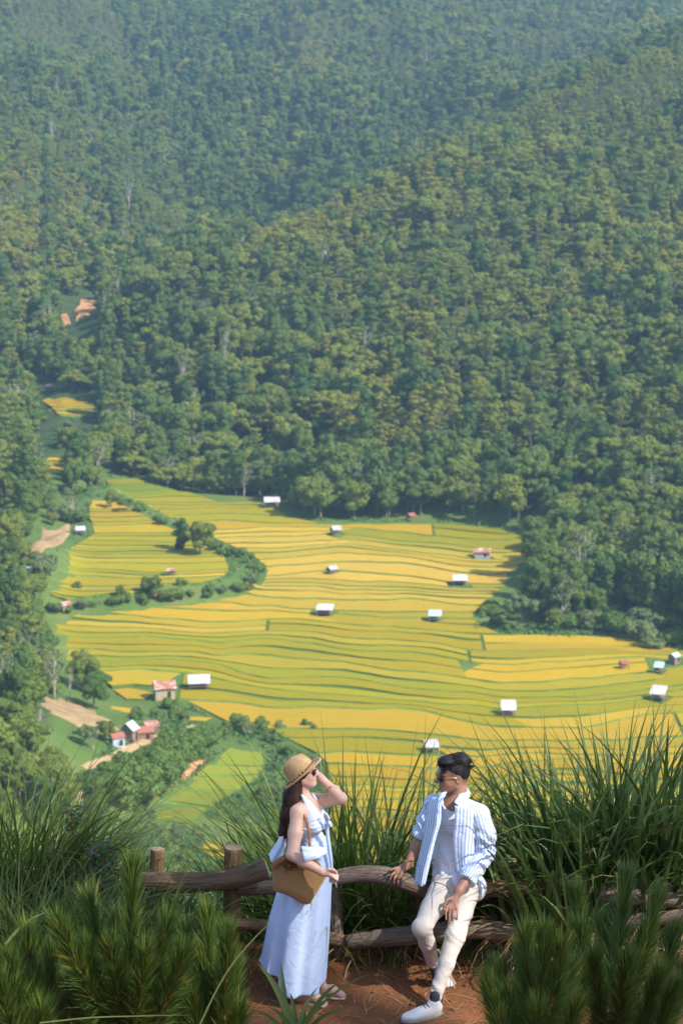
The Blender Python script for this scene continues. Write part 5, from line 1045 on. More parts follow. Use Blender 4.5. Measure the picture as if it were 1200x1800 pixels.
for i, (x, y, H, lab) in enumerate(SHADE): shade_pine(x, y, H, lab, 70 + i)
# ------------------------------------------------------------------ people: implicit surfaces -> one continuous mesh
class SDF:
    """smooth union of round cones / ellipsoids on a grid, meshed with surface nets"""
    def __init__(s, lo, hi, h):
        s.lo = np.array(lo, float); s.h = h; s.n = np.ceil((np.array(hi) - s.lo) / h).astype(int) + 1
        s.f = np.full(s.n, 0.5, np.float32)
    def _win(s, lo, hi, m):
        a = np.clip(np.floor((np.array(lo) - m - s.lo) / s.h).astype(int), 0, s.n - 1); b = np.clip(np.ceil((np.array(hi) + m - s.lo) / s.h).astype(int) + 1, 1, s.n)
        sl = tuple(slice(i, j) for i, j in zip(a, b)); ax = [s.lo[i] + s.h * np.arange(a[i], b[i]) for i in range(3)]
        return sl, np.stack(np.meshgrid(*ax, indexing='ij'), -1).astype(np.float32)
    def _join(s, sl, d, k, sub=False):
        f = s.f[sl]; d = d.astype(np.float32)
        if sub:
            hh = np.maximum(k - np.abs(f + d), 0) / max(k, 1e-6); s.f[sl] = np.maximum(f, -d) + hh * hh * k * 0.25
        else:
            hh = np.maximum(k - np.abs(f - d), 0) / max(k, 1e-6); s.f[sl] = np.minimum(f, d) - hh * hh * k * 0.25
    def cone(s, a, b, ra, rb=None, k=0.02, sub=False, flat=None):
        """round cone a->b; flat=(axis, factor) squeezes distance along an axis"""
        rb = ra if rb is None else rb; a = np.array(a, float); b = np.array(b, float); R_ = max(ra, rb)
        sl, P = s._win(np.minimum(a, b) - R_, np.maximum(a, b) + R_, k + 0.02)
        ba = b - a; pa = P - a.astype(np.float32)
        if flat is not None:
            ax = np.array(flat[0], float); ax /= np.linalg.norm(ax); q = pa @ ax.astype(np.float32); pa = pa + (q * (flat[1] - 1))[..., None] * ax.astype(np.float32)
        t = np.clip((pa @ ba.astype(np.float32)) / (ba @ ba + 1e-12), 0, 1); d = np.linalg.norm(pa - t[..., None] * ba.astype(np.float32), axis=-1) - (ra + (rb - ra) * t)
        s._join(sl, d, k, sub)
    def chain(s, pts, rs, k=0.02, sub=False, flat=None):
        for i in range(len(pts) - 1): s.cone(pts[i], pts[i + 1], rs[i], rs[i + 1], k if i == 0 else min(k, 0.02), sub, flat)
    def ell(s, c, r, k=0.02, M=None, sub=False):
        c = np.array(c, float); r = np.array(r, float); R_ = r.max(); sl, P = s._win(c - R_, c + R_, k + 0.02); q = P - c.astype(np.float32)
        if M is not None: q = q @ np.array(M, np.float32)
        k0 = np.linalg.norm(q / r.astype(np.float32), axis=-1); k1 = np.linalg.norm(q / (r * r).astype(np.float32), axis=-1) + 1e-6; s._join(sl, k0 * (k0 - 1.0) / k1, k, sub)
    def fn(s, g):
        """f := g(f, P) over the whole grid"""
        ax = [s.lo[i] + s.h * np.arange(s.n[i]) for i in range(3)]; X, Y, Z = np.meshgrid(*ax, indexing='ij'); s.f = g(s.f, X, Y, Z).astype(np.float32)
    def mesh(s, name, keep=None):
        f = s.f; neg = f < 0; nx, ny, nz_ = f.shape; corners = [(i, j, k) for i in (0, 1) for j in (0, 1) for k in (0, 1)]
        cnt = np.zeros((nx - 1, ny - 1, nz_ - 1), np.int8)
        for i, j, k in corners: cnt += neg[i:nx - 1 + i, j:ny - 1 + j, k:nz_ - 1 + k]
        act = (cnt > 0) & (cnt < 8); ci = np.argwhere(act); vid = np.full(act.shape, -1, np.int32); vid[act] = np.arange(len(ci)); acc = np.zeros((len(ci), 3)); w = np.zeros(len(ci))
        cf = {c: f[ci[:, 0] + c[0], ci[:, 1] + c[1], ci[:, 2] + c[2]] for c in corners}
        for c in corners:
            for ax in range(3):
                if c[ax]: continue
                d = list(c); d[ax] = 1; d = tuple(d); a, b = cf[c], cf[d]; cr = (a < 0) != (b < 0); t = np.where(cr, a / (a - b + 1e-12), 0); p = np.array(c, float)[None, :].repeat(len(ci), 0); p[:, ax] += t; acc += p * cr[:, None]; w += cr
        V = s.lo + (ci + acc / w[:, None]) * s.h; Q = []
        for ax in range(3):
            a = [slice(None)] * 3; b = [slice(None)] * 3; a[ax] = slice(0, -1); b[ax] = slice(1, None); e = neg[tuple(a)] != neg[tuple(b)]; ix = np.argwhere(e); o1, o2 = [(1, 2), (2, 0), (0, 1)][ax]
            ok = (ix[:, o1] > 0) & (ix[:, o2] > 0) & (ix[:, o1] < f.shape[o1] - 1) & (ix[:, o2] < f.shape[o2] - 1); ix = ix[ok]
            def cell(d1, d2): q = ix.copy(); q[:, o1] -= d1; q[:, o2] -= d2; return vid[q[:, 0], q[:, 1], q[:, 2]]
            q = np.stack([cell(1, 1), cell(0, 1), cell(0, 0), cell(1, 0)], 1); fl = neg[ix[:, 0], ix[:, 1], ix[:, 2]]; q[~fl] = q[~fl][:, ::-1]; Q.append(q)
        Q = np.concatenate(Q); Q = Q[(Q >= 0).all(1)]
        # light smoothing
        for _ in range(2):
            S = np.zeros_like(V); n = np.zeros(len(V))
            for i in range(4):
                j = (i + 1) % 4; np.add.at(S, Q[:, i], V[Q[:, j]]); np.add.at(n, Q[:, i], 1); np.add.at(S, Q[:, j], V[Q[:, i]]); np.add.at(n, Q[:, j], 1)
            V = V * 0.55 + 0.45 * S / np.maximum(n, 1)[:, None]
        return mesh_np(name, V, Q, True), V
def smax(a, b, k=0.012):
    h = np.maximum(k - np.abs(a - b), 0) / k; return np.maximum(a, b) + h * h * k * 0.25
def frame(fwd, up=(0, 0, 1)):
    f = np.array(fwd, float); f /= np.linalg.norm(f); u = np.array(up, float); l = np.cross(u, f); l /= np.linalg.norm(l); u = np.cross(f, l); return np.stack([f, l, u], 1)      # columns: forward, left, up
def skin_mat(name, base, spec=0.4):
    t = NT(name); co = t.coord('Object'); c = t.attr('tint', 'Color'); f = t.noise(60, 4, co); g = t.noise(9, 3, co); cc = t.mix(t.ramp(f, [(0.3, (0, 0, 0)), (0.7, (0.22, 0.22, 0.22))]), c, t.mix(1.0, c, (1.12, 0.92, 0.88), 'MULTIPLY')); cc = t.mix(t.ramp(g, [(0.4, (0, 0, 0)), (0.7, (0.25, 0.25, 0.25))]), cc, t.mix(1.0, c, (0.9, 0.84, 0.8), 'MULTIPLY'))
    t.color(cc); t.set(Roughness=0.48); t.b.inputs['Specular IOR Level'].default_value = spec; t.b.inputs['Subsurface Weight'].default_value = 0.12; t.b.inputs['Subsurface Radius'].default_value = (0.012, 0.004, 0.002); t.b.inputs['Subsurface Scale'].default_value = 0.6; return t.m
def cloth_mat(name, c0, c1=None, period=0.0, duty=0.5, rough=0.85, wr=0.5, fine=260, weave=0.15):
    """plain or striped cloth; stripes follow the 'stripe' attribute (metres across the cloth)"""
    t = NT(name); co = t.coord('Object'); n = t.noise(16, 4, co, 0.55, 0.6); c = None
    if period:
        s = t.attr('stripe'); wob = t.math('MULTIPLY', t.math('SUBTRACT', t.noise(10, 2, co), 0.5), period * 0.35); fr = t.math('FRACT', t.math('DIVIDE', t.math('ADD', s, wob), period)); tri = t.math('ABSOLUTE', t.math('SUBTRACT', fr, 0.5)); e = 0.07
        k = t.ramp(tri, [(duty * 0.5 - e, (0, 0, 0)), (duty * 0.5 + e, (1, 1, 1))]); c = t.mix(k, c1, c0)
        c = t.mix(t.ramp(t.noise(140, 2, co), [(0.3, (0, 0, 0)), (0.8, (0.3, 0.3, 0.3))]), c, c0)
    else: c = t.ramp(t.noise(5, 4, co), [(0.3, tuple(x * 0.93 for x in c0)), (0.7, c0)])
    t.color(c); t.set(Roughness=rough); t.b.inputs['Specular IOR Level'].default_value = 0.15; t.b.inputs['Sheen Weight'].default_value = 0.15
    hgt = t.math('ADD', t.math('MULTIPLY', n, wr), t.math('MULTIPLY', t.noise(fine, 2, co), weave * 0.2)); t.bump(hgt, 0.55, 0.02); return t.m
def loft(name, A, B, mat, parent, bulge=(0, -0.01, 0), th=0.004, nu=14, nv=26, waves=(0, 0, 0), stripe_w=None, wdir=(0, -1, 0), smooth_it=3, end_fn=None):
    """cloth patch between polylines A and B (3D points), with a soft bulge, waves and thickness"""
    def rs(P):
        P = np.array(P, float); s = np.concatenate([[0], np.cumsum(np.linalg.norm(np.diff(P, axis=0), axis=1))]); q = np.linspace(0, s[-1], nv); Q = np.column_stack([np.interp(q, s, P[:, i]) for i in range(3)])
        for _ in range(smooth_it): Q[1:-1] = (Q[:-2] + 2 * Q[1:-1] + Q[2:]) / 4
        return Q
    a, b = rs(A), rs(B); u = np.linspace(0, 1, nu); v = np.linspace(0, 1, nv); G = a[:, None, :] * (1 - u)[None, :, None] + b[:, None, :] * u[None, :, None]
    G = G + (np.sin(u * PI)[None, :, None]) * np.array(bulge)
    am, fq, ph = waves; G = G + (am * np.sin(u[None, :] * fq * 2 * PI + ph + 1.2 * v[:, None]) * (0.25 + 0.75 * v[:, None]))[..., None] * np.array(wdir)
    n = np.cross(np.gradient(G, axis=0), np.gradient(G, axis=1)); n /= np.linalg.norm(n, axis=-1)[..., None] + 1e-9
    V = np.concatenate([(G + n * th / 2).reshape(-1, 3), (G - n * th / 2).reshape(-1, 3)]); m = nu; i = (np.arange(nv - 1)[:, None] * m + np.arange(m - 1)[None, :]).ravel(); N = nu * nv; F = [np.stack([i, i + 1, i + m + 1, i + m], 1), np.stack([i, i + m, i + m + 1, i + 1], 1) + N]
    rim = list(range(m)) + [k * m + m - 1 for k in range(1, nv)] + [(nv - 1) * m + k for k in range(m - 2, -1, -1)] + [k * m for k in range(nv - 2, 0, -1)]; rim = np.array(rim); r2 = np.roll(rim, -1); F.append(np.stack([rim, r2, r2 + N, rim + N], 1)[:, ::-1])
    me = mesh_np(name, V, np.concatenate(F), True); wid = np.linalg.norm(b - a, axis=1).mean() if stripe_w is None else stripe_w; st = np.tile((u * wid)[None, :], (nv, 1)).ravel(); vattr(me, 'stripe', np.concatenate([st, st])); return obj(name, me, mat, parent)
def head_sdf(S, c, M, s=1.0, jaw=1.0, nose=1.0):
    """c = centre of the cranium, M columns forward, left, up"""
    T = lambda x, y, z: c + M @ (np.array([x, y, z]) * s)
    S.ell(T(-0.008, 0, 0.012), np.array([0.096, 0.076, 0.096]) * s, 0.01, M); S.ell(T(0.040, 0, -0.045), np.array([0.052, 0.058, 0.072]) * s, 0.03, M)
    for y in (-1, 1):
        S.cone(T(0.005, 0.050 * y, -0.060), T(0.062, 0.020 * y, -0.098), 0.022 * s * jaw, 0.018 * s, 0.03); S.ell(T(0.058, 0.036 * y, -0.038), np.array([0.022, 0.022, 0.024]) * s, 0.02, M); S.ell(T(-0.006, 0.076 * y, -0.022), np.array([0.019, 0.008, 0.031]) * s, 0.006, M); S.ell(T(-0.001, 0.083 * y, -0.020), np.array([0.008, 0.006, 0.016]) * s, 0.004, M, sub=True)
        S.ell(T(0.088, 0.032 * y, -0.004), np.array([0.014, 0.018, 0.013]) * s, 0.014, M, sub=True)
    S.ell(T(0.074, 0, -0.100), np.array([0.018, 0.022, 0.017]) * s, 0.02, M); S.ell(T(0.080, 0, 0.022), np.array([0.016, 0.045, 0.012]) * s, 0.02, M)
    S.cone(T(0.088, 0, 0.004), T(0.114 * (0.97 + 0.03 * nose), 0, -0.036), 0.0075 * s, 0.0100 * s, 0.010); S.ell(T(0.100, 0, -0.039), np.array([0.012, 0.017, 0.008]) * s, 0.008, M)
    S.ell(T(0.0925, 0, -0.062), np.array([0.0105, 0.021, 0.0058]) * s, 0.004, M); S.ell(T(0.0905, 0, -0.0735), np.array([0.0105, 0.019, 0.0066]) * s, 0.004, M); S.ell(T(0.101, 0, -0.0675), np.array([0.010, 0.024, 0.0016]) * s, 0.003, M, sub=True)
    return T
def hand_sdf(S, wrist, palm, fingers, thumb, rw=0.021, s=1.0):
    """palm = centre of the knuckles; fingers = list of joint lists"""
    wrist = np.array(wrist, float); palm = np.array(palm, float); S.cone(wrist, wrist * 0.35 + palm * 0.65, rw, 0.024 * s, 0.02)
    for f in fingers:
        S.cone(wrist * 0.45 + palm * 0.55, f[0], 0.015 * s, 0.0105 * s, 0.012); S.chain(f, [0.0100 * s, 0.0088 * s, 0.0080 * s, 0.0070 * s][:len(f)], 0.004)
    S.cone(wrist * 0.7 + palm * 0.3, thumb[0], 0.016 * s, 0.0125 * s, 0.014); S.chain(thumb, [0.0120 * s, 0.0105 * s, 0.0085 * s][:len(thumb)], 0.005)
M_SKIN = skin_mat('skin', None); M_LENS = None
def lens_mat():
    t = NT('dark_lens'); t.set(Roughness=0.08); t.b.inputs['Base Color'].default_value = (0.012, 0.010, 0.010, 1); t.b.inputs['Specular IOR Level'].default_value = 0.6; return t.m
M_LENS = lens_mat(); M_GOLD = mat_plain('gold_metal', (0.75, 0.52, 0.20), 0.3, 0.05); M_GOLD.node_tree.nodes['Principled BSDF'].inputs['Metallic'].default_value = 0.9
def hair_mat(name, a, b):
    t = NT(name); v = t.attr('tone'); t.color(t.ramp(v, [(0.0, a), (1.0, b)])); t.set(Roughness=0.6); t.b.inputs['Specular IOR Level'].default_value = 0.25; t.bump(t.noise(1.0, 3, t.mapping(t.coord('Object'), (300, 300, 25))), 0.4, 0.004); return t.m
M_HAIR_W = hair_mat('hair_brown', (0.020, 0.010, 0.008), (0.095, 0.045, 0.032)); M_HAIR_M = hair_mat('hair_black', (0.006, 0.005, 0.006), (0.030, 0.026, 0.030))
def strands(name, curves, r0, mat, parent, rng, n=5):
    mb = MB(); tn = []
    for P in curves:
        k = len(P); mb.tube(P, np.linspace(1, 0.15, k) * r0 * rng.uniform(0.6, 1.3), n, cap=False); tn.append(np.full(k * n, rng.rand()))
    me = mb.mesh(name, True); vattr(me, 'tone', np.concatenate(tn)); return obj(name, me, mat, parent)
def tint(me, V, base, spots):
    """base colour plus soft spots (centre, radius, colour, strength)"""
    C = np.tile(np.array([*base, 1.0]), (len(V), 1))
    for c, r, col, st in spots:
        w = np.exp(-(np.linalg.norm(V - np.array(c), axis=1) / r) ** 2) * st; C[:, :3] = C[:, :3] * (1 - w[:, None]) + np.array(col) * w[:, None]
    vattr(me, 'tint', C, 'FLOAT_COLOR')
def shades(parent, T, M, s=1.0, temple=0.10, mat_arm=None, w=0.024):
    """sunglasses: two lenses, bridge, two temples"""
    g = obj('sunglasses', None, None, parent)
    for y in (-1, 1):
        mb = MB(); n = 18; th = np.arange(n) * 2 * PI / n; lx = np.sign(np.cos(th)) * np.abs(np.cos(th)) ** 0.8 * w; lz = np.sign(np.sin(th)) * np.abs(np.sin(th)) ** 0.8 * w * 0.82; V = []
        for k, (off, sc) in enumerate(((0.0, 1.0), (0.004, 0.97), (0.006, 0.6), (0.0065, 0.0))):
            for j in range(n): V.append(T(0.098 + off - 0.28 * abs(0.033 * y + lx[j] * sc) ** 1.2 * 1.0, 0.033 * y + lx[j] * sc, -0.008 + lz[j] * sc))
        F = [[k * n + j, k * n + (j + 1) % n, (k + 1) * n + (j + 1) % n, (k + 1) * n + j] for k in range(3) for j in range(n)] + [[j, (j + 1) % n, (j + 1) % n, j] for j in range(0)]
        V += [T(0.094, 0.033 * y, -0.008)]; f3 = [[(j + 1) % n, j, len(V) - 1] for j in range(n)]; mb.add(V, f3, F); mb.build('lens', M_LENS, g, True)
        mb = MB(); mb.tube([T(0.084, 0.058 * y, 0.002), T(0.06, 0.070 * y, 0.003), T(0.02, 0.079 * y, -0.002), T(-0.012, 0.083 * y, -0.010)], 0.0022 * s, 6); mb.build('temple', mat_arm, g, True)
    mb = MB(); mb.tube([T(0.102, 0.010, 0.0), T(0.105, 0, 0.002), T(0.102, -0.010, 0.0)], 0.0025 * s, 6); mb.build('bridge', mat_arm, g, True); return g
M_BLACKP = mat_plain('black_frame', (0.015, 0.012, 0.010), 0.3, 0.1)
# ------------------------------------------------------------------ the woman
def woman():
    rng = np.random.RandomState(4); root = at_y(545, 1750, 14.5); root.z = GZ; rt = np.array(root); W = lambda u, v, dy=0.0: np.array(at_y(u, v, 14.5 + dy)) - rt
    who = empty('person', tuple(root)); tag(who, 'person in a pale blue striped halter dress and tan hat, hand raised to the face', 'person')
    Mb = frame((0.957, -0.29, 0.0)); fb, lb = Mb[:, 0], Mb[:, 1]; Mh = frame((0.985, -0.06, 0.10))
    hc = W(530, 1355, 0.02); hs = 0.90
    # -- body
    S = SDF((-0.34, -0.42, -0.03), (0.36, 0.34, 1.62), 0.0058)
    T = head_sdf(S, hc, Mh, hs)
    nb = W(536, 1412, 0.015); S.chain([T(-0.02, 0, -0.05), T(-0.020, 0, -0.10), nb], [0.046, 0.043, 0.050], 0.03)
    chest = W(538, 1440, 0.01); waist = W(553, 1492, 0.0); hips = W(550, 1535, 0.0)
    shN, shF = W(524, 1428, -0.145), W(549, 1408, 0.165); S.chain([shN, nb - [0, 0, 0.03], shF], [0.046, 0.062, 0.046], 0.05)
    S.ell(chest, (0.082, 0.128, 0.115), 0.05, Mb); S.ell(waist, (0.080, 0.108, 0.10), 0.06, Mb); S.ell(hips, (0.10, 0.145, 0.12), 0.06, Mb)
    for y in (-1, 1): S.ell(chest + fb * 0.070 + lb * 0.058 * y + [0, 0, -0.012], (0.052, 0.056, 0.054), 0.03, Mb)
    # near arm, hanging, forearm across the bag
    elN, wrN = W(514, 1503, -0.29), W(566, 1533, -0.33); S.chain([shN, shN * 0.5 + elN * 0.5 + [0, 0, 0], elN], [0.046, 0.043, 0.036], 0.03); S.chain([elN, elN * 0.6 + wrN * 0.4, wrN], [0.036, 0.037, 0.024], 0.02)
    kn = W(581, 1536, -0.33); fg = []
    for i, (du, dv, dy) in enumerate(((4, -4, 0.012), (6, -1, -0.002), (6, 3, -0.014), (4, 6, -0.024))):
        k0 = W(581 + du, 1536 + dv, -0.330 + dy); fg.append([k0, W(589 + du * 0.7, 1541 + dv, -0.335 + dy), W(586 + du * 0.4, 1547 + dv * 0.8, -0.322 + dy), W(579, 1545 + dv * 0.8, -0.315 + dy)])
    hand_sdf(S, wrN, kn, fg, [W(578, 1528, -0.345), W(586, 1529, -0.35), W(592, 1534, -0.345)], 0.023, 0.92)
    # far arm, raised to the sunglasses
    elF, wrF = W(600, 1404, 0.02), W(567, 1371, 0.075); S.chain([shF, shF * 0.5 + elF * 0.5 + [0, 0, -0.004], elF], [0.046, 0.043, 0.034], 0.03); S.chain([elF, elF * 0.62 + wrF * 0.38, wrF], [0.035, 0.035, 0.023], 0.02)
    kF = W(560, 1361, 0.10); fg = []
    for i in range(4): fg.append([W(560 - i * 2.0, 1359 + i * 2.4, 0.10 + 0.006 * i), W(555 - i, 1352 + i * 2.5, 0.105 + 0.006 * i), W(549, 1350 + i * 3, 0.108 + 0.006 * i)])
    hand_sdf(S, wrF, kF, fg, [W(561, 1366, 0.075), W(556, 1362, 0.085), W(552, 1359, 0.09)], 0.022, 0.9)
    # legs and feet
    for y, (au, av, ady) in ((-1, (536, 1738, -0.06)), (1, (566, 1734, 0.02))):
        an = W(au, av, ady); an[2] = 0.085; hp = hips + lb * 0.075 * y - [0, 0, 0.06]; kn_ = W(524, 1640, 0.0) + lb * 0.045 * y; S.chain([hp, kn_, an], [0.070, 0.044, 0.030], 0.03)
        toe = an + fb * 0.125 + lb * 0.02 * y; toe[2] = 0.030; he = an - fb * 0.035; he[2] = 0.036; S.chain([he, an * 0.5 + toe * 0.5 + [0, 0, 0.0], toe], [0.030, 0.032, 0.022], 0.02)
        for q in range(5): b = toe + lb * (0.018 - 0.009 * q) * 1.1 - fb * 0.012; S.cone(b, b + fb * (0.034 - 0.004 * q) - [0, 0, 0.010], 0.010, 0.007, 0.006)
    me, V = S.mesh('body')
    lips = T(0.094, 0, -0.068); tint(me, V, (0.64, 0.405, 0.30), [(lips, 0.017 * hs, (0.50, 0.13, 0.11), 0.8), (T(0.062, -0.05, -0.045), 0.028, (0.66, 0.34, 0.25), 0.5), (T(0.062, 0.05, -0.045), 0.028, (0.66, 0.34, 0.25), 0.5), (elN, 0.035, (0.60, 0.34, 0.25), 0.4), (elF, 0.03, (0.62, 0.33, 0.24), 0.5)])
    obj('body', me, M_SKIN, who)
    # -- dress
    mdress = cloth_mat('dress_stripe', (0.66, 0.77, 0.92), (0.40, 0.56, 0.87), 0.0085, 0.5, wr=0.6); mbod = cloth_mat('bodice_stripe', (0.78, 0.85, 0.94), (0.52, 0.66, 0.90), 0.0085, 0.42, wr=1.2)
    S = SDF((-0.24, -0.24, 0.72), (0.26, 0.26, 1.30), 0.0058); g = 0.009
    S.ell(chest, (0.082 + g, 0.128 + g, 0.115 + g), 0.05, Mb); S.ell(waist, (0.080 + g, 0.108 + g, 0.10 + g), 0.06, Mb); S.ell(hips, (0.10 + g, 0.145 + g, 0.12 + g), 0.06, Mb)
    for y in (-1, 1): S.ell(chest + fb * 0.070 + lb * 0.058 * y + [0, 0, -0.012], (0.052 + g, 0.056 + g, 0.054 + g), 0.03, Mb)
    pF = W(566, 1424, 0.0); pB = W(522, 1466, 0.0); sl = (pF[2] - pB[2]) / ((pF - pB) @ fb)
    def cut(f, X, Y, Z):
        fw = X * fb[0] + Y * fb[1]; lt = (X - chest[0]) * lb[0] + (Y - chest[1]) * lb[1]; top = pB[2] + (fw - pB @ fb) * sl - 0.9 * np.maximum(0, 0.045 - np.abs(lt)) * (fw > pB @ fb + 0.06)
        f = f + 0.0022 * np.sin(Z * 210 + fw * 60 + 3 * np.sin(fw * 40)) * (Z > waist[2] - 0.05)
        return np.maximum(f, (Z - top) * 0.55)
    S.fn(cut); me, V = S.mesh('bodice'); ang = np.arctan2((V - waist) @ lb, (V - waist) @ fb); vattr(me, 'stripe', ang * 0.11 + 0.02 * np.sin(V[:, 2] * 30)); obj('bodice', me, mbod, who)
    for sgn, A, B in ((-1, [(528, 1397, -0.045), (534, 1409, -0.085), (538, 1430, -0.115), (541, 1448, -0.12)], [(531, 1398, -0.040), (546, 1410, -0.075), (558, 1424, -0.085), (568, 1438, -0.075)]), (1, [(547, 1396, 0.055), (555, 1408, 0.07), (566, 1424, 0.06), (573, 1438, 0.02)], [(551, 1396, 0.065), (560, 1408, 0.10), (571, 1424, 0.09), (577, 1440, 0.05)])):
        loft('strap', [W(*p) for p in A], [W(*p) for p in B], mbod, who, (0.0, -0.012, 0.006), 0.005)
    # skirt
    rings = [(1496, 529, 580, 0.112), (1510, 524, 583, 0.125), (1532, 505, 584, 0.150), (1570, 485, 581, 0.165), (1615, 472, 579, 0.175), (1655, 465, 576, 0.18), (1690, 460, 573, 0.19), (1716, 456, 571, 0.195)]
    sv = np.linspace(0, 1, len(rings)); t = np.linspace(0, 1, 70); n = 180; th = np.arange(n) * 2 * PI / n
    cu = np.interp(t, sv, [(r[1] + r[2]) / 2 for r in rings]); cv = np.interp(t, sv, [r[0] for r in rings]); sx = np.interp(t, sv, [(r[2] - r[1]) / 2 / 280 for r in rings]); sy = np.interp(t, sv, [r[3] for r in rings]); V = []; st = []
    for i in range(len(t)):
        c = W(cu[i], cv[i], 0.0); a = t[i] ** 1.15; fold = 0.060 * np.sin(4 * th + 0.9 + 1.2 * t[i]) + 0.055 * np.sin(7 * th + 2.1 - 1.4 * t[i]) + 0.022 * np.sin(13 * th + 0.4 + 2.0 * t[i]); fold = np.sign(fold) * np.abs(fold / 0.1) ** 0.8 * 0.1
        dent = -0.16 * np.exp(-((np.mod(th - 4.02 + PI, 2 * PI) - PI) / 0.16) ** 2)
        r = 1 - 0.05 * a + a * (fold * 1.1 + dent); x = np.cos(th) * sx[i] * r; y = np.sin(th) * sy[i] * r
        dz = t[i] ** 6 * (0.070 * np.maximum(0, -np.cos(th)) - 0.085 * np.maximum(0, -np.sin(th)) * (0.75 + 0.45 * np.cos(th)) - 0.02 * np.cos(th) + 0.012 * np.sin(5 * th + 1)); V.append(np.stack([c[0] + x, c[1] + y, c[2] + dz], 1)); st.append(th * 0.24 * (0.75 + 0.25 * t[i]))
    V = np.concatenate(V); m = len(t); inn = V.copy(); C = np.array([W(u_, v_) for u_, v_ in zip(cu, cv)]).repeat(n, 0); inn[:, :2] = C[:, :2] + (V - C)[:, :2] * 0.975; q = (np.arange(m - 1)[:, None] * n + np.arange(n)[None, :]); q2 = (np.arange(m - 1)[:, None] * n + (np.arange(n)[None, :] + 1) % n); F = np.stack([q.ravel(), (q + n).ravel(), (q2 + n).ravel(), q2.ravel()], 1); e0 = (m - 1) * n + np.arange(n); e1 = (m - 1) * n + (np.arange(n) + 1) % n; N = len(V)
    F = np.vstack([F, F[:, ::-1] + N, np.stack([e0, e0 + N, e1 + N, e1], 1)]); me = mesh_np('skirt', np.vstack([V, inn]), F, True); s_ = np.concatenate(st); vattr(me, 'stripe', np.concatenate([s_, s_])); obj('skirt', me, mdress, who)
    # bows and ribbons
    loft('sash', [W(574, 1489, -0.13), W(552, 1489, -0.30), W(529, 1487, -0.345)], [W(575, 1500, -0.13), W(557, 1509, -0.32), W(536, 1518, -0.345)], mbod, who, (0, -0.015, 0.0), 0.004, waves=(0.004, 1.5, 0))
    loft('ribbon', [W(498, 1455, -0.06), W(488, 1478, -0.08), W(472, 1501, -0.10)], [W(503, 1456, -0.06), W(497, 1486, -0.10), W(480, 1521, -0.13)], mbod, who, (0, -0.02, 0), 0.004, waves=(0.006, 1.5, 1)); loft('ribbon', [W(501, 1456, -0.04), W(496, 1486, -0.07), W(484, 1512, -0.11)], [W(506, 1456, -0.05), W(503, 1488, -0.10), W(492, 1519, -0.135)], mbod, who, (0, -0.02, 0), 0.004, waves=(0.006, 1.2, 2))
    loft('ribbon', [W(570, 1447, -0.10), W(574, 1480, -0.11), W(579, 1510, -0.11), W(582, 1532, -0.10)], [W(576, 1446, -0.08), W(580, 1478, -0.09), W(584, 1508, -0.09), W(585, 1530, -0.08)], mdress, who, (0.004, -0.012, 0), 0.004, waves=(0.003, 1, 0)); loft('ribbon', [W(588, 1540, -0.24), W(589, 1552, -0.25), W(591, 1560, -0.25)], [W(590, 1540, -0.24), W(591, 1552, -0.25), W(592, 1562, -0.25)], mbod, who, (0, 0, 0), 0.003, 4, 10)
    for A, B in (([(572, 1443, -0.10), (568, 1434, -0.12), (569, 1428, -0.12)], [(574, 1445, -0.10), (580, 1440, -0.11), (576, 1432, -0.12)]), ([(572, 1444, -0.10), (576, 1450, -0.12), (579, 1454, -0.12)], [(575, 1443, -0.09), (582, 1444, -0.10), (581, 1449, -0.11)])): loft('bow', [W(*p) for p in A], [W(*p) for p in B], mbod, who, (0.01, -0.02, 0), 0.006, 10, 12)
    # sandals
    msand = mat_plain('sandal_leather', (0.55, 0.40, 0.30), 0.6, 0.2, 20)
    for y, (au, av, ady) in ((-1, (536, 1738, -0.06)), (1, (566, 1734, 0.02))):
        an = W(au, av, ady); a0 = an - fb * 0.06; a0[2] = 0.008; a1 = an + fb * 0.150 + lb * 0.022 * y; a1[2] = 0.008; mb = MB(); mb.tube([a0, a0 * 0.6 + a1 * 0.4, a0 * 0.3 + a1 * 0.7, a1], [0.030, 0.030, 0.040, 0.028], 14, squash=0.22); sd = mb.build('sandal', msand, who, True); mb = MB(); c = an + fb * 0.085; c[2] = 0.03; ths = np.linspace(0, PI, 9); mb.tube([c + lb * 0.040 * math.cos(q) + np.array([0, 0, 0.028 * math.sin(q)]) for q in ths], 0.007, 6); mb.build('strap', msand, sd, True)
    # -- hair
    S = SDF(tuple(np.minimum(W(490, 1495, 0), W(545, 1325, 0)) - 0.12), tuple(np.maximum(W(490, 1495, 0), W(545, 1325, 0)) + 0.10), 0.007)
    S.ell(T(-0.018, 0, 0.012), (0.094, 0.078, 0.094), 0.01, Mh); S.chain([T(-0.05, 0, -0.02), W(515, 1400, 0.0), W(509, 1432, -0.02), W(503, 1462, -0.03), W(500, 1488, -0.03)], [0.070, 0.060, 0.056, 0.046, 0.018], 0.03, flat=(lb, 0.75))
    Sf = lambda f, X, Y, Z: np.maximum(f, ((X - T(0.038, 0, 0)[0]) + 0.45 * np.minimum(0, Z - T(0, 0, 0.03)[2])) * 0.8); hb = W(532, 1359, 0.02); hd = W(563, 1333, 0.02) - W(501, 1386, 0.02); hd /= np.linalg.norm(hd); hn = np.array([-hd[2], 0, hd[0]]); S.fn(Sf); S.fn(lambda f, X, Y, Z: np.maximum(f, (X - hb[0]) * hn[0] + (Z - hb[2]) * hn[2] - 0.004)); me, V = S.mesh('hair'); vattr(me, 'tone', np.clip(0.25 + 0.5 * vnoise(V[:, 1] * 55, V[:, 0] * 30), 0, 1)); hair = obj('hair', me, M_HAIR_W, who)
    cs = []
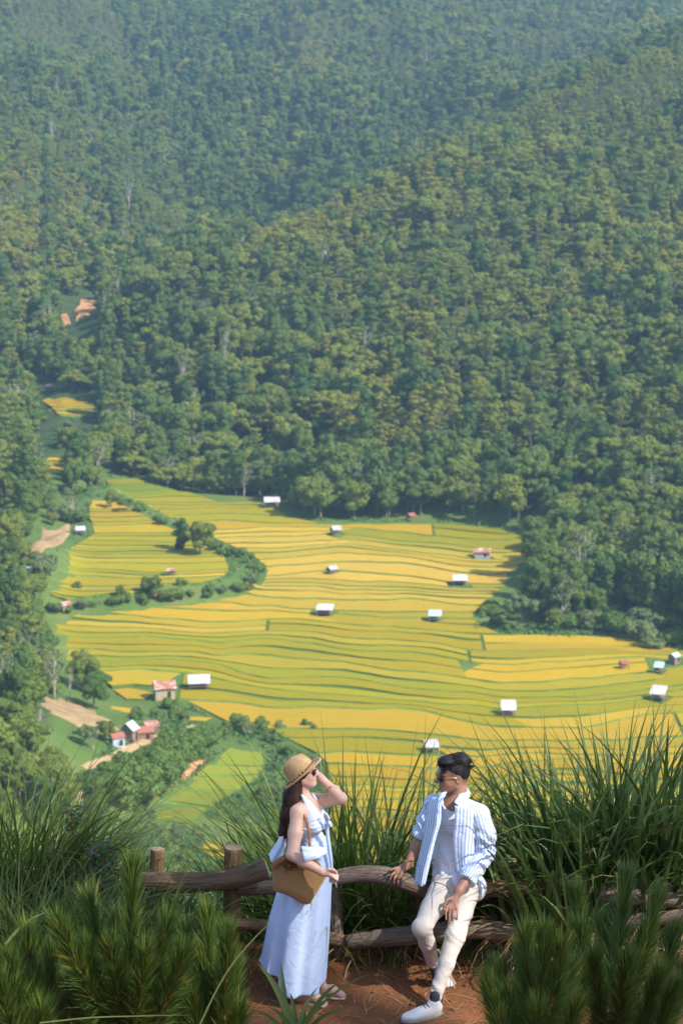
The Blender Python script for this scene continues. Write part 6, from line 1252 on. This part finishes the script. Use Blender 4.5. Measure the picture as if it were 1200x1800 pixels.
    for i in range(240):
        a = rng.uniform(-1.25, 1.25); y0 = 0.080 * math.sin(a) * 1.0; x0 = -0.05 - 0.045 * math.cos(a); p0 = T(x0, y0, 0.0 + 0.03 * rng.rand()); w = rng.normal() * 0.03; dd = y0 * 1.0; k = rng.uniform(0.75, 1.08); rad = rng.uniform(0.8, 1.15)
        p1 = W(516 + 10 * (abs(y0) * 8 - 0.2) * 0.5, 1402, dd * rad); p2 = W(508 + rng.normal() * 4, 1435, dd * 0.9 * rad - 0.02); p3 = W(502 + rng.normal() * 5, 1432 + 38 * k, dd * 0.7 * rad - 0.03); p4 = W(497 + rng.normal() * 5, 1436 + 58 * k, dd * 0.5 - 0.03); Q = np.array([p0, p1, p2, p3, p4]); s = np.linspace(0, 4, 15); P = np.column_stack([np.interp(s, range(5), Q[:, j]) for j in range(3)])
        for _ in range(3): P[1:-1] = (P[:-2] + 2 * P[1:-1] + P[2:]) / 4
        P = P + np.stack([0.004 * np.sin(s * 2.2 + i), 0.004 * np.cos(s * 1.9 + i), 0 * s], 1); P = P[((P - hb) @ hn) < 0.002]
        if len(P) > 4: cs.append(P)
    for i in range(14):                                   # locks in front of the ear, tucked behind it
        x0 = rng.uniform(0.0, 0.05); P = np.array([T(x0, -0.078, 0.015), T(x0 - 0.025, -0.083, -0.012), T(-0.035, -0.082, -0.04), T(-0.060, -0.070, -0.085), W(518 + rng.normal() * 3, 1412, -0.07)]); s = np.linspace(0, 4, 12); P = np.column_stack([np.interp(s, range(5), P[:, j]) for j in range(3)])
        for _ in range(2): P[1:-1] = (P[:-2] + 2 * P[1:-1] + P[2:]) / 4
        cs.append(P)
    strands('strands', cs, 0.0042, M_HAIR_W, hair, rng)
    # -- hat
    bc = W(532, 1359, 0.02); dirv = W(563, 1333, 0.02) - W(501, 1386, 0.02); dirv /= np.linalg.norm(dirv); Mt = frame(dirv + np.array([0, -0.10, 0])); t = NT('felt_straw'); co = t.coord('Object'); t.color(t.ramp(t.noise(45, 4, co), [(0.3, (0.48, 0.285, 0.125)), (0.7, (0.60, 0.385, 0.185))])); t.set(Roughness=0.9); t.bump(t.noise(260, 3, co), 0.5, 0.004); mh = t.m
    H = lambda x, y, z: bc + Mt @ np.array([x, y, z]); n = 56; th = np.arange(n) * 2 * PI / n; prof = [(0.150, 0.128, -0.004), (0.151, 0.129, 0.001), (0.140, 0.118, 0.003), (0.118, 0.100, 0.002), (0.100, 0.086, 0.003), (0.096, 0.083, 0.012), (0.094, 0.081, 0.040), (0.090, 0.077, 0.070), (0.086, 0.071, 0.095), (0.078, 0.062, 0.112), (0.060, 0.046, 0.120), (0.035, 0.025, 0.116), (0.0, 0.0, 0.110)]; hV = []
    for k, (a, b, z) in enumerate(prof):
        for q in th:
            dip = -0.016 * math.exp(-((b * math.sin(q)) / 0.022) ** 2) * (1 if z > 0.09 else 0) - (0.014 * max(0, math.cos(q)) if z > 0.08 else 0); curl = (0.010 * abs(math.sin(q)) ** 2 if k < 3 else 0); hV.append(H(a * math.cos(q), b * math.sin(q), z + dip + curl))
    hV = np.array(hV); m = len(prof); F = [[k * n + j, k * n + (j + 1) % n, (k + 1) * n + (j + 1) % n, (k + 1) * n + j] for k in range(m - 1) for j in range(n)]; low = hV[:5 * n] - 0.006 * Mt[:, 2]; b0 = len(hV); F += [[b0 + k * n + j, b0 + (k + 1) * n + j, b0 + (k + 1) * n + (j + 1) % n, b0 + k * n + (j + 1) % n] for k in range(4) for j in range(n)] + [[j, b0 + j, b0 + (j + 1) % n, (j + 1) % n] for j in range(n)]
    hat = obj('hat', mesh_np('hat', np.vstack([hV, low]), np.array(F), True), mh, who); mb = MB(); mb.tube([H(0.0985 * math.cos(q), 0.0855 * math.sin(q), 0.016) for q in np.append(th, th[0])], 0.006, 6, cap=False); mb.build('hat_band', mat_plain('hat_band_leather', (0.22, 0.105, 0.045), 0.6, 0.2, 40), hat, True)
    for q in (3.9, 4.2, 4.42, 4.62, 4.85, 5.1): mb = MB(); c = H(0.104 * math.cos(q), 0.091 * math.sin(q), 0.017); mb.tube([c - Mt[:, 2] * 0.008, c, c + Mt[:, 2] * 0.008], [0.003, 0.0065, 0.003], 8); mb.build('gold_stud', M_GOLD, hat, True)
    shades(who, T, Mh, hs, mat_arm=M_BLACKP, w=0.026)
    for p in (T(-0.008, -0.086, -0.050),): mb = MB(); mb.tube([p - [0, 0, 0.006], p, p + [0, 0, 0.006]], [0.002, 0.006, 0.002], 8); mb.build('earring', M_BLACKP, who, True)
    for f in np.linspace(0, 1, 5):
        a = 2.2 + f * 2.6; ax = (wrF - elF) / np.linalg.norm(wrF - elF); c0 = elF * 0.45 + wrF * 0.55; e1 = np.cross(ax, [0, 1, 0]); e1 /= np.linalg.norm(e1); e2 = np.cross(ax, e1); p = c0 + 0.034 * (e1 * math.cos(a * 1.2 + 2.4) + e2 * math.sin(a * 1.2 + 2.4)) + ax * 0.012 * (f - 0.5); mb = MB(); mb.tube([p - [0, 0, .005], p, p + [0, 0, .005]], [0.002, 0.0055, 0.002], 7); mb.build('bead', mat_plain('bead_dark', (0.09, 0.04, 0.02), 0.4, 0.1) if f == 0 else MATS['bead_dark'], who, True)
    # -- straw bag: a thing of its own
    bp = W(520, 1592, -0.24) + rt; bag = empty('straw_bag', tuple(bp)); tag(bag, 'woven tan straw tote bag hanging from the shoulder of the person in the dress', 'bag'); B = lambda u, v, dy: W(u, v, dy) + rt - np.array(bp)
    t = NT('woven_straw'); co = t.attr('weave', 'Vector'); w1 = t.n('ShaderNodeTexWave', wave_type='BANDS', bands_direction='X'); w1.inputs['Scale'].default_value = 44; w1.inputs['Distortion'].default_value = 0.6; t.l(co, w1.inputs[0]); w2 = t.n('ShaderNodeTexWave', wave_type='BANDS', bands_direction='Y'); w2.inputs['Scale'].default_value = 56; w2.inputs['Distortion'].default_value = 0.6; t.l(co, w2.inputs[0]); hh = t.math('MULTIPLY', w1.outputs[1], w2.outputs[1])
    t.color(t.mix(t.ramp(t.noise(12, 4, co), [(0.3, (0, 0, 0)), (0.75, (0.6, 0.6, 0.6))]), t.ramp(hh, [(0.05, (0.30, 0.165, 0.060)), (0.6, (0.56, 0.35, 0.145))]), (0.47, 0.275, 0.105))); t.set(Roughness=0.85); t.bump(hh, 0.6, 0.006); mbag = t.m
    bot = [(481, 1566), (490, 1569), (503, 1573), (516, 1580), (528, 1587), (538, 1590), (546, 1588)]; top = [(477, 1521), (490, 1512), (506, 1505), (524, 1500), (545, 1504), (562, 1517), (574, 1541)]; nu, nv = 40, 26; V = []; wv = []
    rs = lambda P, n: np.column_stack([np.interp(np.linspace(0, 1, n), np.linspace(0, 1, len(P)), [p[i] for p in P]) for i in range(2)])
    bo, tp = rs(bot, nu), rs(top, nu)
    for sd in (-1, 1):
        for j in range(nv):
            f = j / (nv - 1)
            for i in range(nu):
                g = i / (nu - 1); p = bo[i] * (1 - f) + tp[i] * f; prof_ = math.sin(PI * g) ** 0.55; thick = (0.045 * prof_ * (0.75 + 0.5 * f) * min(1, (f + 0.02) / 0.16) ** 0.5); V.append(B(p[0], p[1], -0.205 + sd * thick + 0.02 * (f - 0.5))); wv.append((g * 0.36, f * 0.24, 0))
    V = np.array(V); N = nu * nv; q = (np.arange(nv - 1)[:, None] * nu + np.arange(nu - 1)[None, :]).ravel(); Fq = np.stack([q, q + 1, q + nu + 1, q + nu], 1); F = [Fq, Fq[:, ::-1] + N]; e = np.arange(nu - 1); F.append(np.stack([e + 1, e, e + N, e + 1 + N], 1)); l = np.arange(nv - 1) * nu; F.append(np.stack([l, l + nu, l + nu + N, l + N], 1)); l = l + nu - 1; F.append(np.stack([l, l + N, l + nu + N, l + nu], 1))
    me = mesh_np('woven_body', V, np.concatenate(F), True); vattr(me, 'weave', np.array(wv), 'FLOAT_VECTOR'); obj('woven_body', me, mbag, bag); mleather = mat_plain('tan_leather', (0.33, 0.145, 0.065), 0.5, 0.2, 20)
    for off in (0.0, 0.028):
        P = [B(541 + off * 60, 1505, -0.235 + off), B(544 + off * 40, 1486, -0.235 + off), B(543 + off * 20, 1462, -0.215 + off), B(538, 1440, -0.20 + off), B(530, 1424, -0.165 + off), B(521, 1418.5, -0.12 + off), B(513, 1424, -0.10 + off), B(508, 1440, -0.09 + off), B(506, 1470, -0.09 + off), B(505, 1508, -0.13 + off)]; s = np.linspace(0, 9, 40); P = np.array(P); P = np.column_stack([np.interp(s, range(10), P[:, j]) for j in range(3)])
        for _ in range(4): P[1:-1] = (P[:-2] + 2 * P[1:-1] + P[2:]) / 4
        mb = MB(); mb.tube(P, 0.0075, 8); mb.build('handle', mleather, bag, True)
    loft('leather_flap', [B(478, 1519, -0.225), B(486, 1510, -0.245), B(498, 1503, -0.26)], [B(481, 1529, -0.235), B(492, 1519, -0.255), B(503, 1512, -0.27)], mleather, bag, (0, -0.006, 0), 0.005, 6, 10)
    cs = []
    for i in range(46): p = B(510 + rng.normal() * 6, 1519 + rng.normal() * 3, -0.275 - 0.01 * rng.rand()); d = rng.normal(size=3) * 0.016; e_ = rng.normal(size=3) * 0.016; cs.append(np.array([p, p + d, p + d * 0.6 + e_ + [0, -0.004, -0.012]]))
    mb = MB()
    for P in cs: mb.tube(P, 0.0026, 5)
    mb.build('tassel', mat_plain('brown_yarn', (0.17, 0.075, 0.035), 0.95, 0.3, 60), bag, True)
woman()

# ------------------------------------------------------------------ the man
def man():
    rng = np.random.RandomState(9); root = at_y(790, 1700, 14.8); root.z = GZ; rt = np.array(root); P_ = lambda u, v, Y: np.array(at_y(u, v, Y)) - rt
    who = empty('person', tuple(root)); tag(who, 'person in an open blue striped shirt and cream trousers leaning on the fence rail', 'person')
    fw = np.array([-0.5, -0.866, 0.0]); Mb = frame(fw); lb = Mb[:, 1]; Mh = frame((-0.955, -0.28, -0.09)); hs = 1.06; hc = P_(796, 1359, 15.0)
    S = SDF((-0.45, -0.62, -0.02), (0.38, 0.42, 1.56), 0.0060); T = head_sdf(S, hc, Mh, hs, 1.1, 1.1)
    nb = P_(798, 1412, 15.0); S.chain([T(-0.022, 0, -0.05), T(-0.024, 0, -0.10), nb], [0.058, 0.056, 0.062], 0.03)
    chest, waist, pel = P_(800, 1446, 14.99), P_(798, 1505, 14.96), P_(798, 1556, 14.92); shR, shL = P_(762, 1414, 15.08), P_(842, 1432, 14.90)
    S.chain([shR, nb - [0, 0, 0.03], shL], [0.055, 0.07, 0.055], 0.05); S.ell(chest, (0.10, 0.155, 0.14), 0.05, Mb); S.ell(waist, (0.095, 0.14, 0.13), 0.06, Mb)
    elR, wrR = P_(742, 1466, 15.08), P_(717, 1521, 14.985); S.chain([shR, elR], [0.052, 0.043], 0.03); S.chain([elR, elR * 0.6 + wrR * 0.4, wrR], [0.042, 0.042, 0.028], 0.02)
    # right hand lies on the rail, fingers over its front
    kR = P_(700, 1528, 14.96); fg = []
    for (u0, v0), (u1, v1), (u2, v2), y2 in (((694, 1526), (686, 1529), (682, 1533), 14.93), ((696, 1531), (688, 1538), (685, 1546), 14.925), ((700, 1534), (693, 1543), (692, 1552), 14.92), ((704, 1536), (699, 1545), (699, 1553), 14.92)): fg.append([P_(u0, v0, 14.945), P_(u1, v1, 14.925), P_(u2, v2, y2)])
    hand_sdf(S, wrR, kR, fg, [P_(707, 1534, 14.93), P_(703, 1541, 14.915), P_(699, 1544, 14.91)], 0.027, 0.98)
    elL, wrL = P_(851, 1500, 14.88), P_(806, 1566, 14.66); S.chain([shL, elL], [0.052, 0.044], 0.03); S.chain([elL, elL * 0.6 + wrL * 0.4, wrL], [0.043, 0.042, 0.029], 0.02)
    kL = P_(795, 1594, 14.60); fg = []
    for i, (u0, v0, u1, v1, u2, v2) in enumerate(((785, 1594, 783, 1607, 784, 1617), (790.5, 1597, 789, 1612, 790, 1623), (796.5, 1598, 796, 1612, 796.5, 1622), (802.5, 1596, 803, 1607, 803, 1616))): fg.append([P_(u0, v0, 14.59), P_(u1, v1, 14.565), P_(u2, v2, 14.555)])
    hand_sdf(S, wrL, kL, fg, [P_(785, 1582, 14.60), P_(780, 1591, 14.585), P_(779, 1599, 14.58)], 0.029, 0.86)
    me, V = S.mesh('body'); skin = (0.37, 0.195, 0.125); fade = (0.055, 0.035, 0.028); sp = [(T(0.094, 0, -0.068), 0.016, (0.30, 0.12, 0.09), 0.6)]
    for y in (-1, 1): sp += [(T(0.025, 0.078 * y, 0.030), 0.030, fade, 0.85), (T(-0.020, 0.078 * y, 0.025), 0.032, fade, 0.95), (T(-0.055, 0.066 * y, -0.015), 0.036, fade, 0.95), (T(-0.088, 0.035 * y, -0.04), 0.035, fade, 0.9), (T(0.084, 0.030 * y, 0.020), 0.013, fade, 0.8)]
    tint(me, V, skin, sp); obj('body', me, M_SKIN, who)
    # hair
    S = SDF(tuple(hc - 0.16), tuple(hc + 0.17), 0.005); S.ell(T(-0.010, 0, 0.016), np.array([0.100, 0.079, 0.098]) * hs, 0.01, Mh); S.ell(T(0.045, 0.012, 0.090), np.array([0.052, 0.058, 0.030]) * hs, 0.03, Mh); S.ell(T(-0.055, 0.0, 0.075), np.array([0.052, 0.062, 0.050]) * hs, 0.03, Mh)
    Mi = Mh.T
    def cut(f, X, Y, Z):
        q = np.stack([X - hc[0], Y - hc[1], Z - hc[2]], -1) @ Mh / hs; x, y, z = q[..., 0], q[..., 1], q[..., 2]; line = np.where(x > 0.02, 0.028 + (x - 0.02) * 0.62, 0.028 - (0.02 - x) * 0.95); line = np.maximum(line, -0.055); part = 0.004 * np.exp(-((y + 0.050) / 0.004) ** 2) * (z > 0.03); return np.maximum(f, (line - z) * 0.7) + part
    S.fn(cut); me, V = S.mesh('hair'); vattr(me, 'tone', np.clip(0.3 + 0.5 * vnoise(V[:, 0] * 60, V[:, 1] * 60), 0, 1)); hair = obj('hair', me, M_HAIR_M, who); cs = []
    for i in range(1100):
        x0 = rng.uniform(-0.098, 0.092); y0 = rng.uniform(-0.050, 0.068); z0 = 0.102 * math.sqrt(max(0.05, 1 - (x0 / 0.108) ** 2 - (y0 / 0.085) ** 2)) + 0.012; L = rng.uniform(0.018, 0.036) * (1.2 if x0 < -0.05 else 1.0); d = np.array([-0.75 + (0.35 if x0 > 0.04 else 0), 0.35 * rng.normal() + 0.25, 0.25 + 0.35 * rng.rand()]); d /= np.linalg.norm(d); b = np.array([x0, y0, z0]); cs.append(np.array([T(*(b - d * 0.006)), T(*(b + d * L * 0.5)), T(*(b + d * L + np.array([-0.006, 0, -0.008])))]))
    strands('strands', cs, 0.0024, M_HAIR_M, hair, rng, 4)
    shades(who, T, Mh, hs, mat_arm=M_GOLD, w=0.025)
    # T-shirt
    mtee = cloth_mat('white_tee', (0.80, 0.81, 0.85), wr=1.0); S = SDF((-0.32, -0.36, 0.46), (0.30, 0.34, 1.28), 0.0054); g = 0.019
    S.ell(chest, (0.10 + g, 0.155 + g, 0.14 + g), 0.05, Mb); S.ell(waist, (0.095 + g, 0.14 + g, 0.13 + g), 0.06, Mb); S.ell(pel + [0, 0, 0.035], (0.120, 0.165, 0.10), 0.06, Mb); S.chain([shR * 0.8 + nb * 0.2, nb - [0, 0, 0.028], shL * 0.8 + nb * 0.2], [0.066, 0.082, 0.066], 0.05)
    hemz = P_(776, 1556, 14.82)[2]
    def cut(f, X, Y, Z):
        q = (X - pel[0]) * lb[0] + (Y - pel[1]) * lb[1]; f = f + 0.0042 * np.sin(Z * 38 + q * 34 + 2.2 * np.sin(q * 19)) * smooth(1.05, 0.75, Z) + 0.002 * np.sin(q * 60 + Z * 18); f = np.maximum(f, (hemz - 0.02 * np.sin(q * 14) - Z)); d = np.sqrt((X - nb[0] - 0.012 * -fw[0]) ** 2 + (Y - nb[1] - 0.03 * fw[1]) ** 2 + ((Z - nb[2] - 0.012) * 0.9) ** 2) - 0.078; return smax(f, -d)
    S.fn(cut); me, V = S.mesh('t_shirt'); vattr(me, 'stripe', np.zeros(len(V))); obj('t_shirt', me, mtee, who)
    # striped shirt, worn open
    mst = cloth_mat('shirt_stripe', (0.74, 0.79, 0.88), (0.25, 0.38, 0.66), 0.0195, 0.44, wr=0.9); shirt = obj('shirt', None, None, who)
    S = SDF((-0.34, -0.38, 0.42), (0.36, 0.40, 1.30), 0.0068); g = 0.030; S.ell(chest, (0.10 + g, 0.155 + g, 0.14 + g), 0.05, Mb); S.ell(waist, (0.100 + g, 0.15 + g, 0.14 + g), 0.06, Mb); S.ell(pel + lb * 0.02, (0.125 + g, 0.165 + g, 0.13), 0.06, Mb); S.chain([shR, nb - [0, 0, 0.022], shL], [0.070, 0.080, 0.070], 0.05); hem2 = P_(830, 1588, 14.9)[2]
    def cut(f, X, Y, Z):
        fwd = (X - chest[0]) * fw[0] + (Y - chest[1]) * fw[1]; q = (X - chest[0]) * lb[0] + (Y - chest[1]) * lb[1]; f = f + 0.006 * np.sin(q * 52 + Z * 9) * smooth(1.1, 0.7, Z); f = np.maximum(f, hem2 + 0.03 * np.sin(q * 9) - Z); f = np.maximum(f, (fwd - 0.035 - 0.35 * np.maximum(0, np.abs(q) - 0.10)) * 0.9); d = np.sqrt((X - nb[0]) ** 2 + (Y - nb[1]) ** 2 + ((Z - nb[2] - 0.03) * 0.8) ** 2) - 0.085; return np.maximum(f, -d)
    S.fn(cut); me, V = S.mesh('back'); a = np.arctan2((V - waist) @ lb, (V - waist) @ fw); vattr(me, 'stripe', a * 0.17); obj('back', me, mst, shirt)
    def sleeve(pts, rads, name, seed):
        S = SDF(tuple(np.min(pts, 0) - 0.11), tuple(np.max(pts, 0) + 0.11), 0.0055); S.chain(pts, rads, 0.02); e = pts[-1]; d = (pts[-1] - pts[-2]) / np.linalg.norm(pts[-1] - pts[-2]); S.cone(e - d * 0.030, e + d * 0.006, rads[-1] + 0.010, rads[-1] + 0.008, 0.006); el = pts[len(pts) // 2]
        ax0 = pts[0]; ax1 = pts[-1]; AX = (ax1 - ax0) / np.linalg.norm(ax1 - ax0)
        def g(f, X, Y, Z):
            s = (X - ax0[0]) * AX[0] + (Y - ax0[1]) * AX[1] + (Z - ax0[2]) * AX[2]; w = 0.0055 * np.sin(s * 95 + 3 * np.sin(X * 28 + seed) + 2.2 * np.sin(Y * 25)) * smooth(0.04, 0.16, s); f = f + w; return np.maximum(f, ((X - e[0]) * d[0] + (Y - e[1]) * d[1] + (Z - e[2]) * d[2]) - 0.012)
        S.fn(g); me, V = S.mesh(name)
        # stripe runs along the arm: use the angle about the nearest bone
        best = np.full(len(V), 1e9); st = np.zeros(len(V))
        for p, q in zip(pts[:-1], pts[1:]):
            d_ = (q - p) / np.linalg.norm(q - p); t = np.clip((V - p) @ d_, 0, np.linalg.norm(q - p)); r = V - p - t[:, None] * d_; dist = np.linalg.norm(r, axis=1); e1 = np.cross(d_, [0, 1, 0]); e1 /= np.linalg.norm(e1); e2 = np.cross(d_, e1); an = np.arctan2(r @ e2, r @ e1); m = dist < best; st[m] = an[m] * 0.066; best[m] = dist[m]
        vattr(me, 'stripe', st); return obj(name, me, mst, shirt)
    sleeve([shR + [0.012, 0, 0], shR * 0.45 + elR * 0.55 + np.array([-0.004, 0, 0]), elR * 0.94 + wrR * 0.06], [0.068, 0.064, 0.056], 'sleeve', 1.0)
    sleeve([shL + [-0.008, 0, 0], P_(851, 1468, 14.885), elL, elL * 0.66 + wrL * 0.34 , elL * 0.30 + wrL * 0.70], [0.074, 0.074, 0.070, 0.064, 0.055], 'sleeve', 2.6)
    loft('front_panel', [P_(755, 1401, 15.02), P_(748, 1440, 14.95), P_(741, 1485, 14.92), P_(731, 1525, 14.88), P_(728, 1552, 14.85)], [P_(783, 1396, 14.92), P_(775, 1410, 14.86), P_(775, 1443, 14.835), P_(764, 1480, 14.83), P_(757, 1511, 14.82), P_(747, 1556, 14.80)], mst, shirt, (0.0, -0.035, 0), 0.006, 20, 40, (0.010, 1.6, 0.5), stripe_w=0.125)
    loft('front_panel', [P_(799, 1416, 14.84), P_(799, 1440, 14.825), P_(795, 1474, 14.825), P_(799, 1516, 14.82), P_(806, 1546, 14.80), P_(811, 1582, 14.78)], [P_(842, 1418, 14.88), P_(840, 1462, 14.86), P_(834, 1510, 14.83), P_(836, 1550, 14.82), P_(846, 1582, 14.86)], mst, shirt, (0.0, -0.03, 0), 0.006, 20, 40, (0.008, 1.4, 2.0), stripe_w=0.14)
    loft('collar', [P_(816, 1382, 15.03), P_(806, 1398, 14.94), P_(797, 1411, 14.865)], [P_(826, 1396, 15.04), P_(820, 1408, 14.94), P_(808, 1422, 14.83)], mst, shirt, (0.006, -0.012, 0.008), 0.007, 10, 16, stripe_w=0.07); loft('collar', [P_(790, 1388, 15.0), P_(784, 1393, 14.93), P_(781, 1400, 14.88)], [P_(776, 1391, 15.02), P_(771, 1399, 14.93), P_(769, 1409, 14.845)], mst, shirt, (-0.006, -0.012, 0.006), 0.007, 10, 16, stripe_w=0.07); loft('collar', [P_(816, 1382, 15.03), P_(806, 1377, 15.09), P_(790, 1388, 15.0)], [P_(826, 1396, 15.05), P_(810, 1392, 15.12), P_(777, 1393, 15.03)], mst, shirt, (0, 0.02, 0), 0.007, 10, 16, stripe_w=0.07)
    # trousers
    t = NT('cream_twill'); co = t.coord('Object'); t.color(t.ramp(t.noise(6, 4, co), [(0.3, (0.54, 0.48, 0.425)), (0.7, (0.64, 0.575, 0.51))])); t.set(Roughness=0.9); t.b.inputs['Specular IOR Level'].default_value = 0.12; t.bump(t.math('ADD', t.noise(22, 4, co, 0.6, 0.8), t.math('MULTIPLY', t.noise(400, 2, co), 0.08)), 0.45, 0.02); mpant = t.m
    hR, kRg, aR = P_(779, 1562, 14.86), P_(741, 1630, 14.50), P_(761, 1692, 14.70); hL, kLg, aL = P_(820, 1566, 14.86), P_(800, 1645, 14.52), P_(764, 1752, 14.335)
    S = SDF((-0.38, -0.66, 0.02), (0.34, 0.34, 0.86), 0.0062); S.ell(pel, (0.112, 0.158, 0.10), 0.04, Mb); S.ell(pel + [0, 0, 0.06], (0.100, 0.146, 0.07), 0.04, Mb); S.chain([hR, hR * 0.5 + kRg * 0.5, kRg], [0.088, 0.076, 0.056], 0.05); S.chain([kRg, kRg * 0.55 + aR * 0.45, aR], [0.056, 0.053, 0.044], 0.03); S.chain([hL, hL * 0.5 + kLg * 0.5, kLg], [0.086, 0.075, 0.062], 0.05); S.chain([kLg, kLg * 0.55 + aL * 0.45, aL], [0.062, 0.053, 0.043], 0.03)
    def folds(f, X, Y, Z):
        for kk, am, rr in ((kRg + [0.06, 0.03, -0.01], 0.004, 0.06), (kLg + [0.04, 0.0, 0.02], 0.0030, 0.09), (aL + [0, 0, 0.05], 0.0045, 0.08), (aR, 0.004, 0.07), (pel - [0, 0.05, 0.06], 0.004, 0.12)):
            d = np.sqrt((X - kk[0]) ** 2 + (Y - kk[1]) ** 2 + (Z - kk[2]) ** 2); f = f + am * np.exp(-(d / rr) ** 2) * np.sin((Z - kk[2]) * 95 + (X - kk[0]) * 60 + 3.0 * np.sin((X - kk[0]) * 22 + (Z - kk[2]) * 17 + 1.0))
        f = f + 0.0045 * vnoise(X * 16 + Y * 10, Z * 7 + X * 5)
        for an, kn in ((aL, kLg), (aR, kRg)): d = (an - kn) / np.linalg.norm(an - kn); s = (X - an[0]) * d[0] + (Y - an[1]) * d[1] + (Z - an[2]) * d[2]; near = np.sqrt((X - an[0]) ** 2 + (Y - an[1]) ** 2 + (Z - an[2]) ** 2) < 0.13; f = np.where(near, np.maximum(f, s - 0.012), f)
        return f
    S.fn(folds); me, V = S.mesh('trousers'); obj('trousers', me, mpant, who)
    # shoes
    mwhite = mat_plain('white_leather', (0.74, 0.71, 0.66), 0.55, 0.06, 12, 0.15, 90); msole = mat_plain('sole_grey', (0.32, 0.29, 0.27), 0.8, 0.15, 20); msock = mat_plain('dark_sock', (0.035, 0.038, 0.048), 0.95, 0.2, 60)
    def shoe(heel, toe, ankle, upv, name):
        heel = np.array(heel); toe = np.array(toe); d = toe - heel; L = np.linalg.norm(d); d /= L; M = frame(d, upv); Q = lambda x, y, z: heel + M @ np.array([x, y, z]); sh = obj(name, None, None, who); lo = np.minimum(heel, toe) - 0.12; hi = np.maximum(heel, toe) + 0.14
        S = SDF(tuple(lo), tuple(hi), 0.0048); S.ell(Q(0.055, 0, 0.050), (0.062, 0.036, 0.052), 0.02, M); S.ell(Q(0.135, 0, 0.042), (0.075, 0.040, 0.040), 0.03, M); S.ell(Q(0.215, 0, 0.032), (0.068, 0.044, 0.030), 0.03, M); S.cone(Q(0.050, 0, 0.060), Q(0.052, 0, 0.092), 0.036, 0.036, 0.02); S.cone(Q(0.052, 0, 0.09), Q(0.050, 0, 0.13), 0.029, 0.029, 0.004, sub=True)
        S.fn(lambda f, X, Y, Z: np.maximum(f, -((X - heel[0]) * M[0, 2] + (Y - heel[1]) * M[1, 2] + (Z - heel[2]) * M[2, 2] - 0.018))); me, V = S.mesh('upper'); obj('upper', me, mwhite, sh)
        out = [(0.0, 0.0), (0.004, 0.026), (0.05, 0.037), (0.12, 0.040), (0.19, 0.048), (0.245, 0.040), (0.278, 0.020), (0.286, 0.0)]; ring = out + [(x, -y) for x, y in out[-2:0:-1]]; n = len(ring); V = []
        for z, sc in ((0.0, 0.96), (0.004, 1.0), (0.022, 1.0), (0.025, 0.95)): V += [Q(0.143 + (x - 0.143) * sc, y * sc * 1.04, z) for x, y in ring]
        V += [Q(0.143, 0, 0.0), Q(0.143, 0, 0.026)]; F = [[k * n + j, k * n + (j + 1) % n, (k + 1) * n + (j + 1) % n, (k + 1) * n + j] for k in range(3) for j in range(n)]; mb = MB(); mb.add(V, [[4 * n, (j + 1) % n, j] for j in range(n)] + [[4 * n + 1, 3 * n + j, 3 * n + (j + 1) % n] for j in range(n)], F); mb.build('sole', msole, sh, True)
        for k in range(5): x = 0.105 + 0.020 * k; zt = 0.090 - 0.0065 * k; mb = MB(); mb.tube([Q(x - 0.006, -0.027, zt - 0.014), Q(x, -0.010, zt + 0.001), Q(x + 0.004, 0.010, zt + 0.001), Q(x - 0.004, 0.027, zt - 0.014)], 0.0034, 5); mb.build('lace', msock, sh, True)
        mb = MB(); c = Q(0.060, -0.0375 if True else 0, 0.055); mb.box(c, (0.017, 0.004, 0.013), M=M); mb.build('side_tag', msock, sh); mb = MB(); mb.tube([Q(0.052, 0, 0.07), Q(0.050, 0, 0.10), np.array(ankle)], [0.031, 0.031, 0.034], 12); mb.build('sock', msock, sh, True)
    g0 = lambda u, v: np.array(at_z(u, v, GZ + 0.015)) - rt
    hl = g0(775, 1783); tl = g0(711, 1797); dl = (tl - hl) / np.linalg.norm(tl - hl); shoe(hl, hl + dl * 0.286, aL + [0, 0, 0.01], (0, 0, 1), 'shoe')
    ar = P_(764, 1698, 14.73); tr = P_(779, 1727, 14.74); dr = (tr - ar) / np.linalg.norm(tr - ar); up = np.cross(np.cross(dr, [-0.5, -0.7, 0.4]), dr); hr = ar - up / np.linalg.norm(up) * 0.06; shoe(hr, hr + dr * 0.286 * 0.95, ar + up * 0.0, up, 'shoe')
    # ring
    mb = MB(); c = np.array(fg[2][0]) * 0.5 + np.array(fg[2][1]) * 0.5; ths = np.linspace(0, 2 * PI, 15); mb.tube([c + np.array([0.0112 * math.cos(q), 0.0112 * math.sin(q), 0.0]) for q in ths], 0.0018, 5, cap=False); mb.build('ring', M_GOLD, who, True)
man()
# ------------------------------------------------------------------ haze
def haze():
    mb = MB(); mb.box((0, 1900, 260), (3800, 4600, 560)); t = NT('haze_air'); t.t.nodes.remove(t.b)
    pv = t.n('ShaderNodeVolumePrincipled'); pv.inputs['Color'].default_value = (0.46, 0.72, 1.0, 1); pv.inputs['Density'].default_value = 0.000110; pv.inputs['Anisotropy'].default_value = 0.1
    t.l(pv.outputs[0], t.out.inputs['Volume']); o = mb.build('haze', t.m); tag(o, 'thin pale blue haze in the valley air', 'haze', kind='stuff')
haze()
